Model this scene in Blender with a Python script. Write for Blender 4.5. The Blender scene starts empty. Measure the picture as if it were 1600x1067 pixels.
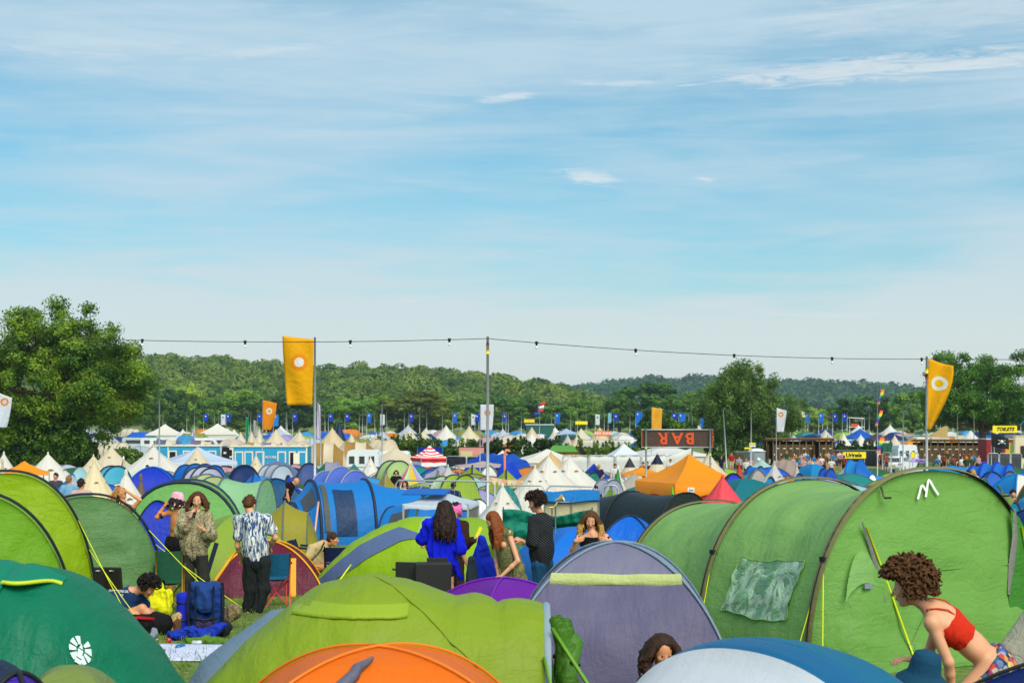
import bpy, math, random
import numpy as np
from mathutils import Vector, Matrix
R = math.radians
rng = np.random.default_rng(7)
random.seed(7)
scn = bpy.context.scene
COL = scn.collection
# ------------------------------------------------------------------ camera, world, sun, exposure
F = 2222.0; HOR = 655.0; CZ = 2.8           # focal length in photo pixels, horizon row, eye height
HAZE = True
cam = bpy.data.cameras.new('camera'); co = bpy.data.objects.new('camera', cam); COL.objects.link(co)
co.location = (0, 0, CZ); co.rotation_euler = (R(90), 0, 0)
cam.sensor_width = 36; cam.lens = 36*F/1600; cam.shift_y = (HOR-533.5)/1600
cam.clip_start = 0.3; cam.clip_end = 9000
cam.dof.use_dof = True; cam.dof.focus_distance = 24; cam.dof.aperture_fstop = 4.5
scn.camera = co
scn.view_settings.view_transform = 'Standard'; scn.view_settings.look = 'None'
scn.view_settings.exposure = 0.38; scn.view_settings.gamma = 1
scn.cycles.max_bounces = 6; scn.cycles.diffuse_bounces = 3; scn.cycles.transparent_max_bounces = 12
scn.cycles.volume_bounces = 0

SUN_EL, SUN_AZ = R(44), R(156)     # azimuth clockwise from +Y (view direction): to the right, behind the camera
sd = bpy.data.lights.new('sun', 'SUN'); sd.energy = 3.0; sd.angle = R(45); sd.color = (1.0, .93, .82)
so = bpy.data.objects.new('sun', sd); COL.objects.link(so)
sv = Vector((math.sin(SUN_AZ)*math.cos(SUN_EL), math.cos(SUN_AZ)*math.cos(SUN_EL), math.sin(SUN_EL)))
so.rotation_euler = sv.to_track_quat('Z', 'Y').to_euler(); so.location = (30, -30, 60)

class NT:
    """terse node builder"""
    def __init__(s, nt): s.nt = nt; s.n = nt.nodes; s.l = nt.links
    def __call__(s, typ, props=None, **ins):
        n = s.n.new(typ)
        for k, v in (props or {}).items(): setattr(n, k, v)
        for k, v in ins.items():
            if k[0] == 'i' and k[1:].isdigit(): sock = n.inputs[int(k[1:])]
            else: sock = n.inputs[k.replace('_', ' ')]
            s.put(sock, v)
        return n
    def put(s, sock, v):
        if isinstance(v, bpy.types.Node): v = v.outputs[0]
        if isinstance(v, bpy.types.NodeSocket): s.l.new(v, sock)
        else: sock.default_value = v
    def m(s, op, a, b=0.0, c=0.0, clamp=False):
        n = s.n.new('ShaderNodeMath'); n.operation = op; n.use_clamp = clamp
        for i, v in enumerate((a, b, c)): s.put(n.inputs[i], v)
        return n.outputs[0]
    def mix(s, f, a, b, mode='MIX'):
        n = s.n.new('ShaderNodeMix'); n.data_type = 'RGBA'; n.blend_type = mode
        s.put(n.inputs[0], f); s.put(n.inputs[6], a); s.put(n.inputs[7], b)
        return n.outputs[2]
    def ramp(s, f, stops):
        n = s.n.new('ShaderNodeValToRGB'); cr = n.color_ramp
        while len(cr.elements) > 1: cr.elements.remove(cr.elements[-1])
        for i, (p, c) in enumerate(stops):
            e = cr.elements[0] if i == 0 else cr.elements.new(p)
            e.position = p; e.color = c if len(c) == 4 else (*c, 1)
        s.put(n.inputs[0], f); return n.outputs[0]
    def smooth(s, x, a, b):
        n = s.n.new('ShaderNodeMapRange'); n.interpolation_type = 'SMOOTHSTEP'
        s.put(n.inputs[0], x); n.inputs[1].default_value = a; n.inputs[2].default_value = b
        return n.outputs[0]

def lin(h, k=1.0):
    if isinstance(h, str):
        c = [int(h[i:i+2], 16)/255 for i in (0, 2, 4)]
        c = [(v/12.92 if v <= .04045 else ((v+.055)/1.055)**2.4) for v in c]
    else: c = list(h)
    return (c[0]*k, c[1]*k, c[2]*k, 1.0)

w = bpy.data.worlds.new('World'); scn.world = w; w.use_nodes = True
w.node_tree.nodes.clear(); n = NT(w.node_tree)
sky = n('ShaderNodeTexSky', dict(sky_type='NISHITA', sun_disc=False, sun_elevation=SUN_EL, sun_rotation=SUN_AZ,
        air_density=1.0, dust_density=1.2, ozone_density=1.5))
tc = n('ShaderNodeTexCoord'); D = tc.outputs['Generated']
sp = n('ShaderNodeSeparateXYZ', i0=D); dx, dy, dz = sp.outputs
ax = n.m('DIVIDE', dx, n.m('MAXIMUM', dy, .15))             # tan of azimuth round the view direction
ez = n.m('DIVIDE', dz, n.m('MAXIMUM', dy, .15))
skyb = n.mix(1.0, sky.outputs[0], (.050, .102, .106, 1), 'MULTIPLY')
def cl_noise(sx, sy, sz, sc, det, rough, dist, off=(0, 0, 0)):
    mp = n('ShaderNodeMapping', i0=D); mp.inputs['Scale'].default_value = (sx, sy, sz); mp.inputs['Location'].default_value = off
    return n('ShaderNodeTexNoise', i0=mp, Scale=sc, Detail=det, Roughness=rough, Distortion=dist).outputs[0]
big = cl_noise(1.0, 1.0, 6.0, 2.3, 4, .5, .5, (3.3, 0.4, 1.05))
wis = cl_noise(1.2, 1.0, 12.0, 4.2, 9, .66, .9, (0, 2, 0))
mp2 = n('ShaderNodeMapping', i0=D); mp2.inputs['Scale'].default_value = (3.0, 1.0, 30.0); mp2.inputs['Rotation'].default_value = (0, R(-4), 0)
fil = n('ShaderNodeTexNoise', i0=mp2, Scale=6.0, Detail=9, Roughness=.7, Distortion=.7).outputs[0]
fine = cl_noise(2.2, 1.0, 20.0, 9.0, 9, .72, 1.2, (1, 5, 2))
cov = n.m('ADD', n.m('MULTIPLY', n.smooth(big, .36, .64), .60), n.m('ADD', n.m('MULTIPLY', n.smooth(wis, .36, .70), .32), n.m('MULTIPLY', n.smooth(fil, .40, .74), .16)), clamp=True)
low = n.smooth(dz, .17, .0)                                  # thicker veil of cloud towards the horizon
top = n.smooth(dz, .17, .29)
cov = n.m('ADD', cov, n.m('MULTIPLY', low, .85), clamp=True)
cov = n.m('ADD', cov, n.m('ADD', n.m('MULTIPLY', top, .22), .07), clamp=True)
ccol = n.mix(low, (.43, .57, .66, 1), (.645, .675, .64, 1))
skyc = n.mix(n.m('MULTIPLY', cov, .9), skyb, ccol)
def streak(px, py, wx, wy, slope, amt, lo=.40, hi=.62):
    cx = (px-800)/F; cy = (HOR-py)/F
    a = n.m('SUBTRACT', ax, cx); b = n.m('SUBTRACT', n.m('SUBTRACT', ez, cy), n.m('MULTIPLY', a, slope))
    g = n.m('ADD', n.m('POWER', n.m('DIVIDE', a, wx/F), 2), n.m('POWER', n.m('DIVIDE', b, wy/F), 2))
    g = n.m('POWER', 2.718, n.m('MULTIPLY', g, -1))
    x = n.m('ADD', g, n.m('MULTIPLY', n.m('SUBTRACT', fine, .5), 2.2))
    return n.m('MULTIPLY', n.smooth(x, lo, hi+.45), amt)
wh = None
for a in ((1390, 105, 400, 25, .07, .85), (795, 153, 60, 9, .12, .75), (920, 275, 62, 14, -.12, .85), (1103, 281, 22, 6, -.2, .6),
          (960, 130, 110, 7, 0, .5), (1480, 20, 340, 40, .05, .35), (1290, 492, 130, 7, 0, .45), (120, 70, 220, 26, .0, .35), (420, 80, 160, 9, .1, .35), (640, 470, 40, 4, 0, .4)):
    s_ = streak(*a); wh = s_ if wh is None else n.m('MAXIMUM', wh, s_)
wh = n.m('MULTIPLY', wh, .75)
skyc = n.mix(wh, skyc, (.68, .70, .70, 1))
bg = n('ShaderNodeBackground', Color=skyc, Strength=0.95)
wo = n('ShaderNodeOutputWorld', Surface=bg)

# ------------------------------------------------------------------ lie of the land
_GD = np.array([-20, 0, 8, 15, 22, 30, 43, 60, 80, 110, 150, 200, 300, 500, 900, 6000.])
_GH = np.array([2.3, 2.35, 2.42, 2.6, 2.8, 3.2, 3.65, 4.05, 4.35, 4.7, 4.9, 5.0, 5.0, 5.0, 5.0, 5.0])
def hcam(d): return float(np.interp(d, _GD, _GH))
def gz(x, y):
    y = np.asarray(y, float); x = np.asarray(x, float)
    z = CZ - (np.interp(y-2, _GD, _GH)+2*np.interp(y, _GD, _GH)+np.interp(y+2, _GD, _GH))/4
    return z
def WX(px, d): return (px-800)*d/F
def WZ(py, d): return CZ - (py-HOR)*d/F
def G(x, y): return float(gz(x, y))
def top_h(py, d, px=800): return WZ(py, d) - G(WX(px, d), d)

# ------------------------------------------------------------------ materials
_M = {}
def mat(name, build):
    if name in _M: return _M[name]
    m = bpy.data.materials.new(name); m.use_nodes = True; m.node_tree.nodes.clear()
    q = NT(m.node_tree); sh = build(q)
    q('ShaderNodeOutputMaterial', Surface=sh); _M[name] = m
    return m
def pbsdf(q, col, rough=.6, **k):
    return q('ShaderNodeBsdfPrincipled', Base_Color=col, Roughness=rough, **k)
def plain(c, rough=.5, metal=0.0, spec=.4, k=1.0):
    def b(q): 
        nz = q('ShaderNodeTexNoise', i0=q('ShaderNodeTexCoord').outputs['Object'], Scale=6, Detail=4)
        col = q.mix(q.m('MULTIPLY', nz.outputs[0], .35), lin(c, k), lin(c, k*.72))
        return q('ShaderNodeBsdfPrincipled', Base_Color=col, Roughness=rough, Metallic=metal, Specular_IOR_Level=spec)
    return mat('%s_%s_%s' % (c if isinstance(c, str) else '%.2f%.2f%.2f' % tuple(c[:3]), rough, metal), b)
def cloth(c, wr=1.0, k=.86, trans=.22, sheen=0, scale=1.0, rough=.5):
    """tent fabric: taut nylon with creases, slightly translucent"""
    def b(q):
        o = q('ShaderNodeTexCoord').outputs['Object']
        mp = q('ShaderNodeMapping', i0=o); mp.inputs['Scale'].default_value = (1, 1, 2.2); mp.inputs['Rotation'].default_value = (.3, .5, .4)
        n1 = q('ShaderNodeTexNoise', i0=mp, Scale=1.7*scale, Detail=5, Roughness=.55, Distortion=1.6)
        ridge = q.m('ABSOLUTE', q.m('SUBTRACT', n1.outputs[0], .5))
        n2 = q('ShaderNodeTexNoise', i0=o, Scale=9*scale, Detail=6, Roughness=.6, Distortion=.6)
        wv = q('ShaderNodeTexWave', dict(wave_type='BANDS', bands_direction='DIAGONAL'), i0=mp, Scale=1.3*scale, Distortion=5, Detail=3, Detail_Scale=1.4)
        cr = q.smooth(ridge, .0, .05)
        n3 = q('ShaderNodeTexNoise', i0=mp, Scale=3.6*scale, Detail=2, Roughness=.5, Distortion=.9)
        cr2 = q.smooth(q.m('ABSOLUTE', q.m('SUBTRACT', n3.outputs[0], .5)), .0, .04)
        ma = q('ShaderNodeMapping', i0=o); ma.inputs['Rotation'].default_value = (.6, .2, .9); ma.inputs['Scale'].default_value = (1, .16, .5)
        mb_ = q('ShaderNodeMapping', i0=o); mb_.inputs['Rotation'].default_value = (-.5, .7, -.5); mb_.inputs['Scale'].default_value = (.2, 1, .45)
        na = q('ShaderNodeTexNoise', i0=ma, Scale=5.5*scale, Detail=4, Roughness=.6, Distortion=.35); nb_ = q('ShaderNodeTexNoise', i0=mb_, Scale=7*scale, Detail=4, Roughness=.6, Distortion=.3)
        h = q.m('ADD', q.m('MULTIPLY', na.outputs[0], .8), q.m('ADD', q.m('MULTIPLY', nb_.outputs[0], .6), q.m('ADD', q.m('MULTIPLY', n2.outputs[0], .10), q.m('MULTIPLY', cr, .06))))
        bp = q('ShaderNodeBump', Strength=.75*wr, Distance=.05, Height=h)
        wv2 = q('ShaderNodeTexNoise', i0=o, Scale=.8, Detail=3)
        col = q.mix(q.m('MULTIPLY', wv2.outputs[0], .5), lin(c, k*1.06), lin(c, k*.82))
        p = q('ShaderNodeBsdfPrincipled', Base_Color=col, Roughness=rough, Specular_IOR_Level=.28, Normal=bp)
        if trans <= 0: return p
        t = q('ShaderNodeBsdfTranslucent', Color=q.mix(1.0, col, (1.0, 1.0, .9, 1), 'MULTIPLY'), Normal=bp)
        return q('ShaderNodeMixShader', i0=trans*1.3, i1=p, i2=t)
    return mat('cloth_%s_%.1f_%.2f_%.1f_%.2f' % (c, wr, trans, scale, k), b)
def garment(c, c2=None, kind='plain', k=.8):
    def b(q):
        o = q('ShaderNodeTexCoord').outputs['Object']
        n2 = q('ShaderNodeTexNoise', i0=o, Scale=14, Detail=4, Roughness=.6, Distortion=1.2)
        bp = q('ShaderNodeBump', Strength=.5, Distance=.02, Height=n2.outputs[0])
        A, B = lin(c, k), lin(c2 or c, k)
        if kind == 'plain': col = q.mix(n2.outputs[0], A, lin(c, k*.8))
        elif kind == 'tiedye':
            mp = q('ShaderNodeMapping', i0=o); mp.inputs['Scale'].default_value = (30, 30, 5)
            nn = q('ShaderNodeTexNoise', i0=mp, Scale=1.0, Detail=4, Distortion=1.5)
            col = q.ramp(nn.outputs[0], [(.44, A), (.54, B)])
        elif kind == 'snake':
            mp = q('ShaderNodeMapping', i0=o); mp.inputs['Scale'].default_value = (26, 26, 110)
            nn = q('ShaderNodeTexNoise', i0=mp, Scale=1.0, Detail=3, Distortion=1)
            w2 = q('ShaderNodeTexWave', dict(bands_direction='X'), i0=o, Scale=3.4, Distortion=1.2, Detail=2)
            col = q.mix(q.ramp(nn.outputs[0], [(.40, (0, 0, 0)), (.6, (1, 1, 1))]), q.mix(q.m('MULTIPLY', w2.outputs[1], .8), A, B), lin('cfc39a', .75))
        elif kind == 'pin':
            mp = q('ShaderNodeMapping', i0=o); mp.inputs['Rotation'].default_value = (0, R(50), 0)
            w2 = q('ShaderNodeTexWave', dict(bands_direction='X'), i0=mp, Scale=11, Distortion=.6, Detail=1)
            col = q.mix(q.ramp(w2.outputs[1], [(.90, (0, 0, 0)), (1.0, (.30, .30, .30))]), A, B)
        elif kind == 'floral':
            v = q('ShaderNodeTexVoronoi', i0=o, Scale=21)
            hue = q('ShaderNodeSeparateColor', i0=v.outputs['Color'])
            col = q.ramp(hue.outputs[0], [(0, lin('1a5fb5', .8)), (.22, lin('d8d2c0', .8)), (.38, lin('e8932c', .8)), (.5, lin('1d8f9a', .8)), (.66, lin('7c4a86', .8)), (.8, lin('d8502e', .8)), (.92, lin('f0d268', .8))])
            col = q.mix(q.smooth(v.outputs['Distance'], .50, .75), col, lin('16375f', .8))
        elif kind == 'print':
            nn = q('ShaderNodeTexNoise', i0=o, Scale=22, Detail=5, Distortion=2.5)
            col = q.ramp(nn.outputs[0], [(.40, A), (.5, B), (.58, A), (.68, lin('b5a02a', .8))])
        elif kind == 'leopard':
            v = q('ShaderNodeTexVoronoi', i0=o, Scale=24)
            col = q.ramp(v.outputs['Distance'], [(.2, A), (.3, B)])
        elif kind == 'fluff':
            col = q.mix(q.ramp(n2.outputs[0], [(.4, (0, 0, 0)), (.6, (1, 1, 1))]), A, B)
            bp.inputs['Strength'].default_value = 1
        return q('ShaderNodeBsdfPrincipled', Base_Color=col, Roughness=.85, Specular_IOR_Level=.2, Normal=bp)
    return mat('garment_%s_%s_%s' % (c, c2, kind), b)
def skin(c='d9a27c'):
    def b(q):
        o = q('ShaderNodeTexCoord').outputs['Object']
        nn = q('ShaderNodeTexNoise', i0=o, Scale=9, Detail=4)
        col = q.mix(nn.outputs[0], lin(c, .95), lin((lin(c)[0]*.85, lin(c)[1]*.68, lin(c)[2]*.6)))
        return q('ShaderNodeBsdfPrincipled', Base_Color=col, Roughness=.5, Specular_IOR_Level=.35, Subsurface_Weight=.08, Subsurface_Scale=.01)
    return mat('skin_'+c, b)
def hairm(c):
    def b(q):
        o = q('ShaderNodeTexCoord').outputs['Object']
        nn = q('ShaderNodeTexNoise', i0=o, Scale=38, Detail=4, Distortion=1)
        bp = q('ShaderNodeBump', Strength=.8, Distance=.01, Height=nn.outputs[0])
        col = q.mix(nn.outputs[0], lin(c, .35), lin(c, 1.15))
        return q('ShaderNodeBsdfPrincipled', Base_Color=col, Roughness=.6, Specular_IOR_Level=.22, Normal=bp)
    return mat('hair_'+c, b)
def leafm(name, c1, c2, c3, sc=.5):
    def b(q):
        o = q('ShaderNodeTexCoord').outputs['Object']; oi = q('ShaderNodeObjectInfo')
        ad = q('ShaderNodeVectorMath', dict(operation='ADD'), i0=o, i1=oi.outputs['Location'])
        n1 = q('ShaderNodeTexNoise', i0=ad, Scale=sc, Detail=2)
        n2 = q('ShaderNodeTexNoise', i0=ad, Scale=sc*9, Detail=3)
        f = q.m('ADD', q.m('MULTIPLY', n1.outputs[0], .65), q.m('MULTIPLY', n2.outputs[0], .35))
        f = q.m('ADD', f, q.m('MULTIPLY', q.m('SUBTRACT', oi.outputs['Random'], .5), .22))
        col = q.ramp(f, [(.36, lin(c1)), (.5, lin(c2)), (.66, lin(c3))])
        p = q('ShaderNodeBsdfPrincipled', Base_Color=col, Roughness=.55, Specular_IOR_Level=.3)
        t = q('ShaderNodeBsdfTranslucent', Color=q.mix(1.0, col, (1.3, 1.25, .5, 1), 'MULTIPLY'))
        return q('ShaderNodeMixShader', i0=.28, i1=p, i2=t)
    return mat(name, b)
# ------------------------------------------------------------------ objects
def obj(name, V, Fs, m, parent=None, smooth=True, mi=None, loc=None):
    V = np.asarray(V, dtype=np.float32).reshape(-1, 3)
    me = bpy.data.meshes.new(name)
    if isinstance(Fs, np.ndarray) and Fs.ndim == 2:
        k = Fs.shape[1]; nf = len(Fs)
        me.vertices.add(len(V)); me.vertices.foreach_set('co', V.ravel())
        me.loops.add(nf*k); me.loops.foreach_set('vertex_index', Fs.astype(np.int32).ravel())
        me.polygons.add(nf); me.polygons.foreach_set('loop_start', np.arange(0, nf*k, k, dtype=np.int32))
        me.update(calc_edges=True)
    else:
        me.from_pydata(V.tolist(), [], [list(f) for f in Fs]); me.update()
    for x in (m if isinstance(m, (list, tuple)) else [m]): me.materials.append(x)
    if mi is not None: me.polygons.foreach_set('material_index', np.asarray(mi, dtype=np.int32))
    if smooth: me.polygons.foreach_set('use_smooth', np.ones(len(me.polygons), dtype=bool))
    me.update()
    o = bpy.data.objects.new(name, me); COL.objects.link(o)
    if parent is not None: o.parent = parent
    if loc is not None: o.location = loc
    return o
def tag(o, label=None, cat=None, group=None, kind=None):
    if label: o['label'] = label
    if cat: o['category'] = cat
    if group: o['group'] = group
    if kind: o['kind'] = kind
    return o
def thing(name, label, cat, loc, rz=0.0, group=None):
    o = bpy.data.objects.new(name, None); COL.objects.link(o); o.empty_display_size = .3
    o.location = loc; o.rotation_euler = (0, 0, rz)
    return tag(o, label, cat, group)
KIDS = {}
def dup(root, loc=None, rz=None, label=None, group=None, scale=None, mats=None, cat=None):
    r = root.copy(); COL.objects.link(r)
    if loc is not None: r.location = loc
    if rz is not None: r.rotation_euler = (0, 0, rz)
    if scale is not None: r.scale = scale
    if label: r['label'] = label
    if group: r['group'] = group
    if cat: r['category'] = cat
    for ch in [c for c in list(root.children)]:
        c = ch.copy(); COL.objects.link(c); c.parent = r
        for g in ch.children:
            d = g.copy(); COL.objects.link(d); d.parent = c
    return r
class MB:
    def __init__(s): s.v = []; s.f = []; s.mi = []; s.cur = 0
    def add(s, V, Fs):
        b = len(s.v); s.v += [tuple(map(float, p)) for p in V]
        for f in Fs: s.f.append([i+b for i in f]); s.mi.append(s.cur)
        return s
    def grid(s, P, close_u=False, close_v=False):
        P = np.asarray(P, float); a, b = P.shape[:2]; fs = []
        for i in range(a if close_u else a-1):
            for j in range(b if close_v else b-1):
                fs.append((i*b+j, ((i+1) % a)*b+j, ((i+1) % a)*b+(j+1) % b, i*b+(j+1) % b))
        return s.add(P.reshape(-1, 3), fs)
    def tube(s, path, r, n=6, cap=True):
        path = [Vector(p) for p in path]; k = len(path)
        rr = list(r) if hasattr(r, '__len__') else [r]*k
        up = Vector((0.13, 0.21, 1)); rows = []
        prev = None
        for i, p in enumerate(path):
            t = (path[min(i+1, k-1)]-path[max(i-1, 0)])
            if t.length < 1e-9: t = Vector((0, 0, 1))
            t.normalize()
            a = prev if prev is not None else (up if abs(t.dot(up.normalized())) < .95 else Vector((1, 0, 0)))
            e1 = (a-t*a.dot(t)).normalized(); e2 = t.cross(e1); prev = e1
            rows.append([p+(e1*math.cos(q)+e2*math.sin(q))*rr[i] for q in [2*math.pi*j/n for j in range(n)]])
        s.grid(rows, close_v=True)
        if cap:
            b = len(s.v)-k*n
            s.f.append([b+j for j in range(n)][::-1]); s.mi.append(s.cur)
            s.f.append([b+(k-1)*n+j for j in range(n)]); s.mi.append(s.cur)
        return s
    def box(s, c, d, rz=0.0, tilt=None, bev=0.0):
        x, y, z = [q/2 for q in d]
        M = Matrix.Rotation(rz, 3, 'Z')
        if tilt is not None: M = M @ Matrix.Rotation(tilt[1], 3, tilt[0])
        if bev <= 0:
            P = [Vector((a*x, b*y, e*z)) for a in (-1, 1) for b in (-1, 1) for e in (-1, 1)]
            fs = [(0, 1, 3, 2), (4, 6, 7, 5), (0, 4, 5, 1), (2, 3, 7, 6), (0, 2, 6, 4), (1, 5, 7, 3)]
        else:
            P = []; g = bev
            for e, q in ((-z, g), (-z+g, 0), (z-g, 0), (z, g)):
                for a, b in ((-1, -1), (1, -1), (1, 1), (-1, 1)):
                    if a*b > 0: P += [Vector((a*(x-q), b*(y-q-g), e)), Vector((a*(x-q-g), b*(y-q), e))]
                    else: P += [Vector((a*(x-q-g), b*(y-q), e)), Vector((a*(x-q), b*(y-q-g), e))]
            fs = [tuple(range(8))[::-1], tuple(range(24, 32))]
            for L in range(3):
                for j in range(8): fs.append((L*8+j, L*8+(j+1) % 8, L*8+8+(j+1) % 8, L*8+8+j))
        c = Vector(c); return s.add([c+M@p for p in P], fs)
    def lathe(s, prof, n=16, c=(0, 0, 0)):
        return s.grid([[(c[0]+r*math.cos(2*math.pi*j/n), c[1]+r*math.sin(2*math.pi*j/n), c[2]+z) for j in range(n)] for r, z in prof], close_v=True)
    def build(s, name, m, parent=None, smooth=False, loc=None):
        return obj(name, s.v, s.f, m, parent, smooth, s.mi if isinstance(m, (list, tuple)) else None, loc)
def grid_faces(a, b, close_v=False):
    i, j = np.meshgrid(np.arange(a-1), np.arange(b if close_v else b-1), indexing='ij')
    j2 = (j+1) % b
    return np.stack([i*b+j, (i+1)*b+j, (i+1)*b+j2, i*b+j2], -1).reshape(-1, 4)
def wob(P, amp=.01, seed=0, k=3.0):
    """low creases on a cloth surface: displaced along z/x by a few crossing waves"""
    r = np.random.default_rng(seed); P = np.asarray(P, float); d = np.zeros(P.shape[:-1])
    for _ in range(7):
        v = r.normal(size=3)*k*r.uniform(.5, 2.4); d += np.sin(P@v+r.uniform(0, 6.3)) * r.uniform(.3, 1)
    for _ in range(5):
        v = r.normal(size=3)*k*3; q = P@v*.5+np.sin(P@r.normal(size=3)*2)*1.6; d += .9*np.abs(np.sin(q))**6
    return d*amp/2
def thick(o, t=.006):
    md = o.modifiers.new('thickness', 'SOLIDIFY'); md.thickness = t; md.offset = -1; return o
def text_mesh(name, s, size, m, parent, M, extrude=.004, bold=0.0, shear=0.0):
    """lettering as a mesh; M maps text plane (x right, y up) into the parent's space"""
    c = bpy.data.curves.new(name, 'FONT'); c.body = s; c.size = size; c.extrude = extrude; c.offset = bold; c.shear = shear
    c.align_x = 'CENTER'; c.align_y = 'CENTER'; c.resolution_u = 3
    t = bpy.data.objects.new('tmp', c); COL.objects.link(t)
    dg = bpy.context.evaluated_depsgraph_get(); me = bpy.data.meshes.new_from_object(t.evaluated_get(dg))
    bpy.data.objects.remove(t); bpy.data.curves.remove(c)
    me.transform(M); me.materials.clear(); me.materials.append(m)
    o = bpy.data.objects.new(name, me); COL.objects.link(o); o.parent = parent
    return o
FRONT = Matrix(((1, 0, 0, 0), (0, 0, -1, 0), (0, 1, 0, 0), (0, 0, 0, 1)))  # lettering upright, read from -Y
def at(M, x, y, z): return Matrix.Translation((x, y, z)) @ M

# ------------------------------------------------------------------ tents
def prof(t, w, h, q=.86, p=.92):
    a = np.pi*t; c = np.cos(a)
    return -np.sign(c)*np.abs(c)**q*w/2, h*np.sin(a)**p
class Tunnel:
    """arched tent: arches = [(u, width, height)], u along local +X"""
    def __init__(s, arches, sag=.05, q=.86, p=.92, amp=.012, seed=1, lean=None):
        s.A = arches; s.sag = sag; s.q = q; s.p = p; s.amp = amp; s.seed = seed
    def S(s, f, t):
        """f = arch index (float), t = 0..1 round the arch"""
        f = np.asarray(f, float); t = np.asarray(t, float)
        A = np.array(s.A, float); i = np.clip(np.floor(f).astype(int), 0, len(A)-2); g = f-i
        a0, a1 = A[i], A[i+1]
        u = a0[..., 0]*(1-g)+a1[..., 0]*g; w_ = a0[..., 1]*(1-g)+a1[..., 1]*g; h = a0[..., 2]*(1-g)+a1[..., 2]*g
        sg = 1-s.sag*4*g*(1-g)
        y, z = prof(t, 1, 1, s.q, s.p)
        P = np.stack([u+0*y, y*w_*(1-(1-sg)*.8*np.sin(np.pi*t)), z*h*sg], -1)
        d = wob(P, s.amp, s.seed)*np.sin(np.pi*g)**.5*np.minimum(1, z*3)
        P[..., 1] += d*np.cos(np.pi*t)*-1; P[..., 2] += d*np.sin(np.pi*t)
        return P
    def cover(s, i0, i1, nu=12, nt=36, t0=0., t1=1.):
        f = np.linspace(i0, i1, nu*(i1-i0)+1 if float(i1-i0).is_integer() else nu)
        f = np.minimum(f, len(s.A)-1-1e-6); t = np.linspace(t0, t1, nt)
        P = s.S(*np.meshgrid(f, t, indexing='ij')); return P
    def patch(s, f0, f1, t0, t1, off=.01, nu=10, nt=10, amp=0, seed=3):
        f, t = np.meshgrid(np.linspace(f0, f1, nu), np.linspace(t0, t1, nt), indexing='ij')
        P = s.S(f, t); e = 1e-3
        Nn = np.cross(s.S(f+e, t)-P, s.S(f, t+e)-P); Nn /= np.linalg.norm(Nn, axis=-1, keepdims=True)+1e-12
        if Nn[..., 2].mean() < 0: Nn = -Nn
        P = P+Nn*off
        if amp: P = P+Nn*(wob(P, amp, seed, 9)[..., None])
        return P
    def arch(s, i, off=.012, nt=40, t0=0., t1=1.):
        u, w_, h = s.A[i]; t = np.linspace(t0, t1, nt)
        y, z = prof(t, w_+2*off, h+off, s.q, s.p); return np.stack([u+0*y, y, z], -1)
    def band(s, i, wd=.09, off=.015, nt=48):
        P = s.arch(i, off, nt); a = P.copy(); b = P.copy(); a[:, 0] -= wd/2; b[:, 0] += wd/2
        c = P.copy(); c[:, 1:] *= 1+.012
        return np.stack([a, c, b], 0)
    def end(s, i, sgn, bulge=.12, nk=10, nt=36, t0=0., t1=1.):
        u, w_, h = s.A[i]; t = np.linspace(t0, t1, nt); k = np.linspace(0, 1, nk)
        y, z = prof(t, w_, h, s.q, s.p)
        Y = y[None]*(1-k[:, None]); Z = z[None]*(1-k[:, None]*.999)
        U = u+sgn*bulge*(1-Z/h)*np.minimum(1, k[:, None]*4)
        P = np.stack([U+0*Y, Y, Z], -1); P[..., 0] += wob(P, s.amp*1.3, s.seed+5, 4)*np.minimum(1, k[:, None]*3)
        return P
def gobj(name, P, m, parent, smooth=True):
    a, b = P.shape[:2]
    return obj(name, P.reshape(-1, 3), grid_faces(a, b), m, parent, smooth)

def tunnel_tent(name, label, x, y, yaw, arches, m, pole_m, sag=.04, seed=1, end_m=None, ends=(.5, .12), group=None, pole_r=.022, nt=30, nu=8, panels=None, z=None, q=.86, p=.92, flap=True):
    """yaw: direction of local +X. ends: outward slope of first and last end. panels: material per bay"""
    T = thing(name, label, 'tent', (x, y, G(x, y) if z is None else z), yaw, group)
    t = Tunnel(arches, sag, seed=seed, q=q, p=p); nb = len(arches)-1
    if panels is None: gobj('flysheet', t.cover(0, nb, nu, nt), m, T)
    else:
        for i in range(nb): gobj('flysheet', t.cover(i, i+1, nu, nt), panels[i], T)
    e = end_m or m
    gobj('end_panel', t.end(0, -1, ends[0], 7, nt), panels[0] if panels else m, T)
    d = gobj('door_panel', t.end(nb, 1, ends[1], 7, nt), e, T)
    for i in range(nb+1):
        if pole_m is not None and pole_r > 0:
            MB().tube(t.arch(i, .01, 22), pole_r, 5).build('pole', pole_m, T, True)
    return T, t

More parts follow.
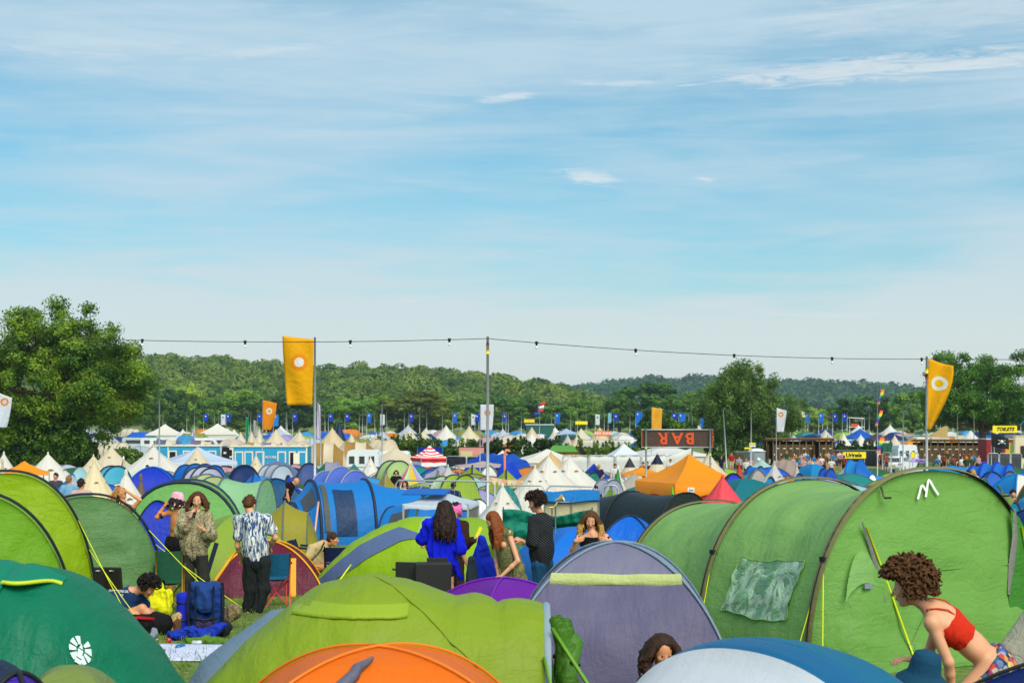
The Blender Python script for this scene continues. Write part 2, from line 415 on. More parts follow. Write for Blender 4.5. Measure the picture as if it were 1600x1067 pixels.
def dome_cover(a, b, h, sag=.05, p1=1.9, p2=.72, amp=.012, seed=1, nr=14, ns=14, cx=.0):
    """four panels between two crossing poles; returns list of 4 grids and the 4 half poles"""
    C = np.array([(-a, -b), (a, -b), (a, b), (-a, b)], float)
    r = np.linspace(0, 1, nr)**.9; s_ = np.linspace(0, 1, ns); out = []
    rr, ss = np.meshgrid(r, s_, indexing='ij')
    for i in range(4):
        c0, c1 = C[i], C[(i+1) % 4]
        xy = (c0[None, None]*(1-ss[..., None])+c1[None, None]*ss[..., None])
        pull = 1-sag*4*ss*(1-ss)*np.sin(np.pi*np.clip(rr, 0, 1))
        xy = xy*(rr*pull)[..., None]
        z = h*(1-rr**p1)**p2*(1-.25*sag*4*ss*(1-ss)*np.sin(np.pi*rr))
        P = np.concatenate([xy, z[..., None]], -1)
        d = wob(P, amp, seed, 3.5)*np.minimum(1, 5*ss*(1-ss))*np.minimum(1, rr*4)
        nn = np.array([(c0+c1)[0], (c0+c1)[1], h]); nn = nn/np.linalg.norm(nn)
        out.append(P+d[..., None]*nn)
    rp = np.linspace(0, 1, 18)**.9; poles = []
    for c in C: poles.append(np.stack([c[0]*rp*1.01, c[1]*rp*1.01, h*(1-rp**p1)**p2+.012], -1))
    return out, poles
def dome_tent(name, label, x, y, yaw, a, b, h, m, pole_m, seed=1, panels=None, group=None, pole_r=.015, sag=.06, nr=12, ns=12, trim=None, p2=.72, amp=.012, cat='tent', z=None):
    T = thing(name, label, cat, (x, y, G(x, y) if z is None else z), yaw, group)
    g, poles = dome_cover(a, b, h, sag, seed=seed, nr=nr, ns=ns, p2=p2, amp=amp)
    if panels is None:
        V = np.concatenate([q.reshape(-1, 3) for q in g]); k = nr*ns
        Fs = np.concatenate([grid_faces(nr, ns)+k*i for i in range(4)])
        obj('flysheet', V, Fs, m, T)
    else:
        for q, pm in zip(g, panels): gobj('panel', q, pm, T)
    if pole_m is not None:
        for i in (0, 1):
            MB().tube(np.concatenate([poles[i][::-1], poles[i+2][1:]]), pole_r, 5).build('pole', pole_m, T, True)
    if trim is not None:      # a door arch drawn on the front panel
        gq = g[trim[0]]; a_ = gq[int(nr*.42):, :]; 
        path = [gq[-1, int(ns*.28)], gq[int(nr*.6), int(ns*.3)], gq[int(nr*.4), int(ns*.5)], gq[int(nr*.6), int(ns*.7)], gq[-1, int(ns*.74)]]
        MB().tube([tuple(np.array(p)*1.012) for p in path], .018, 4).build('door_zip', trim[1], T, True)
    return T, g
def bell_tent(name, label, x, y, Rr, H, m, wall=.45, sides=14, seed=0, vents=True, group=None, yaw=0, concave=.10, cap=None, stripes=None, door=True):
    T = thing(name, label, 'tent', (x, y, G(x, y)), yaw, group)
    r = np.random.default_rng(seed); nz = 9; k = 3; N = sides*k
    rows = []
    pr = [(1.03, 0), (1.0, wall)]+[(1-f-concave*math.sin(math.pi*f), wall+(H-wall)*f) for f in np.linspace(0, .985, nz)[1:]]
    for rad, z in pr:
        row = []
        for j in range(N):
            an = 2*math.pi*j/N; e = j % k
            chord = math.cos(math.pi/sides)/math.cos(((e/k)-.5)*2*math.pi/sides) if k > 1 else 1
            s_ = (1 if e == 0 else .965)
            row.append((Rr*rad*chord*s_*math.cos(an), Rr*rad*chord*s_*math.sin(an), z+(0 if e == 0 else -.02)))
        rows.append(row)
    P = np.array(rows); P[..., :2] *= 1+wob(P, .012, seed)[..., None]
    if stripes is None: obj('canvas', P.reshape(-1, 3), grid_faces(len(pr), N, True), m, T)
    else:
        P2 = np.concatenate([P, P[:, :1]], 1)
        for j in range(sides): gobj('panel', P2[:, j*k:j*k+k+1], stripes[j % len(stripes)], T)
    if cap is not None:
        q = P[-4:]*1.02; q[..., 2] = P[-4:][..., 2]+.03
        obj('cap', q.reshape(-1, 3), grid_faces(4, N, True), cap, T)
    MB().lathe([(.05, H-.12), (.045, H+.0), (.02, H+.06), (.001, H+.07)], 8).build('apex', m, T, True)
    if vents:
        for an in ((-2.1, -1.1, 0, 1.2, 2.3) if y < 70 else (-1.5,)):
            vb = MB()
            c = np.array([math.cos(an), math.sin(an)]); tg = np.array([-c[1], c[0]]); f = .66
            rr_ = Rr*(1-f-concave*math.sin(math.pi*f)); z0 = wall+(H-wall)*f; wv = .05*Rr; kk = .55*Rr/2
            P = []
            for e in np.linspace(-1, 1, 7):
                b_ = c*(rr_+.015)+tg*wv*e; hgt = .09*kk*(1-e*e)
                P.append([(b_[0], b_[1], z0), (b_[0]+c[0]*.05*kk*(1-e*e), b_[1]+c[1]*.05*kk*(1-e*e), z0-.01+hgt*.4), (b_[0]-c[0]*hgt*.3, b_[1]-c[1]*hgt*.3, z0+hgt)])
            vb.grid(P); vb.build('vent', VENT, T, True)
    return T
def gazebo(name, label, x, y, yaw, w_, d_, eave, H, m, leg_m, valance=.25, sag=.08, group=None, walls=None, seed=2, cat='gazebo', nleg=4):
    T = thing(name, label, cat, (x, y, G(x, y)), yaw, group)
    g = []; ns = 10; nr = 9
    C = np.array([(-w_/2, -d_/2), (w_/2, -d_/2), (w_/2, d_/2), (-w_/2, d_/2)])
    Vs = []; Fs = []; b = 0
    for i in range(4):
        c0, c1 = C[i], C[(i+1) % 4]
        rr, ss = np.meshgrid(np.linspace(0.02, 1, nr), np.linspace(0, 1, ns), indexing='ij')
        xy = (c0*(1-ss[..., None])+c1*ss[..., None])*rr[..., None]
        z = H-(H-eave)*(rr**.82)-sag*np.sin(np.pi*rr)*(.4+1.6*ss*(1-ss)*2)
        P = np.concatenate([xy, z[..., None]], -1)
        v1 = P[-1].copy(); v1[:, :2] *= 1.012; v2 = v1.copy(); v2[:, 2] -= valance*(1-.12*np.sin(np.pi*np.linspace(0, 1, ns)*3)**2)
        P = np.concatenate([P, v1[None], v2[None]], 0); P[..., 2] += wob(P, .02, seed+i)*.6
        Vs.append(P.reshape(-1, 3)); Fs.append(grid_faces(nr+2, ns)+b); b += (nr+2)*ns
    obj('canopy', np.concatenate(Vs), np.concatenate(Fs), m, T)
    for c in C: MB().box((c[0]*.985, c[1]*.985, eave/2), (.045, .045, eave)).build('leg', leg_m, T)
    if walls is not None:
        for i in walls[1]:
            c0, c1 = C[i]*.97, C[(i+1) % 4]*.97
            P = np.array([[(*(c0*(1-s)+c1*s), z) for s in np.linspace(0, 1, 9)] for z in np.linspace(.05, eave-.1, 7)]); P[..., 1] += wob(P, .03, i)
            gobj('side_wall', P, walls[0], T)
    return T
# ------------------------------------------------------------------ figures: one smooth implicit surface per body / garment / head of hair
V3 = lambda *a: np.array(a, float)
def nrm(v): v = np.asarray(v, float); return v/(np.linalg.norm(v)+1e-12)
class Blob:
    def __init__(s): s.p = []; s.cuts = []
    def cap(s, a, b, ra, rb, k=.025): s.p.append(('c', np.asarray(a, float), np.asarray(b, float), ra, rb, k)); return s
    def ell(s, c, r, B=None, k=.025): s.p.append(('e', np.asarray(c, float), np.asarray(r, float), np.eye(3) if B is None else np.asarray(B), 0, k)); return s
    def cut(s, p, n): s.cuts.append((np.asarray(p, float), nrm(n))); return s
    def mesh(s, vox, fold=0, seed=0, fk=22):
        lo = []; hi = []
        for q in s.p:
            if q[0] == 'c': lo.append(np.minimum(q[1]-q[3], q[2]-q[4])); hi.append(np.maximum(q[1]+q[3], q[2]+q[4]))
            else: m = q[2].max(); lo.append(q[1]-m); hi.append(q[1]+m)
        lo = np.min(lo, 0)-3*vox; hi = np.max(hi, 0)+3*vox; nn = np.ceil((hi-lo)/vox).astype(int)+1
        ax = [lo[i]+vox*np.arange(nn[i]) for i in range(3)]; vol = np.full(nn, .2, np.float32)
        for q in s.p:
            k = q[5]; m = k+2*vox
            if q[0] == 'c': l = np.minimum(q[1]-q[3], q[2]-q[4])-m; h = np.maximum(q[1]+q[3], q[2]+q[4])+m
            else: l = q[1]-q[2].max()-m; h = q[1]+q[2].max()+m
            i0 = np.maximum(0, np.floor((l-lo)/vox).astype(int)); i1 = np.minimum(nn, np.ceil((h-lo)/vox).astype(int)+1)
            X = np.stack(np.meshgrid(*[ax[i][i0[i]:i1[i]] for i in range(3)], indexing='ij'), -1).astype(np.float32)
            if q[0] == 'c':
                ba = q[2]-q[1]; pa = X-q[1]; t = np.clip(pa@ba/(ba@ba+1e-12), 0, 1)
                d = np.linalg.norm(pa-t[..., None]*ba, axis=-1)-(q[3]*(1-t)+q[4]*t)
            else:
                pl = (X-q[1])@q[3].T; k0 = np.linalg.norm(pl/q[2], axis=-1); k1 = np.linalg.norm(pl/(q[2]**2), axis=-1)+1e-9; d = k0*(k0-1)/k1
            sl = tuple(slice(i0[i], i1[i]) for i in range(3)); v = vol[sl]
            hh = np.maximum(k-np.abs(v-d), 0)/k; vol[sl] = np.minimum(v, d)-hh*hh*k*.25
        if s.cuts:
            X = np.stack(np.meshgrid(*ax, indexing='ij'), -1)
            for p, n_ in s.cuts: vol = np.maximum(vol, (X-p)@n_)
        return nets(vol, lo, vox)
def nets(vol, lo, vox):
    S = vol < 0; nx, ny, nz = vol.shape
    acc = np.zeros((nx-1, ny-1, nz-1, 3), np.float32); cnt = np.zeros((nx-1, ny-1, nz-1), np.float32)
    for ax in range(3):
        a = [slice(None)]*3; b = [slice(None)]*3; a[ax] = slice(0, -1); b[ax] = slice(1, None)
        va, vb = vol[tuple(a)], vol[tuple(b)]; c = S[tuple(a)] != S[tuple(b)]; t = np.where(c, va/(va-vb+1e-12), 0)
        o = [i for i in range(3) if i != ax]
        for u in (0, 1):
            for v in (0, 1):
                sl = [slice(None)]*3; sl[o[0]] = slice(u, vol.shape[o[0]]-1+u); sl[o[1]] = slice(v, vol.shape[o[1]]-1+v)
                cc = c[tuple(sl)].astype(np.float32); cnt += cc
                acc[..., ax] += t[tuple(sl)]*cc; acc[..., o[0]] += u*cc; acc[..., o[1]] += v*cc
    on = cnt > 0; idx = -np.ones(on.shape, np.int64); idx[on] = np.arange(on.sum())
    ii = np.argwhere(on); V = lo+vox*(ii+acc[on]/cnt[on][:, None]); Fs = []
    for ax in range(3):
        a = [slice(None)]*3; b = [slice(None)]*3; a[ax] = slice(0, -1); b[ax] = slice(1, None)
        c = S[tuple(a)] != S[tuple(b)]; inside = S[tuple(a)]; o = [(ax+1) % 3, (ax+2) % 3]
        e = np.argwhere(c); e = e[(e[:, o[0]] > 0) & (e[:, o[1]] > 0) & (e[:, o[0]] < vol.shape[o[0]]-1) & (e[:, o[1]] < vol.shape[o[1]]-1)]
        q = []
        for u, v in ((1, 1), (0, 1), (0, 0), (1, 0)):
            f = e.copy(); f[:, o[0]] -= u; f[:, o[1]] -= v; q.append(idx[f[:, 0], f[:, 1], f[:, 2]])
        q = np.stack(q, 1); fl = ~inside[e[:, 0], e[:, 1], e[:, 2]]; q[fl] = q[fl][:, ::-1]; Fs.append(q)
    return V, np.concatenate(Fs)
def fold(V, amp, k=18, seed=0, stretch=(1, 1, .45)):
    r = np.random.default_rng(seed); d = np.zeros((len(V), 3)); S = np.array(stretch)
    for _ in range(6):
        kv = r.normal(size=3)*k*S; dr = nrm(r.normal(size=3)*(1, 1, .4)); ph = V@kv+1.5*np.sin(V@(r.normal(size=3)*k*.4)); d += dr*(np.sin(ph)**3)[:, None]
    return V+d*amp
def frame(f, u):
    f = nrm(f); r = nrm(np.cross(f, u)); u = np.cross(r, f); return np.stack([r, f, u])
EYE = plain('20160f', .3); LIP = plain('b5604f', .5)
def hand(B, w, hd, pn, curl=.5, s=1., side=1):
    hd = nrm(hd); pn = nrm(np.asarray(pn, float)-hd*np.dot(pn, hd)); sd = np.cross(hd, pn)*side
    for i in range(4):
        kn = w+(hd*(.080-.004*abs(i-1.4))+sd*(.028-.0185*i))*s; B.cap(w+hd*.01*s+sd*(.014-.009*i)*s, kn, .0155*s, .0115*s, .010)
        L = (.068, .076, .070, .056)[i]*s; a = curl*(.9+.1*i); d1 = hd*math.cos(a)+pn*math.sin(a); d2 = hd*math.cos(a*2.1)+pn*math.sin(a*2.1)
        m = kn+d1*L*.52; B.cap(kn, m, .0098*s, .0088*s, .005); B.cap(m, m+d2*L*.5, .0088*s, .0068*s, .004)
    t0 = w+(hd*.028+sd*.026)*s; t1 = t0+nrm(sd*.75+hd*.6+pn*.35)*.040*s; B.cap(w+hd*.012*s+sd*.012*s, t0, .017*s, .014*s, .01); B.cap(t0, t1, .0125*s, .0105*s, .006); B.cap(t1, t1+nrm(hd*.8+sd*.2+pn*.5)*.032*s, .0105*s, .008*s, .004)
def person(label, d, J, face=(0, -1, 0), hup=(0, 0, 1), sk='d9a27c', female=False, hair=None, top=None, bottom=None, hands=None, vox=.008, s=1.0, extra=None, group=None, facing=None, bust=None, legs=True, skirt=None, arms=True, tw=1.):
    """J: joints as (column, row, depth offset) in photo pixels at distance d; stored in metres round the base"""
    j = {}
    for k, (px, py, *dd) in J.items():
        dd = dd[0] if dd else 0.; j[k] = V3(WX(px, d+dd), d+dd, WZ(py, d+dd))
    pc = (j['hipL']+j['hipR'])/2; base = V3(pc[0], pc[1], G(pc[0], pc[1])); j = {k: v-base for k, v in j.items()}
    T = thing('person', label, 'person', tuple(base), 0, group); B = Blob()
    H = j['head']; hf = frame(face, hup); r_, f_, u_ = hf; Bm = hf; hs = s
    B.ell(H+(-f_*.012+u_*.022)*hs, V3(.074, .094, .088)*hs, Bm, .02); B.ell(H+(f_*.022-u_*.035)*hs, V3(.057, .070, .082)*hs, Bm, .03); B.ell(H+(f_*.058-u_*.098)*hs, V3(.026, .024, .022)*hs, Bm, .03)
    B.cap(H+(f_*.088+u_*.008)*hs, H+(f_*.112-u_*.030)*hs, .007*hs, .0125*hs, .012); B.ell(H+(f_*.090-u_*.062)*hs, V3(.022, .010, .010)*hs, Bm, .006)
    for q in (-1, 1): B.ell(H+(r_*q*.076-u_*.012-f_*.005)*hs, V3(.010, .022, .030)*hs, Bm, .008); B.ell(H+(f_*.072+r_*q*.036-u_*.022)*hs, V3(.022, .018, .018)*hs, Bm, .02)
    sl, sr = j['shL'], j['shR']; nb = (sl+sr)/2+V3(0, 0, .02)*0+ (j['neck']-(sl+sr)/2 if 'neck' in j else nrm((sl+sr)/2-(j['hipL']+j['hipR'])/2)*.06)
    hc = (j['hipL']+j['hipR'])/2; up = nrm(nb-hc); rt = nrm((sr-sl)-up*np.dot(sr-sl, up)); 
    fw = np.cross(up, rt)
    if facing is not None and np.dot(fw, facing) < 0: fw = -fw
    TB = np.stack([rt, fw, up]); tl = np.linalg.norm(nb-hc); c1 = hc+up*tl*.70; c2 = hc+up*tl*.36; sw = np.linalg.norm(sr-sl); g = .92 if female else 1.0
    B.cap(nb-up*.03, H-u_*.06*hs-f_*.015, .056*s*g, .050*s*g, .03)
    tor = [('e', c1, V3(max(.115, sw*.42)*tw, .105*g*tw, tl*.30)*1.0), ('e', c2, V3(.128*g*s*tw, .092*g*tw, tl*.30)), ('e', hc+up*.02, V3(.150*s*(1.04 if female else .95), .105*s, .115*s)), ]
    def torso(X, t):
        for q in tor: X.ell(q[1], q[2]+t, TB, .05)
        for S_ in (sl, sr): X.cap(nb-up*.035, S_-up*.012, .048*s*g+t, .054*s*g+t, .04)
    torso(B, 0)
    if female and bust is not False:
        for q in (-1, 1): B.ell(c1+fw*.085-up*.03+rt*q*.068, V3(.058, .05, .055), TB, .03)
    ra = (.047, .038, .037, .026) if not female else (.043, .034, .032, .023)
    ra = [x*s for x in ra]
    for S_ in ('L', 'R'):
        if not arms: break
        a, e, w = j['sh'+S_], j['el'+S_], j['wr'+S_]
        B.cap(a, e, ra[0], ra[1], .03); B.cap(e, e+(w-e)*.35, ra[1], ra[2], .02); B.cap(e+(w-e)*.35, w, ra[2], ra[3], .02)
        hh = (hands or {}).get(S_, {}); hd = hh.get('dir', (w-e)); hand(B, w, hd, hh.get('palm', (0.3, -1, 0)), hh.get('curl', .5), s, hh.get('side', 1 if S_ == 'L' else -1))
    if legs:
        for S_ in ('L', 'R'):
            a, kn, an = j['hip'+S_], j['kn'+S_], j['an'+S_]; B.cap(a, kn, .084*s, .054*s, .05); B.cap(kn, kn+(an-kn)*.35, .052*s, .054*s, .03); B.cap(kn+(an-kn)*.35, an, .054*s, .034*s, .03)
            ff = nrm(V3(*(fw*(1, 1, 0)))); B.cap(an-V3(0, 0, .045)-ff*.03, an-V3(0, 0, .055)+ff*.16, .038*s, .030*s, .03)
    if extra: extra(B, j, H, hf)
    V, Fq = B.mesh(vox); P = V[Fq].mean(1); mi = np.zeros(len(Fq), int)
    for q in (-1, 1): mi[np.linalg.norm((P-(H+(f_*.088+r_*q*.031+u_*.006)*hs))@np.diag((1, 1, 1))/1, axis=1) < .0088*hs+vox*.15] = 1
    dv = (P-(H+(f_*.100-u_*.062)*hs))@hf.T; mi[(np.abs(dv[:, 0]) < .022) & (np.abs(dv[:, 1]) < .02) & (np.abs(dv[:, 2]) < .009)] = 2
    obj('body', V, Fq, [skin(sk), EYE, LIP], T, True, mi)
    ctx = dict(T=T, j=j, H=H, hf=hf, torso=torso, up=up, rt=rt, fw=fw, hc=hc, nb=nb, c1=c1, c2=c2, ra=ra, s=s, tl=tl, vox=vox, TB=TB)
    for spec in (top, bottom, skirt, hair):
        if spec: spec(ctx)
    return T, ctx
def Top(m, sleeve=.55, t=.013, hem=.0, neck=.06, loose=0., amp=.006, name='shirt', cutdir=None, fore=0., rolled=False, low=None, flare=0.):
    def f(c):
        X = Blob(); c['torso'](X, t); j, up = c['j'], c['up']
        if loose: X.ell(c['c2']-up*.02, V3(.165+loose, .12+loose, c['tl']*.42), c['TB'], .05)
        if flare: X.cap(c['c2'], c['hc']-up*(hem+.0), .12+flare*.5, .15+flare, .05); 
        for S_ in ('L', 'R'):
            a, e, w = j['sh'+S_], j['el'+S_], j['wr'+S_]; r0, r1 = c['ra'][0]+t+.006, c['ra'][1]+t+.012+loose*.5
            if sleeve > 0: X.cap(a, a+(e-a)*sleeve, r0, r1, .03)
            if fore > 0: X.cap(e, e+(w-e)*fore, r1, c['ra'][3]+t+.01, .03)
            if rolled: q = a+(e-a)*sleeve if not fore else e+(w-e)*fore; X.cap(q, q+nrm(w-e)*.02, r1+.008, r1+.008, .01)
        X.cut(c['hc']-up*hem, -up)
        if neck is not None: X.cut(c['nb']+up*(neck-.045), nrm(up+c['fw']*.35))
        V, Fq = X.mesh(c['vox']); V = fold(V, amp, 20, int(abs(c['H'][0]*99))); obj(name, V, Fq, m, c['T'])
    return f
def Bottom(m, leg=1.0, t=.012, waist=.06, name='trousers', amp=.006, wide=0.):
    def f(c):
        X = Blob(); j = c['j']; s = c['s']; X.ell(c['hc']+c['up']*.02, V3(.155, .112, .125)*s+t, c['TB'], .05)
        X.ell(c['hc']+c['up']*.10, V3(.132, .10, .12)*s+t, c['TB'], .05)
        for S_ in ('L', 'R'):
            a, kn, an = j['hip'+S_], j['kn'+S_], j['an'+S_]; l1 = min(1, leg*2)
            X.cap(a, a+(kn-a)*l1, .086*s+t, .086*s*(1-l1)+.060*s*l1+t+wide, .04)
            if leg > .5: l2 = (leg-.5)*2; X.cap(kn, kn+(an-kn)*l2, .060*s+t+wide, .045*s+t+wide, .04)
        X.cut(c['hc']+c['up']*waist, c['up'])
        V, Fq = X.mesh(c['vox']); V = fold(V, amp, 20, 3); obj(name, V, Fq, m, c['T'])
    return f
def Curly(m, size=1., n=260, lo=-.35, r=.022, seed=1, front=.35, out=.03):
    def f(c):
        X = Blob(); rg = np.random.default_rng(seed); H, hf = c['H'], c['hf']; cc = H+hf[2]*.03-hf[1]*.015
        X.ell(cc+hf[2]*.012-hf[1]*.018, V3(.082, .092, .090)*size, hf, .015)
        k = 0
        while k < n:
            dv = nrm(rg.normal(size=3))
            if dv[2] < lo or (dv[1] > front and dv[2] < .42) : continue
            R_ = V3(.080, .096, .093)*size+rg.uniform(0, out)*size; p = cc+(dv*R_)@hf; k += 1; e1 = nrm(np.cross(dv@hf, rg.normal(size=3))); e2 = np.cross(dv@hf, e1); cr = r*rg.uniform(.55, .95); ph = rg.uniform(0, 6); q = None
            for i in range(7):
                a = ph+i*1.15; q2 = p+(e1*math.cos(a)+e2*math.sin(a))*cr+(dv@hf)*(.010*i-.02)
                if q is not None: X.cap(q, q2, r*.36, r*.34, .003)
                q = q2
        V, Fq = X.mesh(.0055); ho = obj('hair', V, Fq, m, c['T']); fm = MB()
        for i in range(n//2):
            dv = nrm(rg.normal(size=3))
            if dv[2] < lo+.1 or (dv[1] > front and dv[2] < .42): continue
            w = dv@hf; e1 = nrm(np.cross(w, rg.normal(size=3))); e2 = np.cross(w, e1); p = cc+(dv*V3(.080, .096, .093)*(size+.25))@hf; ph = rg.uniform(0, 6); rr = rg.uniform(.008, .02)
            fm.tube([p+w*(.009*k2-.02)+(e1*math.cos(ph+k2*.9)+e2*math.sin(ph+k2*.9))*rr for k2 in range(9)], .0019, 3, False)
        fm.build('flyaway_strands', m, ho)
    return f
def Long(m, L=.35, seed=1, n=70, width=1., lean=(0, 0, 0), front=.25, wave=.015, r=.014, sides=1.0, m2=None, fringe=True, thick_=1.0):
    def f(c):
        X = Blob(); rg = np.random.default_rng(seed); H, hf = c['H'], c['hf']; cc = H+hf[2]*.028-hf[1]*.012
        X.ell(cc+hf[2]*.006-hf[1]*.014, V3(.082, .098, .094)*V3(width, 1, 1), hf, .015)
        for i in range(n):
            a = rg.uniform(-2.2, 2.2)*sides; dv = V3(math.sin(a), -math.cos(a), rg.uniform(-.1, .75)); dv = nrm(dv)
            if dv[1] > front+.3: continue
            p = cc+(dv*V3(.084*width, .098, .094))@hf; pts = [p]; l = L*rg.uniform(.7, 1.05); k = 7; ph = rg.uniform(0, 6)
            out = (V3(dv[0], min(dv[1], .2), 0)*.03*thick_)@hf
            for q in range(1, k+1):
                f_ = q/k; pts.append(p+out*math.sin(f_*2.0)*1.6+V3(0, 0, -l*f_)+np.asarray(lean)*f_+V3(math.sin(f_*9+ph), math.cos(f_*8+ph), 0)*wave*f_)
            for q in range(k): X.cap(pts[q], pts[q+1], r*(1.1-.5*q/k), r*(1.1-.5*(q+1)/k), .008)
        V, Fq = X.mesh(min(c['vox'], .0085))
        mi = None; mm = m
        if m2: mm = [m, m2]; P = V[Fq].mean(1)@V3(0, 0, 1); mi = (P < H[2]-.06+.02*np.sin(P*90)).astype(int)
        obj('hair', fold(V, .002, 70, seed), Fq, mm, c['T'], True, mi)
    return f
def Short(m, seed=2, front=.2, size=1.0):
    def f(c):
        X = Blob(); rg = np.random.default_rng(seed); H, hf = c['H'], c['hf']; cc = H+hf[2]*.030-hf[1]*.016
        X.ell(cc, V3(.083, .093, .090)*size, hf, .012); X.ell(cc-hf[2]*.06-hf[1]*.035, V3(.066, .060, .055)*size, hf, .02)
        for i in range(90):
            dv = nrm(rg.normal(size=3))
            if dv[2] < -.3 or (dv[1] > front and dv[2] < .5): continue
            p = cc+(dv*V3(.080, .090, .088)*size)@hf; X.cap(p, p+(V3(*dv)*.012)@hf+rg.normal(size=3)*.010, .014, .007, .006)
        X.cut(H+hf[1]*.062+hf[2]*.0, nrm(hf[1]-hf[2]*1.0)) if front < 1 else None
        V, Fq = X.mesh(min(c['vox'], .009)); obj('hair', V, Fq, m, c['T'])
    return f
# ------------------------------------------------------------------ terrain
H1X = [(-700, 26), (-560, 36), (-380, WZ(549, 1100)-20), (-297, WZ(549, 1100)-20), (-248, WZ(553, 1100)-20), (-198, WZ(562, 1100)-20), (-150, WZ(570, 1100)-20), (-100, WZ(571, 1100)-20),
       (-50, WZ(577, 1100)-20), (0, WZ(587, 1100)-20), (30, WZ(598, 1100)-20), (50, WZ(611, 1100)-20), (66, WZ(628, 1100)-20), (85, WZ(645, 1100)-20), (110, -3), (400, -3)]
H2X = [(-900, 30), (-200, 38), (60, WZ(617, 2400)-17), (120, WZ(609, 2400)-17), (220, WZ(600, 2400)-17), (330, WZ(597, 2400)-17), (460, WZ(603, 2400)-17), (560, WZ(607, 2400)-17),
       (650, WZ(612, 2400)-17), (700, WZ(622, 2400)-17), (760, 4), (1200, 0), (2500, 10)]
H3X = [(-100, -4), (330, -4), (385, WZ(648, 1300)), (430, WZ(636, 1300)), (470, WZ(630, 1300)), (560, WZ(626, 1300)), (900, 26)]
def _ht(T, x): a = np.array(T, float); return np.interp(x, a[:, 0], a[:, 1])
def _ss(x, a, b): t = np.clip((x-a)/(b-a), 0, 1); return t*t*(3-2*t)
def terrain(x, y):
    z = gz(x, y)
    b = -2.2
    z1 = b+(_ht(H1X, x)-b)*_ss(y, 700, 1100)*(1-_ss(y, 1250, 1600))
    z2 = b+(_ht(H2X, x)-b)*_ss(y, 1700, 2400)*(1-_ss(y, 3000, 4200))
    z3 = b+(_ht(H3X, x)-b)*_ss(y, 800, 1300)*(1-_ss(y, 1400, 1700))
    return np.where(y > 640, np.maximum(z, np.maximum(np.maximum(z1, z2), z3)), z)
def build_ground():
    ys = np.concatenate([np.linspace(-30, 60, 91), np.geomspace(61, 640, 70), np.linspace(660, 1700, 80), np.linspace(1740, 4300, 60), [5500, 7500]])
    u = np.linspace(-1, 1, 161); u = np.sign(u)*np.abs(u)**1.25
    Y, U = np.meshgrid(ys, u, indexing='ij'); X = U*(60+Y.clip(0)*.75)
    r = np.random.default_rng(1)
    Z = terrain(X, Y)+.03*np.sin(X*1.7+Y)*np.sin(Y*1.3)*(Y < 60)
    def b(q):
        o = q('ShaderNodeTexCoord').outputs['Object']
        n1 = q('ShaderNodeTexNoise', i0=o, Scale=.35, Detail=6); n2 = q('ShaderNodeTexNoise', i0=o, Scale=9, Detail=5)
        f = q.m('ADD', q.m('MULTIPLY', n1.outputs[0], .6), q.m('MULTIPLY', n2.outputs[0], .4))
        col = q.ramp(f, [(.35, lin('4a6322', .8)), (.5, lin('6d8432', .8)), (.62, lin('93934c', .8)), (.75, lin('8a7a4c', .8))])
        bp = q('ShaderNodeBump', Strength=.8, Distance=.05, Height=n2.outputs[0])
        return pbsdf(q, col, .9, Normal=bp)
    g = obj('ground', np.stack([X, Y, Z], -1).reshape(-1, 3), grid_faces(*X.shape), mat('ground', b)); tag(g, 'trodden green campsite grass', kind='structure')
    # pale stubble field on the far slope
    ys = np.linspace(860, 1300, 24); u = np.linspace(0, 1, 40)
    Y, U = np.meshgrid(ys, u, indexing='ij'); X = (372+U*330)*(Y/1300)**.9
    f = obj('stubble_field', np.stack([X, Y, terrain(X, Y)+.5], -1).reshape(-1, 3), grid_faces(*X.shape), plain('d9a94e', .95)); tag(f, kind='structure')
build_ground()

# ------------------------------------------------------------------ foliage
def leaves(blobs, nl, size, seed=0, up=.25, jit=.75, shell=(.72, 1.06), flat=False):
    r = np.random.default_rng(seed); B = np.asarray(blobs, float)
    a = (B[:, 3]*B[:, 4]+B[:, 4]*B[:, 5]+B[:, 3]*B[:, 5]); idx = r.choice(len(B), nl, p=a/a.sum())
    d = r.normal(size=(nl, 3)); d[:, 2] += up; d /= np.linalg.norm(d, axis=1, keepdims=True)
    c = B[idx, :3]+d*B[idx, 3:6]*r.uniform(*shell, size=(nl, 1))
    nn = d+r.normal(size=(nl, 3))*jit*.6; nn /= np.linalg.norm(nn, axis=1, keepdims=True)
    t = np.cross(nn, r.normal(size=(nl, 3))); t /= np.linalg.norm(t, axis=1, keepdims=True)+1e-9
    b = np.cross(nn, t); s = size*r.uniform(.6, 1.35, size=(nl, 1))
    V = np.stack([c-t*s, c-b*s*.55+nn*s*.15, c+t*s, c+b*s*.55+nn*s*.1], 1).reshape(-1, 3)
    return V, np.arange(nl*4).reshape(-1, 4)
LEAF_OAK = leafm('leaf_oak', '1b370b', '3c6412', '86a22c', .4)
LEAF_DARK = leafm('leaf_dark', '244616', '477824', '83aa3c', .3)
LEAF_POP = leafm('leaf_poplar', '46642a', '7a9846', 'bccc72', .5)
LEAF_YEL = leafm('leaf_yellow', '4a6018', '7d8f22', 'aab03a', .3)
LEAF_HILL = leafm('leaf_hill', '1c4014', '34601a', '788e32', .055)
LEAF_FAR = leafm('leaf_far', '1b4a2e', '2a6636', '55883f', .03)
LEAF_HEDGE = leafm('leaf_hedge', '223c10', '3c5e1a', '829a3c', .5)
BARK = plain('5d4f3c', .9)
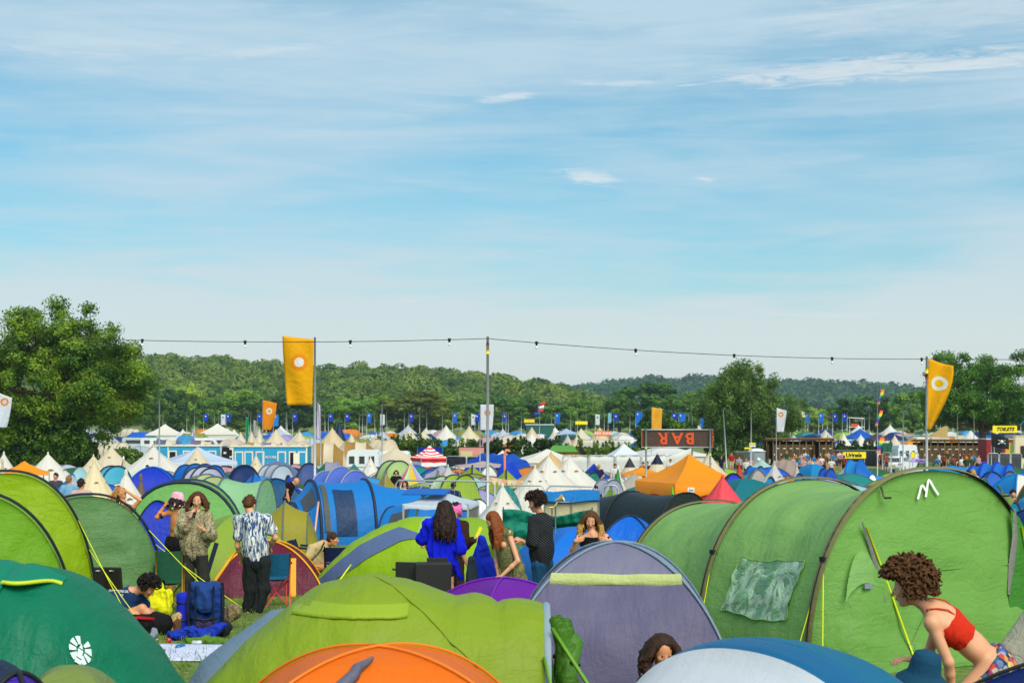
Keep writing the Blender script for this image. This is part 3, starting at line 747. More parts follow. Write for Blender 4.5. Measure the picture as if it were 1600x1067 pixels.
def wood_stuff(name, xs, ys, sp, zf, leafn, lsize, cr, m, seed, label, keep=None):
    r = np.random.default_rng(seed); X, Y = np.meshgrid(np.arange(*xs, sp), np.arange(*ys, sp*1.15)); X = X+r.uniform(-.45, .45, X.shape)*sp; Y = Y+r.uniform(-.45, .45, Y.shape)*sp
    X, Y = X.ravel(), Y.ravel()
    if keep is not None: k = keep(X, Y); X, Y = X[k], Y[k]
    tp = []
    for i in range(6):
        rr = np.random.default_rng(seed+i); bl = [(0, 0, .7, .92, .92, .80)]
        for _ in range(7):
            a = rr.uniform(0, 6.28); e = rr.uniform(.2, .75); bl.append((e*math.cos(a), e*math.sin(a), rr.uniform(.4, 1.15), *(rr.uniform(.32, .5),)*3))
        tp.append(leaves(bl, leafn, lsize/cr, seed+i, up=.6, jit=.5, shell=(.88, 1.03))[0])
    Vs = []; Z = terrain(X, Y)
    for i in range(len(X)):
        V = tp[i % 6]; a = r.uniform(0, 6.28); s = cr*r.uniform(.7, 1.35); sz = s*r.uniform(.85, 1.25)
        c, q = math.cos(a), math.sin(a)
        Vs.append(np.stack([X[i]+s*(V[:, 0]*c-V[:, 1]*q), Y[i]+s*(V[:, 0]*q+V[:, 1]*c), Z[i]+zf+sz*V[:, 2]], -1))
    V = np.concatenate(Vs).astype(np.float32)
    return tag(obj(name, V, np.arange(len(V)).reshape(-1, 4), m, smooth=False), label, 'woodland', kind='stuff')
wood_stuff('woodland', (-460, 118), (735, 1140), 13.5, 1.0, 950, .80, 8.6, LEAF_HILL, 5, 'dense green broadleaf wood covering the near hillside', keep=lambda X, Y: (terrain(X, Y) > -1.0) & (np.abs(X/Y) < .42))
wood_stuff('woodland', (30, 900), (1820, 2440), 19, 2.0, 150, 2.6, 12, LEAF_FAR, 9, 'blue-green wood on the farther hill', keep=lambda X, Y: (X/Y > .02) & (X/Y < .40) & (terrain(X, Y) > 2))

def crown_blobs(seed, n, rx, ry, rz, zc, br=(.16, .3), inner=.35, pw=1.0, cut=-.9):
    r = np.random.default_rng(seed); out = []
    for i in range(n):
        d = r.normal(size=3); d /= np.linalg.norm(d)
        if d[2] < cut: d[2] *= -.6
        rad = r.uniform(inner, .93)**.5 if inner < 1 else 1
        s = r.uniform(*br); wv = 1+.14*math.sin(3*math.atan2(d[1], d[0])+seed)+.1*math.sin(5*d[2]+seed)
        tap = (1-.35*max(0, d[2]))**(pw-1) if pw > 1 else 1
        out.append((d[0]*rx*rad*wv*tap, d[1]*ry*rad*wv*tap, zc+d[2]*rz*rad*wv, s*rx, s*rx, s*rx*.75))
    return out
def limbs(mb, base, blobs, r0, seed, nb=14, zsplit=.35, top=None):
    r = np.random.default_rng(seed); top = top or max(b[2] for b in blobs)*.8
    tr = [(0, 0, -.3), (.1*r0, 0, top*.15), (-.3*r0, .2*r0, top*.35), (.2*r0, 0, top*.6), (0, 0, top)]
    mb.tube(tr, [r0*1.35, r0, r0*.85, r0*.5, r0*.12], 8)
    for i in range(nb):
        b = blobs[int(r.integers(len(blobs)))]; f = r.uniform(.2, .7); s = Vector((0, 0, top*f)); e = Vector(b[:3])
        if e.z < s.z*.7: s.z = max(top*.18, e.z*.8)
        mid = s.lerp(e, .5)+Vector((r.normal()*.3, r.normal()*.3, -.06*(e-s).length))
        mb.tube([s, s.lerp(mid, .5)+Vector((0, 0, .1)), mid, e], [r0*.4, r0*.3, r0*.2, r0*.06], 5)
def tree(name, label, px, ytop, d, halfw, m, seed, nblob=60, nleaf=9000, ls=.3, trunk=.45, zc=.58, rzf=.46, group=None, pw=1.0, br=(.16, .3), cat='tree', ylocal=0, up=.25, inner=.35, cut=-.9, nb=14, tall=1.):
    x = WX(px, d); z0 = float(terrain(x, d)); Ht = WZ(ytop, d)-z0; rx = halfw*d/F
    T = thing(name, label, cat, (x, d, z0), 0, group)
    bl = crown_blobs(seed, nblob, rx*.86, rx*.86, Ht*rzf*.93, Ht*zc, br, inner, pw, cut)
    bl = [(a, b, c_, r1, r2, r3*tall) for a, b, c_, r1, r2, r3 in bl]
    mb = MB(); limbs(mb, None, bl, trunk, seed, nb); mb.build('trunk', BARK, T, True)
    V, Fq = leaves(bl, nleaf, ls, seed, up, .8, (.15, 1.35)); obj('crown', V, Fq, m, T, False)
    return T
tree('oak_tree', 'huge dark green oak filling the left edge of the camp', 85, 480, 150, 166, LEAF_OAK, 21, 430, 130000, .16, .75, zc=.53, rzf=.50, br=(.06, .135), nb=40, inner=.22, cut=-1)
tree('poplar_tree', 'loose-leaved pointed pale green tree behind the upside-down bar sign', 1163, 562, 190, 100, LEAF_POP, 33, 340, 80000, .15, .4, zc=.50, rzf=.50, br=(.06, .14), pw=1.7, cut=-1, inner=.12, tall=1.8)
tree('oak_tree', 'spreading oak with open limbs beside the toilets sign', 1535, 549, 230, 108, LEAF_DARK, 42, 200, 60000, .20, .6, zc=.58, rzf=.44, br=(.07, .15), nb=36, inner=.25, cut=-1)
tree('round_tree', 'low dark bushy tree standing directly behind the bar board', 1036, 645, 165, 54, LEAF_OAK, 51, 90, 24000, .16, .3, zc=.5, rzf=.55, cut=-1, br=(.12,.22))
row = [(238, 622, 22, 1), (262, 612, 24, 0), (290, 603, 27, 2), (330, 622, 24, 0), (378, 612, 42, 2), (425, 628, 26, 1), (462, 622, 34, 0), (505, 632, 26, 1), (548, 622, 38, 0), (598, 622, 32, 1), (650, 609, 50, 3), (700, 628, 30, 1),
       (742, 630, 28, 0), (785, 624, 34, 0), (830, 630, 34, 1), (872, 632, 26, 0), (905, 624, 28, 2), (945, 636, 20, 1), (968, 620, 30, 1), (1015, 602, 52, 0), (1062, 620, 34, 2), (1098, 612, 40, 1),
       (1235, 642, 24, 0), (1268, 638, 26, 2), (1305, 634, 28, 0), (1348, 622, 34, 0), (1388, 634, 22, 1), (1425, 610, 34, 0), (1460, 626, 26, 1), (1500, 650, 20, 0), (1575, 638, 34, 1), (1615, 648, 30, 0), (180, 618, 30, 0), (130, 615, 30, 1)]
MR = [LEAF_DARK, leafm('leaf_mid', '2a4a12', '527c20', '8caa38', .12), leafm('leaf_light', '446a1a', '6c962a', 'a6bf46', .12), leafm('leaf_olive', '4c5c1a', '727f24', '9c9c36', .12)]
PROT = {}
for i, (px, yt, hw, k) in enumerate(row):
    d = 520+(i*37 % 90)
    if (k, i % 3) not in PROT:
        x = WX(px, d); Hn = 12.0; T = thing('broadleaf_tree', 'x', 'tree', (0, 0, 0), 0)
        bl = crown_blobs(60+i, 60, 6.0*.85, 6.0*.85, 5.9, 5.6, (.17, .30), .3, cut=-1)
        mb = MB(); limbs(mb, None, bl, .35, i, 6); mb.build('trunk', BARK, T, True)
        V, Fq = leaves(bl, 9000, .34, 60+i, .3, .6, (.4, 1.2)); obj('crown', V, Fq, MR[k], T, False); PROT[(k, i % 3)] = T; first = True
    else: first = False
    T = PROT[(k, i % 3)] if first else dup(PROT[(k, i % 3)])
    x = WX(px, d); z0 = float(terrain(x, d)); Ht = (WZ(yt, d)-z0)*1.12
    T.location = (x, d, z0); T.rotation_euler.z = i*1.3; T.scale = (hw*d/F/6.0*1.3, hw*d/F/6.0*1.3, Ht/12.2)
    T['label'] = ['dark green tree in the belt beyond the far tents', 'mid green tree in the belt beyond the far tents', 'fresh light green tree in the belt beyond the far tents', 'broad olive-yellow tree in the belt beyond the far tents'][k]
    T['group'] = 'trees in the belt beyond the far tents'
def hedge(label, px0, px1, yt, d, seed, hmin=.7, n=None, m=None, depth=1.6):
    r = np.random.default_rng(seed); x0, x1 = WX(px0, d), WX(px1, d); z0 = G(x0, d); Ht = WZ(yt, d)-z0; bl = []
    k = int((x1-x0)/.9)+2
    for i in range(k):
        x = x0+(x1-x0)*i/(k-1); h = Ht*r.uniform(hmin, 1.0)
        for z in np.arange(.5, h-.4, .8): bl.append((x-(x0+x1)/2+r.normal()*.2, r.normal()*depth*.3, z, .75, .7, .6))
        for _ in range(3): bl.append((x-(x0+x1)/2+r.normal()*.4, r.normal()*.4, h-.15, .13, .13, r.uniform(.35, .6)))
    nl = n or int(len(bl)*120)
    V, Fq = leaves(bl, nl, .17, seed, .3)
    T = obj('hedge', V, Fq, m or LEAF_HEDGE, smooth=False, loc=((x0+x1)/2, d, z0)); tag(T, label, 'hedge')
hedge('long scrubby hedge behind the red striped tent and black fence', 592, 735, 678, 158, 1)
hedge('tall ragged hedge stretch behind the big blue tent', 735, 880, 685, 156, 2)
hedge('hedge stretch between the wooden hut and the white marquees', 893, 990, 690, 154, 3)
hedge('hedge behind the blue washroom cabins and the caravan', 470, 545, 703, 150, 4)
hedge('overgrown hedge foot under the big oak', 180, 262, 703, 140, 5)
hedge('hedge in front of the tall poplar', 1110, 1202, 692, 172, 6)
hedge('trimmed low hedge behind the urinals container', 1296, 1378, 691, 162, 7, .9)

def bush(label, px, d, w_, h, seed, m=None):
    x = WX(px, d); z0 = G(x, d); r = np.random.default_rng(seed); bl = []
    for _ in range(int(18*w_)): u = r.uniform(-1, 1); bl.append((u*w_/2, r.normal()*.5, r.uniform(.4, h*(1-.35*u*u)-.3), .8, .7, .65))
    V, Fq = leaves(bl, len(bl)*110, .17, seed, .3); tag(obj('bush', V, Fq, m or LEAF_OAK, smooth=False, loc=(x, d, z0)), label, 'bush')
bush('dark leafy bushes filling the foot of the big oak at the left edge', 25, 146, 15, 5.6, 5)
bush('leafy bush under the right half of the big oak', 112, 147, 4.4, 3.6, 6)
# near grass
def grass():
    r = np.random.default_rng(3); n = 26000; x = r.uniform(-9, 3, n); y = r.uniform(8.5, 26, n)
    h = r.uniform(.04, .11, n); a = r.uniform(0, 6.28, n); w_ = r.uniform(.004, .008, n); z = gz(x, y)
    cx, sx = np.cos(a), np.sin(a); lx, ly = r.normal(size=n)*.04, r.normal(size=n)*.04
    V = np.stack([np.stack([x-w_*cx, y-w_*sx, z], -1), np.stack([x+w_*cx, y+w_*sx, z], -1), np.stack([x+lx+w_*.3*cx, y+ly+w_*.3*sx, z+h], -1), np.stack([x+lx-w_*.3*cx, y+ly-w_*.3*sx, z+h], -1)], 1).reshape(-1, 3)
    tag(obj('grass', V, np.arange(n*4).reshape(-1, 4), leafm('grass_blades', '3a5a14', '5c8420', '8fa03a', 3), smooth=False), 'short trampled green grass between the near tents', 'grass', kind='stuff')
grass()
# ------------------------------------------------------------------ the large tents in front
VENT = plain('8a6b3a', .8); BLK = plain('14171a', .6); STEEL = plain('b4b8b8', .42, .35); WHT = plain('e6e6e2', .6)
YEL = plain('d8e21a', .5); ORG = plain('f2792a', .6)
def guy(T, pts, m=None, r=.006): MB().tube(pts, r, 4).build('guy_line', m or YEL, T, True)
def slack(a, b, s=.03, n=6):
    a, b = Vector(a), Vector(b); return [a.lerp(b, i/(n-1))-Vector((0, 0, s*math.sin(math.pi*i/(n-1)))) for i in range(n)]

# A: big green tunnel tent with white mountain mark
def big_green():
    p0 = Vector((3.02, 14.5)); p1 = Vector((5.95, 16.0)); c = (p0+p1)/2; v = (p1-p0); wd = v.length; v.normalize()
    ax = Vector((v.y, -v.x))                     # outward from the door, towards the camera side
    yaw = math.atan2(ax.y, ax.x)
    g = cloth('93c56e', .9, .86, .24); g2 = cloth('83bb58', 1.0, .86, .24); gd = cloth('4a9432', 1.4, .8, .2)
    T = thing('tunnel_tent', 'large green tunnel tent with a white twin-peak mark over its door', 'tent', (c.x, c.y, G(c.x, c.y)), yaw)
    H = 2.06
    A = [(-6.0, 2.2, .62), (-4.1, wd*.84, 1.50), (-2.05, wd*.95, H*.915), (0, wd, H)]
    t = Tunnel(A, .10, amp=.03, seed=11)
    for i in range(3): gobj('flysheet', t.cover(i, i+1, 30, 64), g, T)
    gobj('rear_panel', t.end(0, -1, .3, 8, 40), g, T)
    t.amp = .012; D = t.end(3, 1, .30, 26, 80); gobj('door_panel', D, g2, T)
    sl = cloth('857f4c', .6, .8, 0)
    for i in (1, 2, 3):
        b = gobj('pole_sleeve', t.band(i, .10 if i < 3 else .12, .02), sl, T)
    # the sides of the door: grey gusset strips and darker side doors with a zip
    u0, w_, h = A[3]
    def dp(y, z, off=.02): return (u0+.30*(1-z/h)+off, y, z)
    def strip(name, pts, wd_, m, off=.026, n=14):
        pts = [Vector(p) for p in pts]; L = []; 
        for i, q in enumerate(pts):
            tg = (pts[min(i+1, len(pts)-1)]-pts[max(i-1, 0)]).normalized(); nr = Vector((-tg.y, tg.x)); w2 = wd_[i] if isinstance(wd_, list) else wd_
            L.append([dp(*(q-nr*w2/2), off-.012), dp(*q, off+.008), dp(*(q+nr*w2/2), off-.012)])
        return gobj(name, np.array(L), m, T)
    gr = cloth('83837a', 1.0, .7, 0)
    # local y: +y is picture-left? computed from v
    sgn = 1 if (Matrix.Rotation(yaw, 2) @ Vector((0, 1))).dot(v) > 0 else -1
    Y = lambda s: sgn*s                         # s from - (picture left) to + (picture right), metres
    strip('gusset', [Vector((Y(-1.02), 1.55)), Vector((Y(-.93), 1.30)), Vector((Y(-.86), 1.0)), Vector((Y(-.82), .72))], [.01, .06, .06, .02], gr, .022)
    strip('gusset', [Vector((Y(1.16), 1.62)), Vector((Y(1.12), 1.30)), Vector((Y(1.02), 1.0)), Vector((Y(.93), .7))], [.02, .09, .09, .03], gr, .024)
    for pts in ([(-.98, 1.50), (-.80, 1.0), (-.62, .45), (-.5, .1)], [(1.22, 1.42), (1.26, 1.0), (1.38, .5), (1.45, .12)]):
        MB().tube([dp(Y(a), b, .03) for a, b in pts], .012, 5).build('door_zip', YEL, T, True)
    # rain hood over the side vent
    hood = []
    for k in np.linspace(0, 1, 16):
        bz = .74+.19*math.sin(math.pi*k)**.7; xx = -1.32+.52*k; hood.append([dp(Y(xx), bz+e_*(.30*math.sin(math.pi*k)**.8+.02), .006+.030*math.sin(math.pi*k)*(1-e_)) for e_ in (1, .75, .5, .25, 0)])
    gobj('vent_hood', np.array(hood), g, T)
    MB().box(dp(Y(-1.05), .90, .05), (.02, .1, .05)).build('vent_tab', plain('7f8b8c'), T)
    LE = [(1.10, 1.62), (1.08, 1.3), (1.0, 1.0), (.93, .7), (.92, .4), (.95, .06)]; RE = [(1.22, 1.52), (1.36, 1.25), (1.46, 1.0), (1.53, .7), (1.57, .4), (1.58, .06)]
    gobj('side_door', np.array([[dp(Y(a[0]*(1-k)+b[0]*k), a[1]*(1-k)+b[1]*k, .012) for k in np.linspace(0, 1, 6)] for a, b in zip(LE, RE)]), gd, T)
    for a_, b_ in (((-1.25, 1.0), (1.0, 1.02)),): MB().tube([dp(Y(a_[0]*(1-k)+b_[0]*k), a_[1]*(1-k)+b_[1]*k, .006) for k in np.linspace(0, 1, 9)], .006, 4).build('seam', g2, T, True)
    # mark
    def stroke(pts, r=.0145):
        L = []; 
        for i, q in enumerate(pts):
            q = Vector(q); tg = (Vector(pts[min(i+1, len(pts)-1)])-Vector(pts[max(i-1, 0)])).normalized(); nr = Vector((-tg.y, tg.x))
            L.append([dp(Y((q-nr*r).x), (q-nr*r).y, .022), dp(Y(q.x), q.y, .027), dp(Y((q+nr*r).x), (q+nr*r).y, .022)])
        return L
    m1 = [(-.28, 1.60), (-.22, 1.72), (-.155, 1.855), (-.12, 1.875), (-.085, 1.85), (-.03, 1.76)]
    m2 = [(-.06, 1.64), (-.01, 1.78), (.045, 1.955), (.075, 1.985), (.11, 1.95), (.2, 1.80), (.29, 1.68)]
    sc_ = lambda L: [((a-.0)*.52-.09, (b-1.80)*.52+1.865) for a, b in L]; m1, m2 = sc_(m1), sc_(m2)
    mb = MB(); mb.grid(np.array(stroke(m1))); mb.grid(np.array(stroke(m2))); mb.build('peak_mark', WHT, T, True)
    for s in (-.72, .93):
        zz = 1.78 if s > 0 else 1.80
        mb = MB(); mb.tube([dp(Y(s), zz+.10, .02), dp(Y(s*1.02+.01), zz+.05, .045), dp(Y(s*1.02+.02), zz, .04)], .012, 5); mb.build('door_toggle', plain('5a5232'), T, True)
        MB().box(dp(Y(s*1.02+.035), zz-.01, .08), (.03, .08, .018)).build('toggle_bar', BLK, T)
    # crinkled clear window in the middle bay
    side = .5+sgn*-.5                              # t=0 side is local -y
    def tt(z): return z if sgn > 0 else 1-z
    ta, tb = sorted((tt(.072), tt(.190)))
    def plastic(q):
        o = q('ShaderNodeTexCoord').outputs['Object']
        n1 = q('ShaderNodeTexNoise', i0=o, Scale=2.6, Detail=7, Distortion=1.6, Roughness=.6)
        rd = q.m('ABSOLUTE', q.m('SUBTRACT', n1.outputs[0], .5))
        bp = q('ShaderNodeBump', Strength=1.0, Distance=.16, Height=rd)
        col = q.mix(q.smooth(rd, .0, .11), lin('a9c9a4'), lin('5f9e5c', .85))
        return q('ShaderNodeBsdfPrincipled', Base_Color=col, Roughness=.16, Specular_IOR_Level=.9, Coat_Weight=.6, Coat_Roughness=.1, Normal=bp)
    FF, TT = np.meshgrid(np.linspace(0, 1, 46), np.linspace(0, 1, 46), indexing='ij')
    eg = .015*np.sin(TT*9+1)+.008*np.sin(TT*23); eh = .02*np.sin(FF*8)+.01*np.sin(FF*21)
    f_ = 2.22+.58*(FF+eg*(1-2*FF)*-1+.08*(TT-.5)); t_ = ta+(tb-ta)*(TT+eh*(1-2*TT))
    Pw = t.S(f_, t_); e = 1e-3; Nn = np.cross(t.S(f_+e, t_)-Pw, t.S(f_, t_+e)-Pw); Nn /= np.linalg.norm(Nn, axis=-1, keepdims=True)+1e-12
    if Nn[..., 2].mean() < 0: Nn = -Nn
    Pw = Pw+Nn*(.014+wob(Pw, .010, 3, 6)[..., None])
    wn = gobj('window', Pw, mat('plastic_window', plastic), T)
    MB().tube(list(Pw[0])+list(Pw[:, -1])+list(Pw[-1][::-1])+list(Pw[::-1, 0]), .007, 4).build('stitched_edge', g, wn, True)
    # pole feet and guy lines on the near side
    for i in (1, 2, 3):
        u, w2, h2 = A[i]; P = t.arch(i, .03)
        k = 7 if sgn > 0 else -8
        near = P[:9] if sgn > 0 else P[-9:]
        MB().tube(P, .014, 6).build('pole', BLK, T, True)
        a = P[k]; s = -1 if sgn > 0 else 1
        MB().box(a, (.07, .05, .05)).build('pole_clip', BLK, T)
        guy(T, slack(a, (u+(.35 if i == 3 else .1), a[1]+s*.30, .02), .01), r=.008)
        guy(T, slack(a, (u-.05, a[1]+s*.38, .02), .01), r=.007) if i == 3 else None
    far = t.arch(3, .03)[-8 if sgn > 0 else 7]; s = 1 if sgn > 0 else -1
    guy(T, slack(far, (u0+.4, far[1]+s*.7, .02), .01), r=.008)
    guy(T, slack((u0+.1, s*1.42, .72), (u0+.5, s*2.0, .75), .05), BLK, .012)
big_green()

# B: grey-violet dome
def violet_dome():
    x, y = WX(962, 14.0), 14.0
    T = thing('dome_tent', 'grey-violet dome tent with a pale yellow rain strip, in front of the big green tunnel', 'tent', (x, y, G(x, y)), R(-4))
    vi = cloth('6f6a8c', .55, .72, .12); vg = cloth('8a88a2', .8, .74, .14); side = cloth('8fa3b8', .8, .8, .12); pale = cloth('cfd98a', .8, .80, .1)
    g, poles = dome_cover(1.09, 1.0, 1.36, .06, 1.9, .62, .022, 4, 24, 22)
    lo = g[0]; k = 12
    gobj('front_panel', lo[k:], vi, T); gobj('top_panel', lo[:k+1], vg, T)
    gobj('side_panel', g[1], side, T); gobj('rear_panel', g[2], vg, T); gobj('side_panel', g[3], vg, T)
    # rain strip: proud flap where the panels meet
    row = lo[k]; P = []
    for e, (o_, dz_) in enumerate([(0.004, .06), (.012, .045), (.026, .0), (.034, -.045), (.012, -.055)]):
        r_ = row.copy(); r_[:, 1] -= o_; r_[:, 2] += dz_-.012*np.sin(np.linspace(0, 9, len(row)))*(e > 2); r_[:, 0] *= 1.0+.012*e; P.append(r_)
    gobj('rain_strip', np.array(P), pale, T)
    for i, p in enumerate(poles):
        MB().tube(p, .014, 5).build('pole', side, T, True)
    # pale piping and band down the right-hand seam
    s1 = g[1]; nb = [[s1[j, 0]*1.012, s1[j, 3]*1.012] for j in range(7, 24)]
    gobj('piping', np.array([[a, (a+b)/2+np.array([.012, 0, 0]), b] for a, b in [(p*1, p*.82+q*.18) for p, q in nb]]), pale, T)
    mb = MB(); mb.tube([(1.14, -.94, .42), (1.24, -.90, .28), (1.40, -1.05, .02)], .018, 5); mb.build('strap', BLK, T, True)
violet_dome()

# C: lime tent in front, dome plus low porch to the right
def lime_front():
    d = 11.0; x0 = WX(585, d)
    T = thing('tunnel_tent', 'lime green low tent with a stitched brow seam and a small hooped porch', 'tent', (x0, d, G(x0, d)), 0)
    li = cloth('93ae24', .8, .86, .2, scale=1.2); 
    # profile as arches along +X; the tall arch runs across, so the tent slopes away on both sides
    A = [(-1.62, 1.3, .06), (-1.35, 1.55, .40), (-1.0, 1.8, .78), (-.6, 1.95, 1.10), (-.22, 2.0, 1.26), (.02, 2.0, 1.30), (.30, 1.9, 1.24), (.62, 1.72, 1.13), (.95, 1.5, 1.08), (1.33, 1.3, 1.055)]
    t = Tunnel(A, .0, q=.92, p=.8, amp=.022, seed=21)
    gobj('flysheet', t.cover(0, 9, 8, 60), li, T)
    gy = cloth('8aa0ab', .4, .85, 0)
    gobj('hoop', t.band(9, .05, .015), gy, T)
    e = t.end(9, 1, .05, 8, 40); dk = cloth('3f6f22', 1.2, .7, .1); gobj('door_panel', e, dk, T)
    # brow seam: a stitched fold on the camera side
    P = []
    for f in np.linspace(3.05, 6.0, 24):
        tt_ = np.linspace(.05, .48, 200); q = t.S(np.full(200, f), tt_); L_ = []
        for z_, o_ in ((1.14, .004), (1.10, .012), (1.075, .03), (1.05, .02), (1.045, -.005)):
            b_ = q[np.argmin(np.abs(q[:, 2]-z_))].copy(); b_[1] -= o_; b_[2] = min(z_, b_[2]); L_.append(b_)
        P.append(L_)
    P = np.array(P)
    gobj('brow_flap', P, cloth('9fbb2e', .6, .86, .15), T)
    # crease ribbon of the main pole
    MB().tube(np.concatenate([t.S(np.linspace(5.0, 8.2, 22), np.linspace(.47, .12, 22))])+np.array([0, -.004, .004]), .006, 5).build('pole_sleeve', cloth('8aa524', .5, .8, .1), T, True)
    # rolled door bundle hanging in the hoop
    mb = MB(); r = np.random.default_rng(4)
    for k in range(3):
        pts = [(1.40+.03*k, -.30+.05*k, .98-.02*k), (1.46+.02*k, -.40, .82), (1.45, -.33, .66-.08*k), (1.50, -.42, .50-.06*k), (1.46, -.4, .36)]
        mb.tube([tuple(np.array(p)+r.normal(size=3)*.015) for p in pts], [.05, .085, .065, .08, .02], 10)
    o = mb.build('rolled_door', cloth('4e8424', 1.2, .85, .1), T, True)
    MB().tube([(1.38, -.32, .72), (1.52, -.45, .70), (1.56, -.36, .66), (1.5, -.28, .72)], .02, 5).build('door_tie', BLK, T, True)
    for q in ((1.30, -.6, .5, 1.62, -1.0, .02), (1.36, -.45, .95, 2.0, -.9, .02), (1.3, -.55, .75, 1.5, -1.05, .02)):
        guy(T, slack(q[:3], q[3:], .01), cloth('6aa32a', .3, .9, 0), .016)
    guy(T, slack((1.3, -.62, .42), (1.36, -.66, .08), 0), YEL, .012); guy(T, slack((1.34, -.62, .42), (1.46, -.7, .08), 0), YEL, .012)
    # grey inner fly showing at the left
    x1 = WX(440, 12.3)
    T2, _ = tunnel_tent('small_tent', 'slate grey low tent tucked behind the lime front tent', x1, 12.5, R(20), [(-.95, .7, .06), (-.7, 1.0, .45), (-.1, 1.2, .86), (.6, 1.2, .84), (1.0, 1.0, .5)], cloth('7890a6', .8, .8, .12), None, .0, 7)
lime_front()

# D: orange dome right in front
def orange_front():
    d = 8.7; x0 = WX(592, d)
    T = thing('dome_tent', 'bright orange dome tent with a grey rolled vent flap', 'tent', (x0, d, G(x0, d)), R(6))
    og = cloth('ff7d12', .7, .9, .25)
    g, poles = dome_cover(1.12, .95, 1.05, .03, 2.0, .62, .010, 9, 20, 22)
    for i, q in enumerate(g): gobj('panel', q, og, T)
    for p in poles: MB().tube(p, .010, 5).build('pole_sleeve', cloth('ff8a20', .3, .9, .1), T, True)
    q = g[0]; mb = MB()
    a = [q[int(4+1.25*i), int(9-.62*i)]*1.0+np.array([0, -.02, .02]) for i in range(9)]
    mb.tube(a, [.010, .022, .034, .036, .044, .034, .030, .022, .010], 8); mb.build('vent_roll', cloth('66667a', 1.3, .75, 0), T, True)
orange_front()

# E: white and teal tent front right
def teal_front():
    d = 9.0
    x0 = WX(1170, d); yaw = R(-138)
    T = thing('tunnel_tent', 'pop-up tent with white end face and teal blue body, closest on the right', 'tent', (WX(1200, 8.9), 8.9, G(1.4, 8.9)), yaw)
    te = cloth('12749c', .7, .82, .15); wh = cloth('e4ebf3', .35, .84, .2); rim = cloth('0b5f8c', .5, .85, 0)
    t = Tunnel([(-1.2, 1.6, .25), (-.8, 2.15, .80), (-.35, 2.4, 1.01), (0, 2.35, 1.06), (.24, 2.28, 1.03)], .01, q=.95, p=.8, amp=.012, seed=31)
    gobj('flysheet', t.cover(0, 3, 14, 50), te, T); gobj('rim_band', t.cover(3, 4, 8, 50), rim, T)
    gobj('end_face', t.end(4, 1, 1.75, 16, 60), wh, T); gobj('rear_panel', t.end(0, -1, .2, 6, 30), te, T)
teal_front()

# F: navy and royal blue tent in the lower right corner
def corner_blue():
    d = 7.8
    T = thing('dome_tent', 'navy tent with a royal blue lower panel cut off by the lower right corner', 'tent', (WX(1775, d), d, G(3, d)), R(20))
    g, poles = dome_cover(1.22, 1.0, 1.15, .03, 1.9, .66, .012, 13, 18, 18)
    nv = cloth('0b2465', .8, .85, .1); ry = cloth('0a44d8', .8, .9, .2)
    for i in (0, 3): gobj('upper_panel', g[i][:11], nv, T); gobj('lower_panel', g[i][10:], ry, T)
    for i in (1, 2): gobj('side_panel', g[i], nv, T)
    for p in poles: MB().tube(p, .012, 5).build('pole', BLK, T, True)
corner_blue()

# G: cream canvas at the right edge with dark ties
def cream_edge():
    d = 11.6; x0 = WX(1668, d)
    T = bell_tent('bell_tent', 'cream canvas tent edge with dark straps at the far right', x0, d, 1.05, 1.62, cloth('d9cfb0', 1.0, .8, .1), wall=.05, sides=8, seed=4, vents=False)
    MB().tube([(-.72, -.45, .62), (-.62, -.62, .50), (-.5, -.72, .55)], .015, 5).build('strap', BLK, T, True)
    MB().tube([(-.3, -.95, .3), (-.45, -.85, .42), (-.55, -.72, .48), (-.62, -.6, .6)], .012, 5).build('strap', BLK, T, True)
cream_edge()

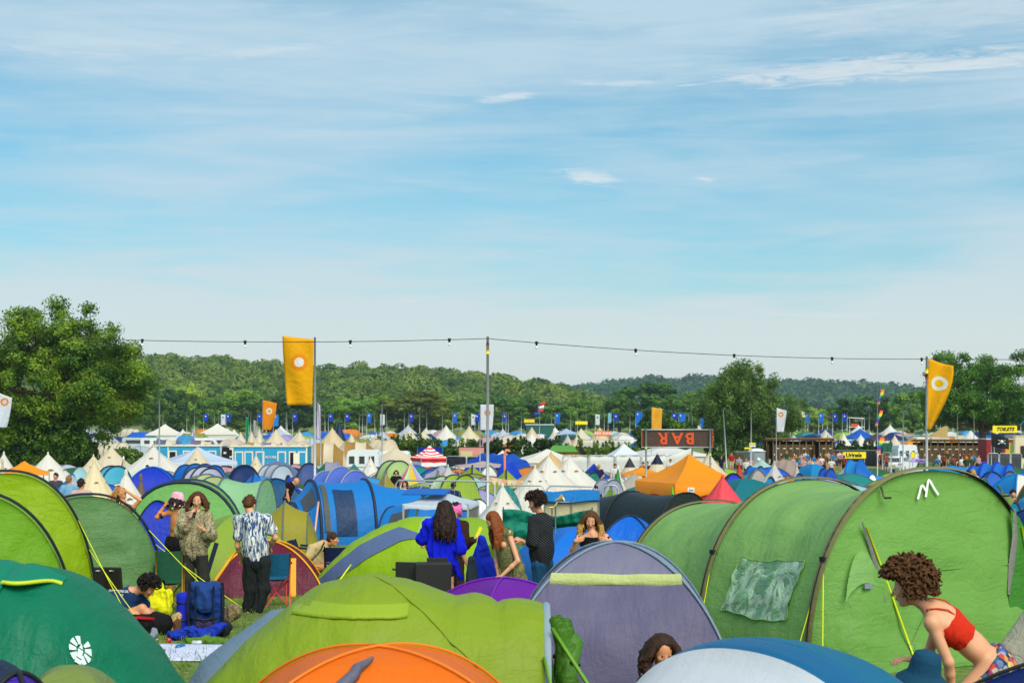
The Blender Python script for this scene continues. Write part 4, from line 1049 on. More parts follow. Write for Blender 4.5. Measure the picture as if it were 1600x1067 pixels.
# H: deep teal green tent lower left with round logo
def teal_left():
    d = 10.6; x0 = WX(38, d); T = thing('dome_tent', 'deep teal green dome tent with a pale round lantern logo, lower left', 'tent', (x0, d, G(x0, d)), R(0))
    te = cloth('08805c', 1.0, .82, .18); te2 = cloth('0c9270', 1.0, .82, .2)
    A = [(-1.6, 1.8, .5), (-.9, 2.1, 1.15), (-.45, 2.2, 1.34), (.0, 2.2, 1.385), (.3, 2.15, 1.34), (.62, 1.95, 1.12), (.92, 1.7, .80), (1.2, 1.3, .40), (1.38, 1.0, .04)]
    t = Tunnel(A, 0, q=.92, p=.8, amp=.035, seed=41)
    gobj('flysheet', t.cover(3, 8, 9, 60), te, T); gobj('front_bay', t.cover(0, 3, 9, 60), te2, T)
    MB().tube(t.arch(3, .012, 30), .014, 5).build('pole_sleeve', te2, T, True)
    # peaked canopy with yellow edging
    P = []; Q = []
    for k in np.linspace(0, 1, 14):
        c = t.S(3.02+1.2*k, .46); b = t.S(3.02+1.2*k, .385+.04*k); o_ = math.sin(math.pi*min(1, k*1.15+.06))**.7
        P.append([c+(0, -.01, .02), (c+b)/2+(0, -.07*o_, .02), b+(0, -.15*o_, .01)]); Q.append(b+np.array((0, -.155*o_, .01)))
    gobj('canopy_flap', np.array(P), te2, T)
    MB().tube(Q, .016, 5).build('canopy_edge', plain('c3d42a', .6), T, True)
    # logo: oval disc with lantern
    f0, t0 = 5.02, .262
    M_ = plain('cfe6dc', .6); mb = MB()
    def L(a, b, off=.012):
        P_ = t.patch(f0+a*1.0-1e-3, f0+a*1.0+1e-3, t0+b-1e-4, t0+b+1e-4, off, 2, 2)[0, 0]; return P_
    def poly(pts): mb.add([L(a, b) for a, b in pts], [list(range(len(pts)))])
    ra, rb = .22, .036
    for k in range(10):
        a0 = 2*math.pi*(k+.14)/10; a1 = 2*math.pi*(k+.86)/10
        if k in (2, 7): continue
        poly([(ra*.42*math.cos(a0), rb*.42*math.sin(a0)), (ra*math.cos(a0), rb*math.sin(a0)), (ra*math.cos((a0+a1)/2), rb*math.sin((a0+a1)/2)), (ra*math.cos(a1), rb*math.sin(a1)), (ra*.42*math.cos(a1), rb*.42*math.sin(a1))])
    for q in ([(-.07, -.036), (.07, -.036), (.07, -.024), (-.07, -.024)], [(-.045, -.021), (.045, -.021), (.06, .0), (-.06, .0)], [(-.05, .003), (.05, .003), (.0, .018)], [(-.02, .02), (.02, .02), (.02, .036), (-.02, .036)]): poly(q)
    mb.build('lantern_logo', M_, T)
    # yellow gusset and orange guy clips
    gobj('gusset', t.patch(2.95, 3.12, .12, .215, .02, 4, 8), plain('c3d42a', .6), T)
    guy(T, [L(-1.62, -.07, .02), L(-1.55, -.09, .05), L(-1.5, -.11, .06), L(-1.6, -.1, .03)], ORG, .012)
    guy(T, slack((1.18, -.35, .42), (1.36, -.42, .05), 0), ORG, .013); guy(T, slack((1.2, -.3, .40), (1.42, -.3, .03), 0), ORG, .009)
teal_left()
dome_tent('dome_tent', 'purple and blue patterned tent top at the lower left corner', WX(28, 7.6), 7.6, 0, .26, .4, 1.06, cloth('4a2fb0', 1.6, .85, .15), BLK, 7)
dome_tent('dome_tent', 'olive green tent top at the bottom left', WX(100, 7.9), 8.0, .2, .55, .6, 1.05, cloth('84974a', .8, .8, .15), None, 8)
dome_tent('dome_tent', 'navy and dark sliver of tent at the very left edge', WX(-25, 8.6), 8.6, .2, .5, .55, 1.0, cloth('1b2b4a', .8, .8, .15), None, 8)

# J: lime and sage tunnels at the left
def left_tunnels():
    # lime-yellow: end arch faces the camera and right
    d = 17.6
    lg = cloth('a9cc12', 1.0, .86, .28); sg = cloth('6f9c62', 1.0, .82, .2); nv = plain('1d2622', .6)
    def tun(label, pxc, d, w_, h, yaw, m, door, seed, L=2.4, bulge=.3):
        T = thing('tunnel_tent', label, 'tent', (WX(pxc, d), d, G(WX(pxc, d), d)), yaw)
        t = Tunnel([(-L-1.2, w_*.8, h*.55), (-L, w_*.95, h*.9), (-L*.5, w_, h*.98), (0, w_, h)], .04, amp=.022, seed=seed)
        gobj('flysheet', t.cover(0, 3, 14, 50), m, T); gobj('door_panel', t.end(3, 1, bulge, 20, 60), door, T); gobj('rear_panel', t.end(0, -1, .3, 6, 30), m, T)
        gobj('pole_sleeve', t.band(3, .09, .02), nv, T); MB().tube(t.arch(1, .012, 30), .016, 5).build('pole', nv, T, True); MB().tube(t.arch(3, .04, 40), .014, 6).build('pole', BLK, T, True)
        return T, t
    T, t = tun('lime yellow tunnel tent with a thick black arch, at the left', 8, 18.2, 2.2, 2.0, R(-74), lg, cloth('a4c80c', 1.2, .86, .28), 51)
    a = t.arch(3, .04)
    for k, e in ((33, (.9, 1.75, .02)), (30, (.7, 1.6, .02))):
        guy(T, slack(a[k], e, .02), YEL, .007)
    for yy, zz in ((-.35, 1.42), (.28, 1.38), (-.1, .72), (.35, .76)):
        MB().tube([(.12, yy, zz+.05), (.18, yy+.02, zz), (.17, yy+.06, zz-.01)], .012, 5).build('toggle', BLK, T, True)
    T, t = tun('sage green tunnel tent next to the lime one, behind the black boxes', 136, 20.0, 2.1, 1.66, R(-66), sg, cloth('6b9a5c', 1.2, .82, .2), 52, 2.6)
    a = t.arch(3, .04)
    guy(T, slack(a[32], (.8, 2.1, .02), .02), YEL, .007); guy(T, slack(a[30], (1.3, 1.8, .02), .02), YEL, .007)
    tun('bright green tent with a grey arch cut by the left edge', -60, 15.2, 2.3, 1.82, R(-72), cloth('8dc21a', 1.0, .86, .25), cloth('7cb518', 1.0, .86, .25), 53, 2.0)
left_tunnels()
# ------------------------------------------------------------------ tents further back, each placed where it stands
def TU(label, px, yt, d, wpx, m, yaw=0., pole=None, group=None, bays=2, seed=None, lw=None, end=None, ends=(.7, .5), panels=None, hs=None, dep=None):
    """tunnel seen from the side: wpx = length in photo px when yaw~0; lw = width of arches (m)"""
    x = WX(px, d); H = top_h(yt, d, px); L = wpx*d/F; L = L/max(.5, abs(math.cos(yaw))); wd = dep or max(1.6, H*1.25)
    seed = seed or int(px*7+yt)
    if bays >= 2 and abs(yaw) < R(7) and panels is None or (bays >= 2 and d < 90 and abs(yaw) < R(7)):
        yaw = R(-32); L = max(wpx*d/F*.7, (wpx*d/F-wd*math.sin(R(32)))/math.cos(R(32)))
    n = bays; hs = hs or ([.55]+[1.0-.04*abs(i-(n-1)/2) for i in range(n)]+[.55] if n > 1 else [.6, 1., .6])
    us = np.linspace(-L/2, L/2, len(hs))
    A = [(float(u), wd*(.75 if h < .7 else 1), H*h) for u, h in zip(us, hs)]
    nt = 26 if d < 60 else 18; nu = 7 if d < 60 else 4
    T, t = tunnel_tent('tunnel_tent', label, x, d, yaw, A, m, pole, .06, seed, end, ends, group, max(.014, .0006*d), nt, nu, panels)
    return T, t
def DO(label, px, yt, d, wpx, m, yaw=0., pole=None, group=None, panels=None, trim=None, p2=.72, dep=None, seed=None):
    x = WX(px, d); H = top_h(yt, d, px); a = wpx*d/F/2; n = 10 if d < 60 else 7
    return dome_tent('dome_tent', label, x, d, yaw, a, dep or a*.9, H, m, pole, seed or int(px*3+yt), panels, group, max(.012, .0006*d), nr=n, ns=n, trim=trim, p2=p2)
def BE(label, px, yt, d, wpx, m, H=None, group=None, **k):
    x = WX(px, d); return bell_tent('bell_tent', label, x, d, wpx*d/F/2, top_h(yt, d, px), m, group=group, seed=int(px), **k)
cm = cloth('e6d6b6', 1.0, .82, .12); cw = cloth('ebe5d8', 1.0, .86, .14); cb = cloth('dcc59c', .9, .86, .1)
NV = plain('16243f', .6); GRP = plain('5a6670', .6)
blue = cloth('0d6fd0', .9, .88, .2); blu2 = cloth('1b8ed8', .9, .88, .2); roy = cloth('1238c8', .9, .88, .2); navy = cloth('142f66', .8, .85, .12); aqua = cloth('52b8d4', .8, .86, .2)
teal = cloth('0f8a86', .9, .86, .2); gre = cloth('8fcf86', .9, .82, .22); lime = cloth('a9c42a', .9, .86, .25); oliv = cloth('a8a02c', .9, .82, .22); lila = cloth('c3c4dc', .8, .84, .18)
grey = cloth('9aa3ad', .8, .82, .15); bran = cloth('7d6553', .8, .8, .1); peri = cloth('5b78d8', .9, .86, .2); palg = cloth('b4d8b0', .8, .84, .22); coral = cloth('f4525c', .9, .9, .2); rust = cloth('cf4a22', .9, .85, .15)
dgrn = cloth('2c7d4c', .9, .82, .2); charc = cloth('25303a', 1, .8, .05); amber = cloth('ff9d0a', .7, .92, .22)
# --- nearest ring behind the people
x, d = WX(285, 29.5), 29.5
T, t = tunnel_tent('tunnel_tent', 'light green arched tent with dark grey pole, behind the pink bucket hat', x, d, R(-83), [(-2.6, 2.0, 1.2), (-1.3, 2.5, 1.85), (0, 2.6, 1.86)], cloth('86c46c', 1.1, .84, .22), NV, .04, 77, cloth('7fc266', 1.1, .84, .22), (.5, .5), None, .035, 50, 10)
P = []
for k in np.linspace(0, 1, 12): P.append([(.5*(1-z/1.86)*.9+.06, y, z) for y, z in ((-.75+.9*k, 1.0-.55*k), (-.75+.9*k, .12))])
DO('royal and sky blue striped dome at the left of the pink bucket hat', 246, 783, 27, 100, None, R(10), BLK, panels=[roy, cloth('7cc0ea', .8, .86, .2), roy, navy])
TU('pale sea-green long tunnel tent behind the tie-dye shirt', 352, 747, 37, 130, cloth('a2d6a0', 1.2, .84, .22), R(-6), GRP, bays=1, ends=(.5, .1), hs=[.7, 1.0, .99], dep=2.3)
DO('plain lime green dome between the patterned shirt and the tie-dye shirt', 372, 803, 25, 165, cloth('9bb93c', .9, .84, .22), R(20), None, p2=.6, dep=1.1)
x, d = WX(418, 23.5), 23.5
mr = cloth('6b1636', 1.0, .84, .15)
T, g = dome_tent('dome_tent', 'maroon dome tent with amber pole sleeves, beside the tie-dye shirt', x, d, R(8), .92, .85, top_h(845, d, 418), None, None, 5, [mr]*4)
_, po = dome_cover(.92, .85, top_h(845, d, 418), .06)
for p in po: MB().tube(p, .017, 5).build('pole_sleeve', cloth('f0a818', .4, .9, 0), T, True)
MB().box((.42, -.80, .35), (.11, .03, .62), 0, ('X', R(-18))).build('door_strap', cloth('f0a818', .4, .9, 0), T)
guy(T, slack((-.5, -.7, .75), (-1.0, -1.3, .02), 0), cloth('f0a818', .4, .9, 0), .03)
TU('small olive yellow dome right of the tie-dye shirt', 445, 783, 34, 74, cloth('b0a52e', .8, .85, .25), R(5), GRP, bays=1, hs=[.7, 1., .8], ends=(.3, .3), dep=1.6)
DO('pale aqua and white dome with dark blue sides behind the olive one', 430, 748, 46, 95, None, R(30), navy, panels=[cloth('0c4f7a', .6, .85, .1), cw, cw, cloth('b7dde4', .6, .86, .2)], p2=.6)
# bright blue two-arch tunnel
x, d = WX(585, 42), 42
T, t = tunnel_tent('tunnel_tent', 'bright blue tunnel tent with navy arches and an open door, behind the seated man', x, d, R(-160), [(-2.4, 1.9, .7), (-1.3, 2.6, 1.5), (.3, 2.9, 1.84), (1.9, 3.0, 1.84), (2.45, 2.5, 1.2)], cloth('1787dd', 1.0, .88, .22), NV, .05, 71, cloth('1178cc', 1.0, .88, .2), (.4, .4), None, .045, 40, 10)
gobj('window', t.patch(3.12, 3.7, .60, .76, .03, 12, 10), cloth('4a5058', 1, .7, 0), T)
gobj('door_opening_shade', t.patch(2.35, 2.72, .66, .95, .03, 10, 14), cloth('123a66', 1, .7, 0), T)  # dark blue patch on the flysheet, interior shade of the open door as colour
gobj('window', t.patch(2.84, 2.94, .62, .93, .05, 6, 14), cloth('5a5c56', 1, .7, 0), T)
guy(T, slack((2.0, 1.5, 1.3), (2.4, 2.6, .05), 0), plain('e8a898'), .03)
T, t = TU('smaller blue arched tent right of the bright blue tunnel', 668, 772, 39, 115, cloth('1583d8', 1.0, .88, .22), R(-14), NV, bays=1, hs=[.75, 1., .7], ends=(.3, .5), dep=2.4)
gobj('mesh_panel', t.patch(.25, .75, .12, .30, .03, 8, 8), cloth('4a5058', 1, .7, 0), T)
# lime with slate band
x, d = WX(618, 24), 24
T = thing('tunnel_tent', 'lime tent with a wide slate blue band, behind the black cupboard', 'tent', (x, d, G(x, d)), R(-8))
t = Tunnel([(-1.5, .9, .05), (-1.15, 1.4, .42), (-.7, 1.9, .85), (-.2, 2.2, 1.12), (.3, 2.3, 1.26), (1.0, 2.2, 1.2), (1.6, 1.8, .8)], 0, q=.92, p=.8, amp=.02, seed=61)
lm = cloth('a6cf1c', .8, .87, .25)
gobj('flysheet', t.cover(0, 6, 8, 50), lm, T)
P = []
for k in np.linspace(0, 1, 24): P.append([t.patch(.5+3.7*k+e*.42-1e-3, .5+3.7*k+e*.42+1e-3, .04+.27*k**.8-e*.035-1e-3, .04+.27*k**.8-e*.035+1e-3, .022, 2, 2)[0, 0] for e in (-1, -.5, 0, .5, 1)])
gobj('slate_band', np.array(P), cloth('5b6f9a', .6, .84, .1), T)
P = []
for k in np.linspace(0, 1, 8): P.append([t.patch(4.3+.8*k-1e-3, 4.3+.8*k+1e-3, u-1e-3, u+1e-3, .02, 2, 2)[0, 0] for u in (.30, .36, .42, .48, .54)])
gobj('pale_panel', np.array(P), cloth('a8d45a', .6, .86, .2), T)
guy(T, slack((-.5, -1.05, .55), (-.75, -1.5, .1), 0), YEL, .015)
DO('olive lime dome behind the red-haired woman and blue jacket', 735, 808, 27, 150, cloth('94bb32', .9, .85, .22), R(12), None, p2=.55)
# teal tarpaulin windbreak
x, d = WX(862, 29), 29
T = thing('windbreak', 'crumpled sea-green tarpaulin behind the curly-haired man', 'windbreak', (x, d, G(x, d)), R(-4))
P = np.array([[(u*1.0, .16*math.sin(u*3+z*2)+.05*math.sin(z*19+u*2)+.3*(1-z), (z*1.32)*(1-.12*math.sin(math.pi*(u+.9)/1.8)**2*(z > .8)) ) for z in np.linspace(0, 1, 34)] for u in np.linspace(-1.0, .82, 40)]); P[..., 1] += wob(P, .05, 3, 5)
thick(gobj('sheet', P, cloth('0f8a72', 1.6, .84, .15), T))
for u in (-1.0, .0, .82): MB().tube([(u, .2, 0), (u, .12, 1.35)], .014, 5).build('pole', STEEL, T, True)
# big bright blue dome right of centre
DO('vivid blue dome tent behind the woman in the black top', 905, 822, 22.5, 200, cloth('0f7ce8', .8, .9, .22), R(14), None, p2=.55, dep=1.1)
T, g = DO('blue tent with tied-back door flaps under the black arch', 985, 806, 27, 120, cloth('0c6fe0', 1.2, .9, .2), R(-12), NV, dep=.9)
T, t = TU('black arched tunnel tent with a lime green toggle cord', 985, 765, 40, 150, cloth('1d2b30', .8, .8, .05), R(-52), BLK, bays=1, hs=[.8, .97, 1.], ends=(.3, .12), dep=2.15, end=cloth('20302c', 1.2, .8, .05))
MB().tube([(1.62, .02, 1.7), (1.70, .0, 1.52), (1.72, .05, 1.42), (1.75, -.05, 1.36), (1.74, .0, 1.25)], .03, 5).build('toggle_cord', plain('7be02a'), T, True)
# purple dome in front of the red-haired woman
x, d = WX(786, 18.2), 18.2
pu = cloth('7c22b0', .9, .88, .25); H = top_h(903, d, 786)
T, g = dome_tent('dome_tent', 'bright purple dome tent in front of the red-haired woman', x, d, R(33), .78, .78, H, pu, cloth('8a2cc0', .3, .88, .1), 12, p2=.62, pole_r=.012)

# --- second ring
BE('small cream pyramid tent behind the pole in the middle', 785, 757, 42, 150, cw, wall=.1, sides=10)
BE('brown pointed tent tip beside the cream cone at the left', 220, 743, 38, 84, bran, wall=.1, sides=6, vents=False)
BE('tall white cone behind the sage green tent', 197, 737, 34, 210, cw, wall=.2, sides=12)
BE('warm cream tipi-like bell tent behind the man in the pink shirt', 147, 719, 46, 150, cloth('ecd9ae', .9, .88, .12), wall=.3, sides=12)
DO('royal blue frame tent behind the brown tip', 238, 730, 62, 92, roy, R(10), blue, panels=[roy, roy, blu2, blu2], p2=.5)
TU('blue arched tent with pale base at the left, below the white bell tent', 112, 741, 50, 74, blu2, R(5), blue, bays=1, ends=(.3, .4), panels=[blu2, cloth('bfc2cc', .6, .84, .1)])
TU('pale aqua tunnel tent above the blue arched one at the left', 125, 730, 60, 70, cloth('a9d6dc', .6, .86, .2), R(-5), None, bays=1)
TU('cyan tunnel tent beside the pastel striped cone', 178, 727, 72, 56, aqua, R(5), NV, bays=2)
BE('pastel purple, red and mint striped cone at the left', 193, 714, 82, 44, None, wall=.1, sides=8, vents=False, stripes=[cloth('9a64c8'), cloth('e04858'), cloth('9ee0d8'), cloth('cfe8a0')])
BE('white bell tent at the very left edge', 6, 707, 66, 120, cw)
BE('tan pyramid with navy edge at the far left', 4, 719, 52, 62, cb, wall=.1, sides=6, vents=False)
gazebo('gazebo', 'orange awning beside the white bell tents at the far left', WX(38, 56), 56, R(28), 1.7, 1.3, top_h(738, 56), top_h(720, 56), amber, STEEL, .12)
BE('white bell tent left of the oak trunk', 75, 708, 62, 200, cw)
BE('cream bell tent before the oak trunk', 146, 711, 80, 120, cm)
BE('large cream bell tent right of the oak trunk', 174, 697, 98, 125, cm)
BE('white bell tent in front of the left washroom cabin', 240, 697, 92, 165, cw)
BE('cream bell tent in front of the blue washroom cabins', 308, 698, 88, 112, cm)
gazebo('gazebo', 'white-blue party canopy behind the cream bell tent', WX(310, 98), 98, R(20), 4.6, 4.2, top_h(720, 98), top_h(698, 98), cloth('c8d4ea', .6, .86, .15), STEEL, .3)
TU('long blue tunnel tent in front of the washroom cabins', 312, 724, 84, 118, blue, R(3), NV, bays=4)
TU('lilac grey tunnel tent with black arches', 318, 729, 70, 88, lila, R(-4), BLK, bays=3)
TU('navy blue arch tent under the cabins', 381, 727, 70, 40, navy, R(-40), BLK, bays=1)
TU('olive and pale lime tunnel tent in three arches', 322, 741, 52, 88, oliv, R(3), GRP, bays=3, panels=[cloth('7d9a2c'), cloth('a3b33a'), cloth('c5d390'), cloth('c5d390')])
TU('bright blue low tunnel tent below the navy arch', 398, 738, 56, 70, cloth('0a7ee4'), R(3), NV, bays=1)
TU('grey and white striped tunnel tent with dark arches', 430, 725, 80, 82, None, R(3), GRP, bays=3, panels=[cloth('a9a6bd'), cloth('c2cfdd'), cloth('b3b8cc'), cloth('c2cfdd')])
DO('slate blue dome peeking over the striped tunnel tent', 432, 720, 98, 80, cloth('6f83b4'), R(0), None)
TU('dark slate arch tent with blue inner', 482, 724, 76, 46, cloth('4b5f9a'), R(-30), BLK, bays=1)
TU('royal blue low tent with red edge', 450, 743, 54, 56, cloth('0c36c4'), R(0), BLK, bays=1)
BE('cream ridge tent in front of the right washroom cabin', 400, 709, 96, 62, cm, wall=.2, sides=8)
T, t = TU('large periwinkle blue tunnel tent with bunting and floral apron', 532, 731, 58, 150, peri, R(2), plain('8a90a0', .5), bays=3, hs=[.4, .93, 1.02, .95, .45], ends=(.9, .6))
def bunting(name, label, a, b, n, cols, size=.22, sag=.15, parent=None):
    a, b = Vector(a), Vector(b); mb = MB(); L = (b-a).length; r = []
    for i in range(17): r.append(a.lerp(b, i/16)-Vector((0, 0, sag*4*(i/16)*(1-i/16))))
    mb.tube(r, .008, 4); mb.cur = 0
    for i in range(n):
        f = (i+.5)/n; p = a.lerp(b, f)-Vector((0, 0, sag*4*f*(1-f))); dv = (b-a).normalized()*size*.42; mb.cur = 1+i % len(cols)
        mb.add([p-dv, p+dv, p-Vector((0, 0, size*1.1))+Vector((0, .01, 0)), p+Vector((0, .012, -.02))], [(0, 2, 1), (0, 3, 2), (3, 1, 2)])
    o = mb.build(name, [WHT]+cols, parent)
    if parent is None: tag(o, label, 'bunting')
    return o
x, d = WX(533, 56.2), 56.2
bunting('bunting', 'yellow and white triangle bunting along the periwinkle tunnel tent', (WX(506, d), d-.2, WZ(755, d)), (WX(566, d), d-.2, WZ(757, d)), 7, [plain('f0cf5a'), WHT, plain('e9d49a')], .34, .02)
o = gobj('apron', np.array([[(u, -1.75-.6*(1-z)-.04*math.sin(u*5), z*.62) for z in np.linspace(0, 1, 6)] for u in np.linspace(-1.9, .0, 20)]), garment('d5deea', '5a86c8', 'print'), T)
TU('small green-grey tunnel tent with yellow trim near the flagpole', 519, 720, 100, 54, cloth('9aa0b8'), R(0), None, bays=2, panels=[dgrn, cloth('a3a3ba'), cloth('9a9ab0')])
TU('small teal tent right of the yellow-trimmed one', 553, 724, 95, 34, teal, 0, None, bays=1)
TU('pale sage tunnel tent behind the periwinkle one', 545, 731, 72, 66, palg, 0, GRP, bays=2)
TU('mustard dome at the right end of the periwinkle tent', 602, 737, 62, 38, cloth('b5a233'), 0, GRP, bays=1)
TU('pale green hooped pod tent left of the multicoloured cone', 617, 719, 86, 40, cloth('b6d488'), R(-50), NV, bays=2)
BE('white pointed tent in front of the caravan', 579, 714, 100, 60, cw, wall=.1, sides=8)
BE('long cream canvas tent slope right of the caravan', 618, 699, 118, 165, cm, wall=.6, sides=10, vents=False)
BE('multicoloured cone tent in yellow, mint, pink and lilac', 642, 721, 74, 100, None, wall=.2, sides=12, vents=False, stripes=[cloth('bfe3dc'), cloth('f27c8c'), cloth('d3eeb2'), cloth('f6cf1e'), cloth('c9a6e0'), cloth('bfe3dc')])
BE('white low stretch pyramid behind the lime tunnel arches', 700, 727, 70, 150, cloth('d8d4d0'), wall=.1, sides=6, vents=False, concave=.16)
TU('long lime and pale green tunnel tent with three arches behind the wire fence', 708, 742, 54, 125, None, R(2), NV, bays=3, hs=[.6, .96, 1., 1., .5], panels=[cloth('c2dca6'), cloth('c2dca6'), cloth('a5c42a'), cloth('a5c42a')])
TU('small olive tent above the lime tunnel', 684, 735, 70, 26, cloth('8fa044'), 0, GRP, bays=1)
TU('pale lilac flat-topped tent above the small olive one', 690, 726, 92, 50, cloth('b9b4cc'), 0, None, bays=1)
TU('lime dome tent in front of the big blue tent', 738, 727, 88, 44, cloth('9db422'), R(0), NV, bays=1)
DO('white dome right of the lime one', 764, 728, 92, 40, cw, 0, GRP)
T, t = TU('lime green dome tent with orange bunting, right of the middle pole', 791, 733, 66, 62, cloth('a4b62a'), R(0), NV, bays=1)
bunting('bunting', 'pale orange triangle bunting hanging across the lime dome right of the middle pole', (WX(762, 64), 63.4, WZ(744, 64)), (WX(822, 64), 63.4, WZ(750, 64)), 8, [plain('e8a06a'), plain('e8cf8a'), plain('e0bca8')], .34, .05)
DO('teal tent sliver between the cream pyramid and the bunting', 790, 758, 52, 60, teal, 0, None)
TU('long royal blue tent with a flat roof in the middle', 778, 708, 104, 108, cloth('1656c8'), R(0), None, bays=5, hs=[.8, 1, 1, 1, 1, .8], ends=(.8, .8))
TU('low royal blue tent at the foot of the flat-roofed one', 795, 721, 92, 50, cloth('0a44d0'), 0, None, bays=2)
gazebo('stretch_tent', 'dusty pink stretch canopy in front of the royal blue tent', WX(755, 98), 98, R(8), 3.6, 3., top_h(727, 98), top_h(720, 98), cloth('cdb6b0'), STEEL, .1, cat='canopy')
# twin white bells, tan ridge
BE('tan ridge tent behind the twin white bell tents', 861, 707, 76, 115, cloth('d9b27c', .9, .86, .1), wall=.9, sides=8, concave=.02)
BE('white bell tent, left one of the twin peaks behind the blue awning', 857, 712, 63, 165, cw)
BE('white bell tent, right one of the twin peaks behind the blue awning', 890, 713, 66, 165, cw)
BE('small white bell tent in front of the twin peaks', 836, 729, 56, 135, cw)
TU('royal and mid blue tunnel tent with a boy standing before it', 928, 724, 86, 46, None, R(8), None, bays=1, panels=[roy, cloth('1c4f9e')])
TU('dark teal low dome left of the green spike tent', 924, 737, 74, 36, cloth('2c8a78'), 0, NV, bays=2)
BE('green spiked tent with white side behind the grey tunnel', 966, 729, 70, 44, None, wall=.1, sides=6, vents=False, stripes=[cloth('3f9e54'), cloth('3f9e54'), cw])
TU('silver grey tunnel tent with lime door, behind the black arch', 950, 748, 54, 84, cloth('a9adc0'), R(4), GRP, bays=2)
TU('lime fronted tent under the silver tunnel', 955, 758, 48, 44, cloth('a3c62c'), 0, GRP, bays=1)
BE('beige bell tent with a dark cap, left of the navy-capped one', 984, 714, 88, 58, cm, vents=False, cap=cloth('3a3a3e'))
BE('beige bell tent with a navy cap behind the orange gazebo', 1027, 708, 92, 66, cm, vents=False, cap=cloth('1c2744'))
gazebo('gazebo', 'flat orange awning left of the big orange gazebo', WX(1003, 74), 74, R(10), 2.4, 2.0, top_h(741, 74), top_h(729, 74), amber, STEEL, .08)
BE('beige tent under the flat orange awning', 990, 738, 72, 60, cloth('d8cbb8'), vents=False, wall=.8)
BE('cream bell tent with one white side right of the bar sign', 1108, 707, 86, 96, cm)
x, d = WX(1077, 60), 60
T = gazebo('gazebo', 'large orange pop-up gazebo with red walls beneath the bar sign', x, d, R(24), 3.3, 3.3, top_h(752, d), top_h(708, d), amber, STEEL, .55, .14, walls=(cloth('cf1c18', .8, .9, .1), (0, 3)))
MB().box((-.95, -1.70, top_h(752, d)-.26), (.32, .012, .20)).build('label_patch', WHT, T)
text_mesh('label_text', 'Gala', .13, plain('333333'), T, at(FRONT, -.95, -1.712, top_h(752, d)-.27))
BE('coral red cone tent in front of the orange gazebo', 1129, 745, 37, 215, coral, wall=.1, sides=10, vents=False, concave=.09, cap=coral)
DO('dark teal ridge dome right of the coral cone', 1165, 747, 43, 140, cloth('0c7c86'), R(20), None, p2=.6)
BE('rust red pointed tent right of the orange gazebo', 1155, 724, 74, 50, rust, wall=.1, sides=6, vents=False)
DO('royal blue tent edge right of the orange gazebo', 1146, 740, 56, 60, roy, 0, BLK)
DO('grey-beige dome beside the rust red tent', 1184, 734, 72, 44, cloth('b8b0a4'), 0, GRP)
TU('blue low tunnel behind the rust red tent', 1180, 728, 96, 66, blue, 0, NV, bays=2)
TU('pale mint canopy tent near the portable toilet', 1190, 717, 108, 44, cloth('bfe0d8'), 0, None, bays=1)
TU('beige grey tunnel tent before the left toilet block', 1224, 717, 104, 66, cloth('b59f94'), R(2), None, bays=3)
BE('white star-shaped canvas tent before the beige tunnel', 1210, 722, 68, 140, cloth('ddd8d4'), wall=.1, sides=6, concave=.17)
BE('small ivory cone beside the white star-shaped tent', 1245, 724, 80, 40, cloth('d8d0c8'), wall=.1, sides=6, vents=False)
TU('light blue arched tent at the shoulder of the big green tunnel', 1205, 746, 44, 110, cloth('21a3e2'), R(2), NV, bays=1)
TU('mid blue arched tent left of the beach-blue one', 1250, 740, 52, 70, cloth('1b94e0'), R(2), NV, bays=1)
T, g = DO('blue tent with a yellow tip in front of the left toilet block', 1270, 724, 86, 56, cloth('158fd0'), R(30), None, p2=.55)
MB().lathe([(.3, top_h(724, 86)-.25), (.02, top_h(724, 86)+.06)], 6).build('tip', plain('f2dc1a'), T, True)
TU('royal blue low tunnel beside the yellow-tipped tent', 1292, 731, 80, 50, cloth('1155d0'), 0, NV, bays=2)
TU('white and blue tunnel tent before the urinals', 1337, 718, 88, 74, None, R(3), blue, bays=2, panels=[cw, blu2, blue])
# right side
TU('olive green tunnel tents row behind the mark of the big green tent', 1450, 720, 104, 64, cloth('5f7a3c'), R(0), NV, bays=3)
TU('dark olive hump right of the olive tunnel', 1487, 722, 96, 40, cloth('55702f'), 0, NV, bays=1)
gazebo('gazebo', 'blue-topped white canopy tent right of the big green tunnel', WX(1488, 74), 74, R(6), 2.3, 2.0, top_h(733, 74), top_h(727, 74), blu2, STEEL, .2, .02, walls=(cw, (0, 1, 3)))
T, t = TU('long bright blue family tent with dark windows at the right', 1548, 722, 64, 130, cloth('1878e0'), R(3), roy, bays=4, hs=[.6, .92, 1., 1., .97, .6])
for f in (1.3, 2.3, 3.2): gobj('window', t.patch(f, f+.55, .10, .30, .03, 6, 6), cloth('155a9e', .5, .8, 0), T)
DO('round blue pop-up tent in front of the long blue family tent', 1550, 737, 56, 60, cloth('1468d4'), 0, NV)
T, t = TU('sea green tunnel tent with a cream band and small round logo', 1527, 746, 46, 84, None, R(-4), GRP, bays=2, panels=[cloth('4ea2a0'), cloth('d6dcc8'), cloth('10866e')])
TU('lilac grey tunnel tent at the right edge', 1580, 736, 50, 56, cloth('b3aed0'), R(0), GRP, bays=1)
T, g = DO('white and blue angular tent at the right edge', 1590, 741, 44, 92, None, R(25), blu2, panels=[cw, cw, blu2, blu2], p2=.5)
DO('green tent with an orange rope at the right edge', 1612, 752, 38, 60, dgrn, 0, ORG)
TU('olive tent top above the arch of the big green tunnel, right', 1572, 771, 34, 90, cloth('8fa350'), R(0), None, bays=1)
TU('teal low tent right of the big green tunnel', 1570, 783, 31, 100, cloth('0f8fae'), R(-8), NV, bays=2)
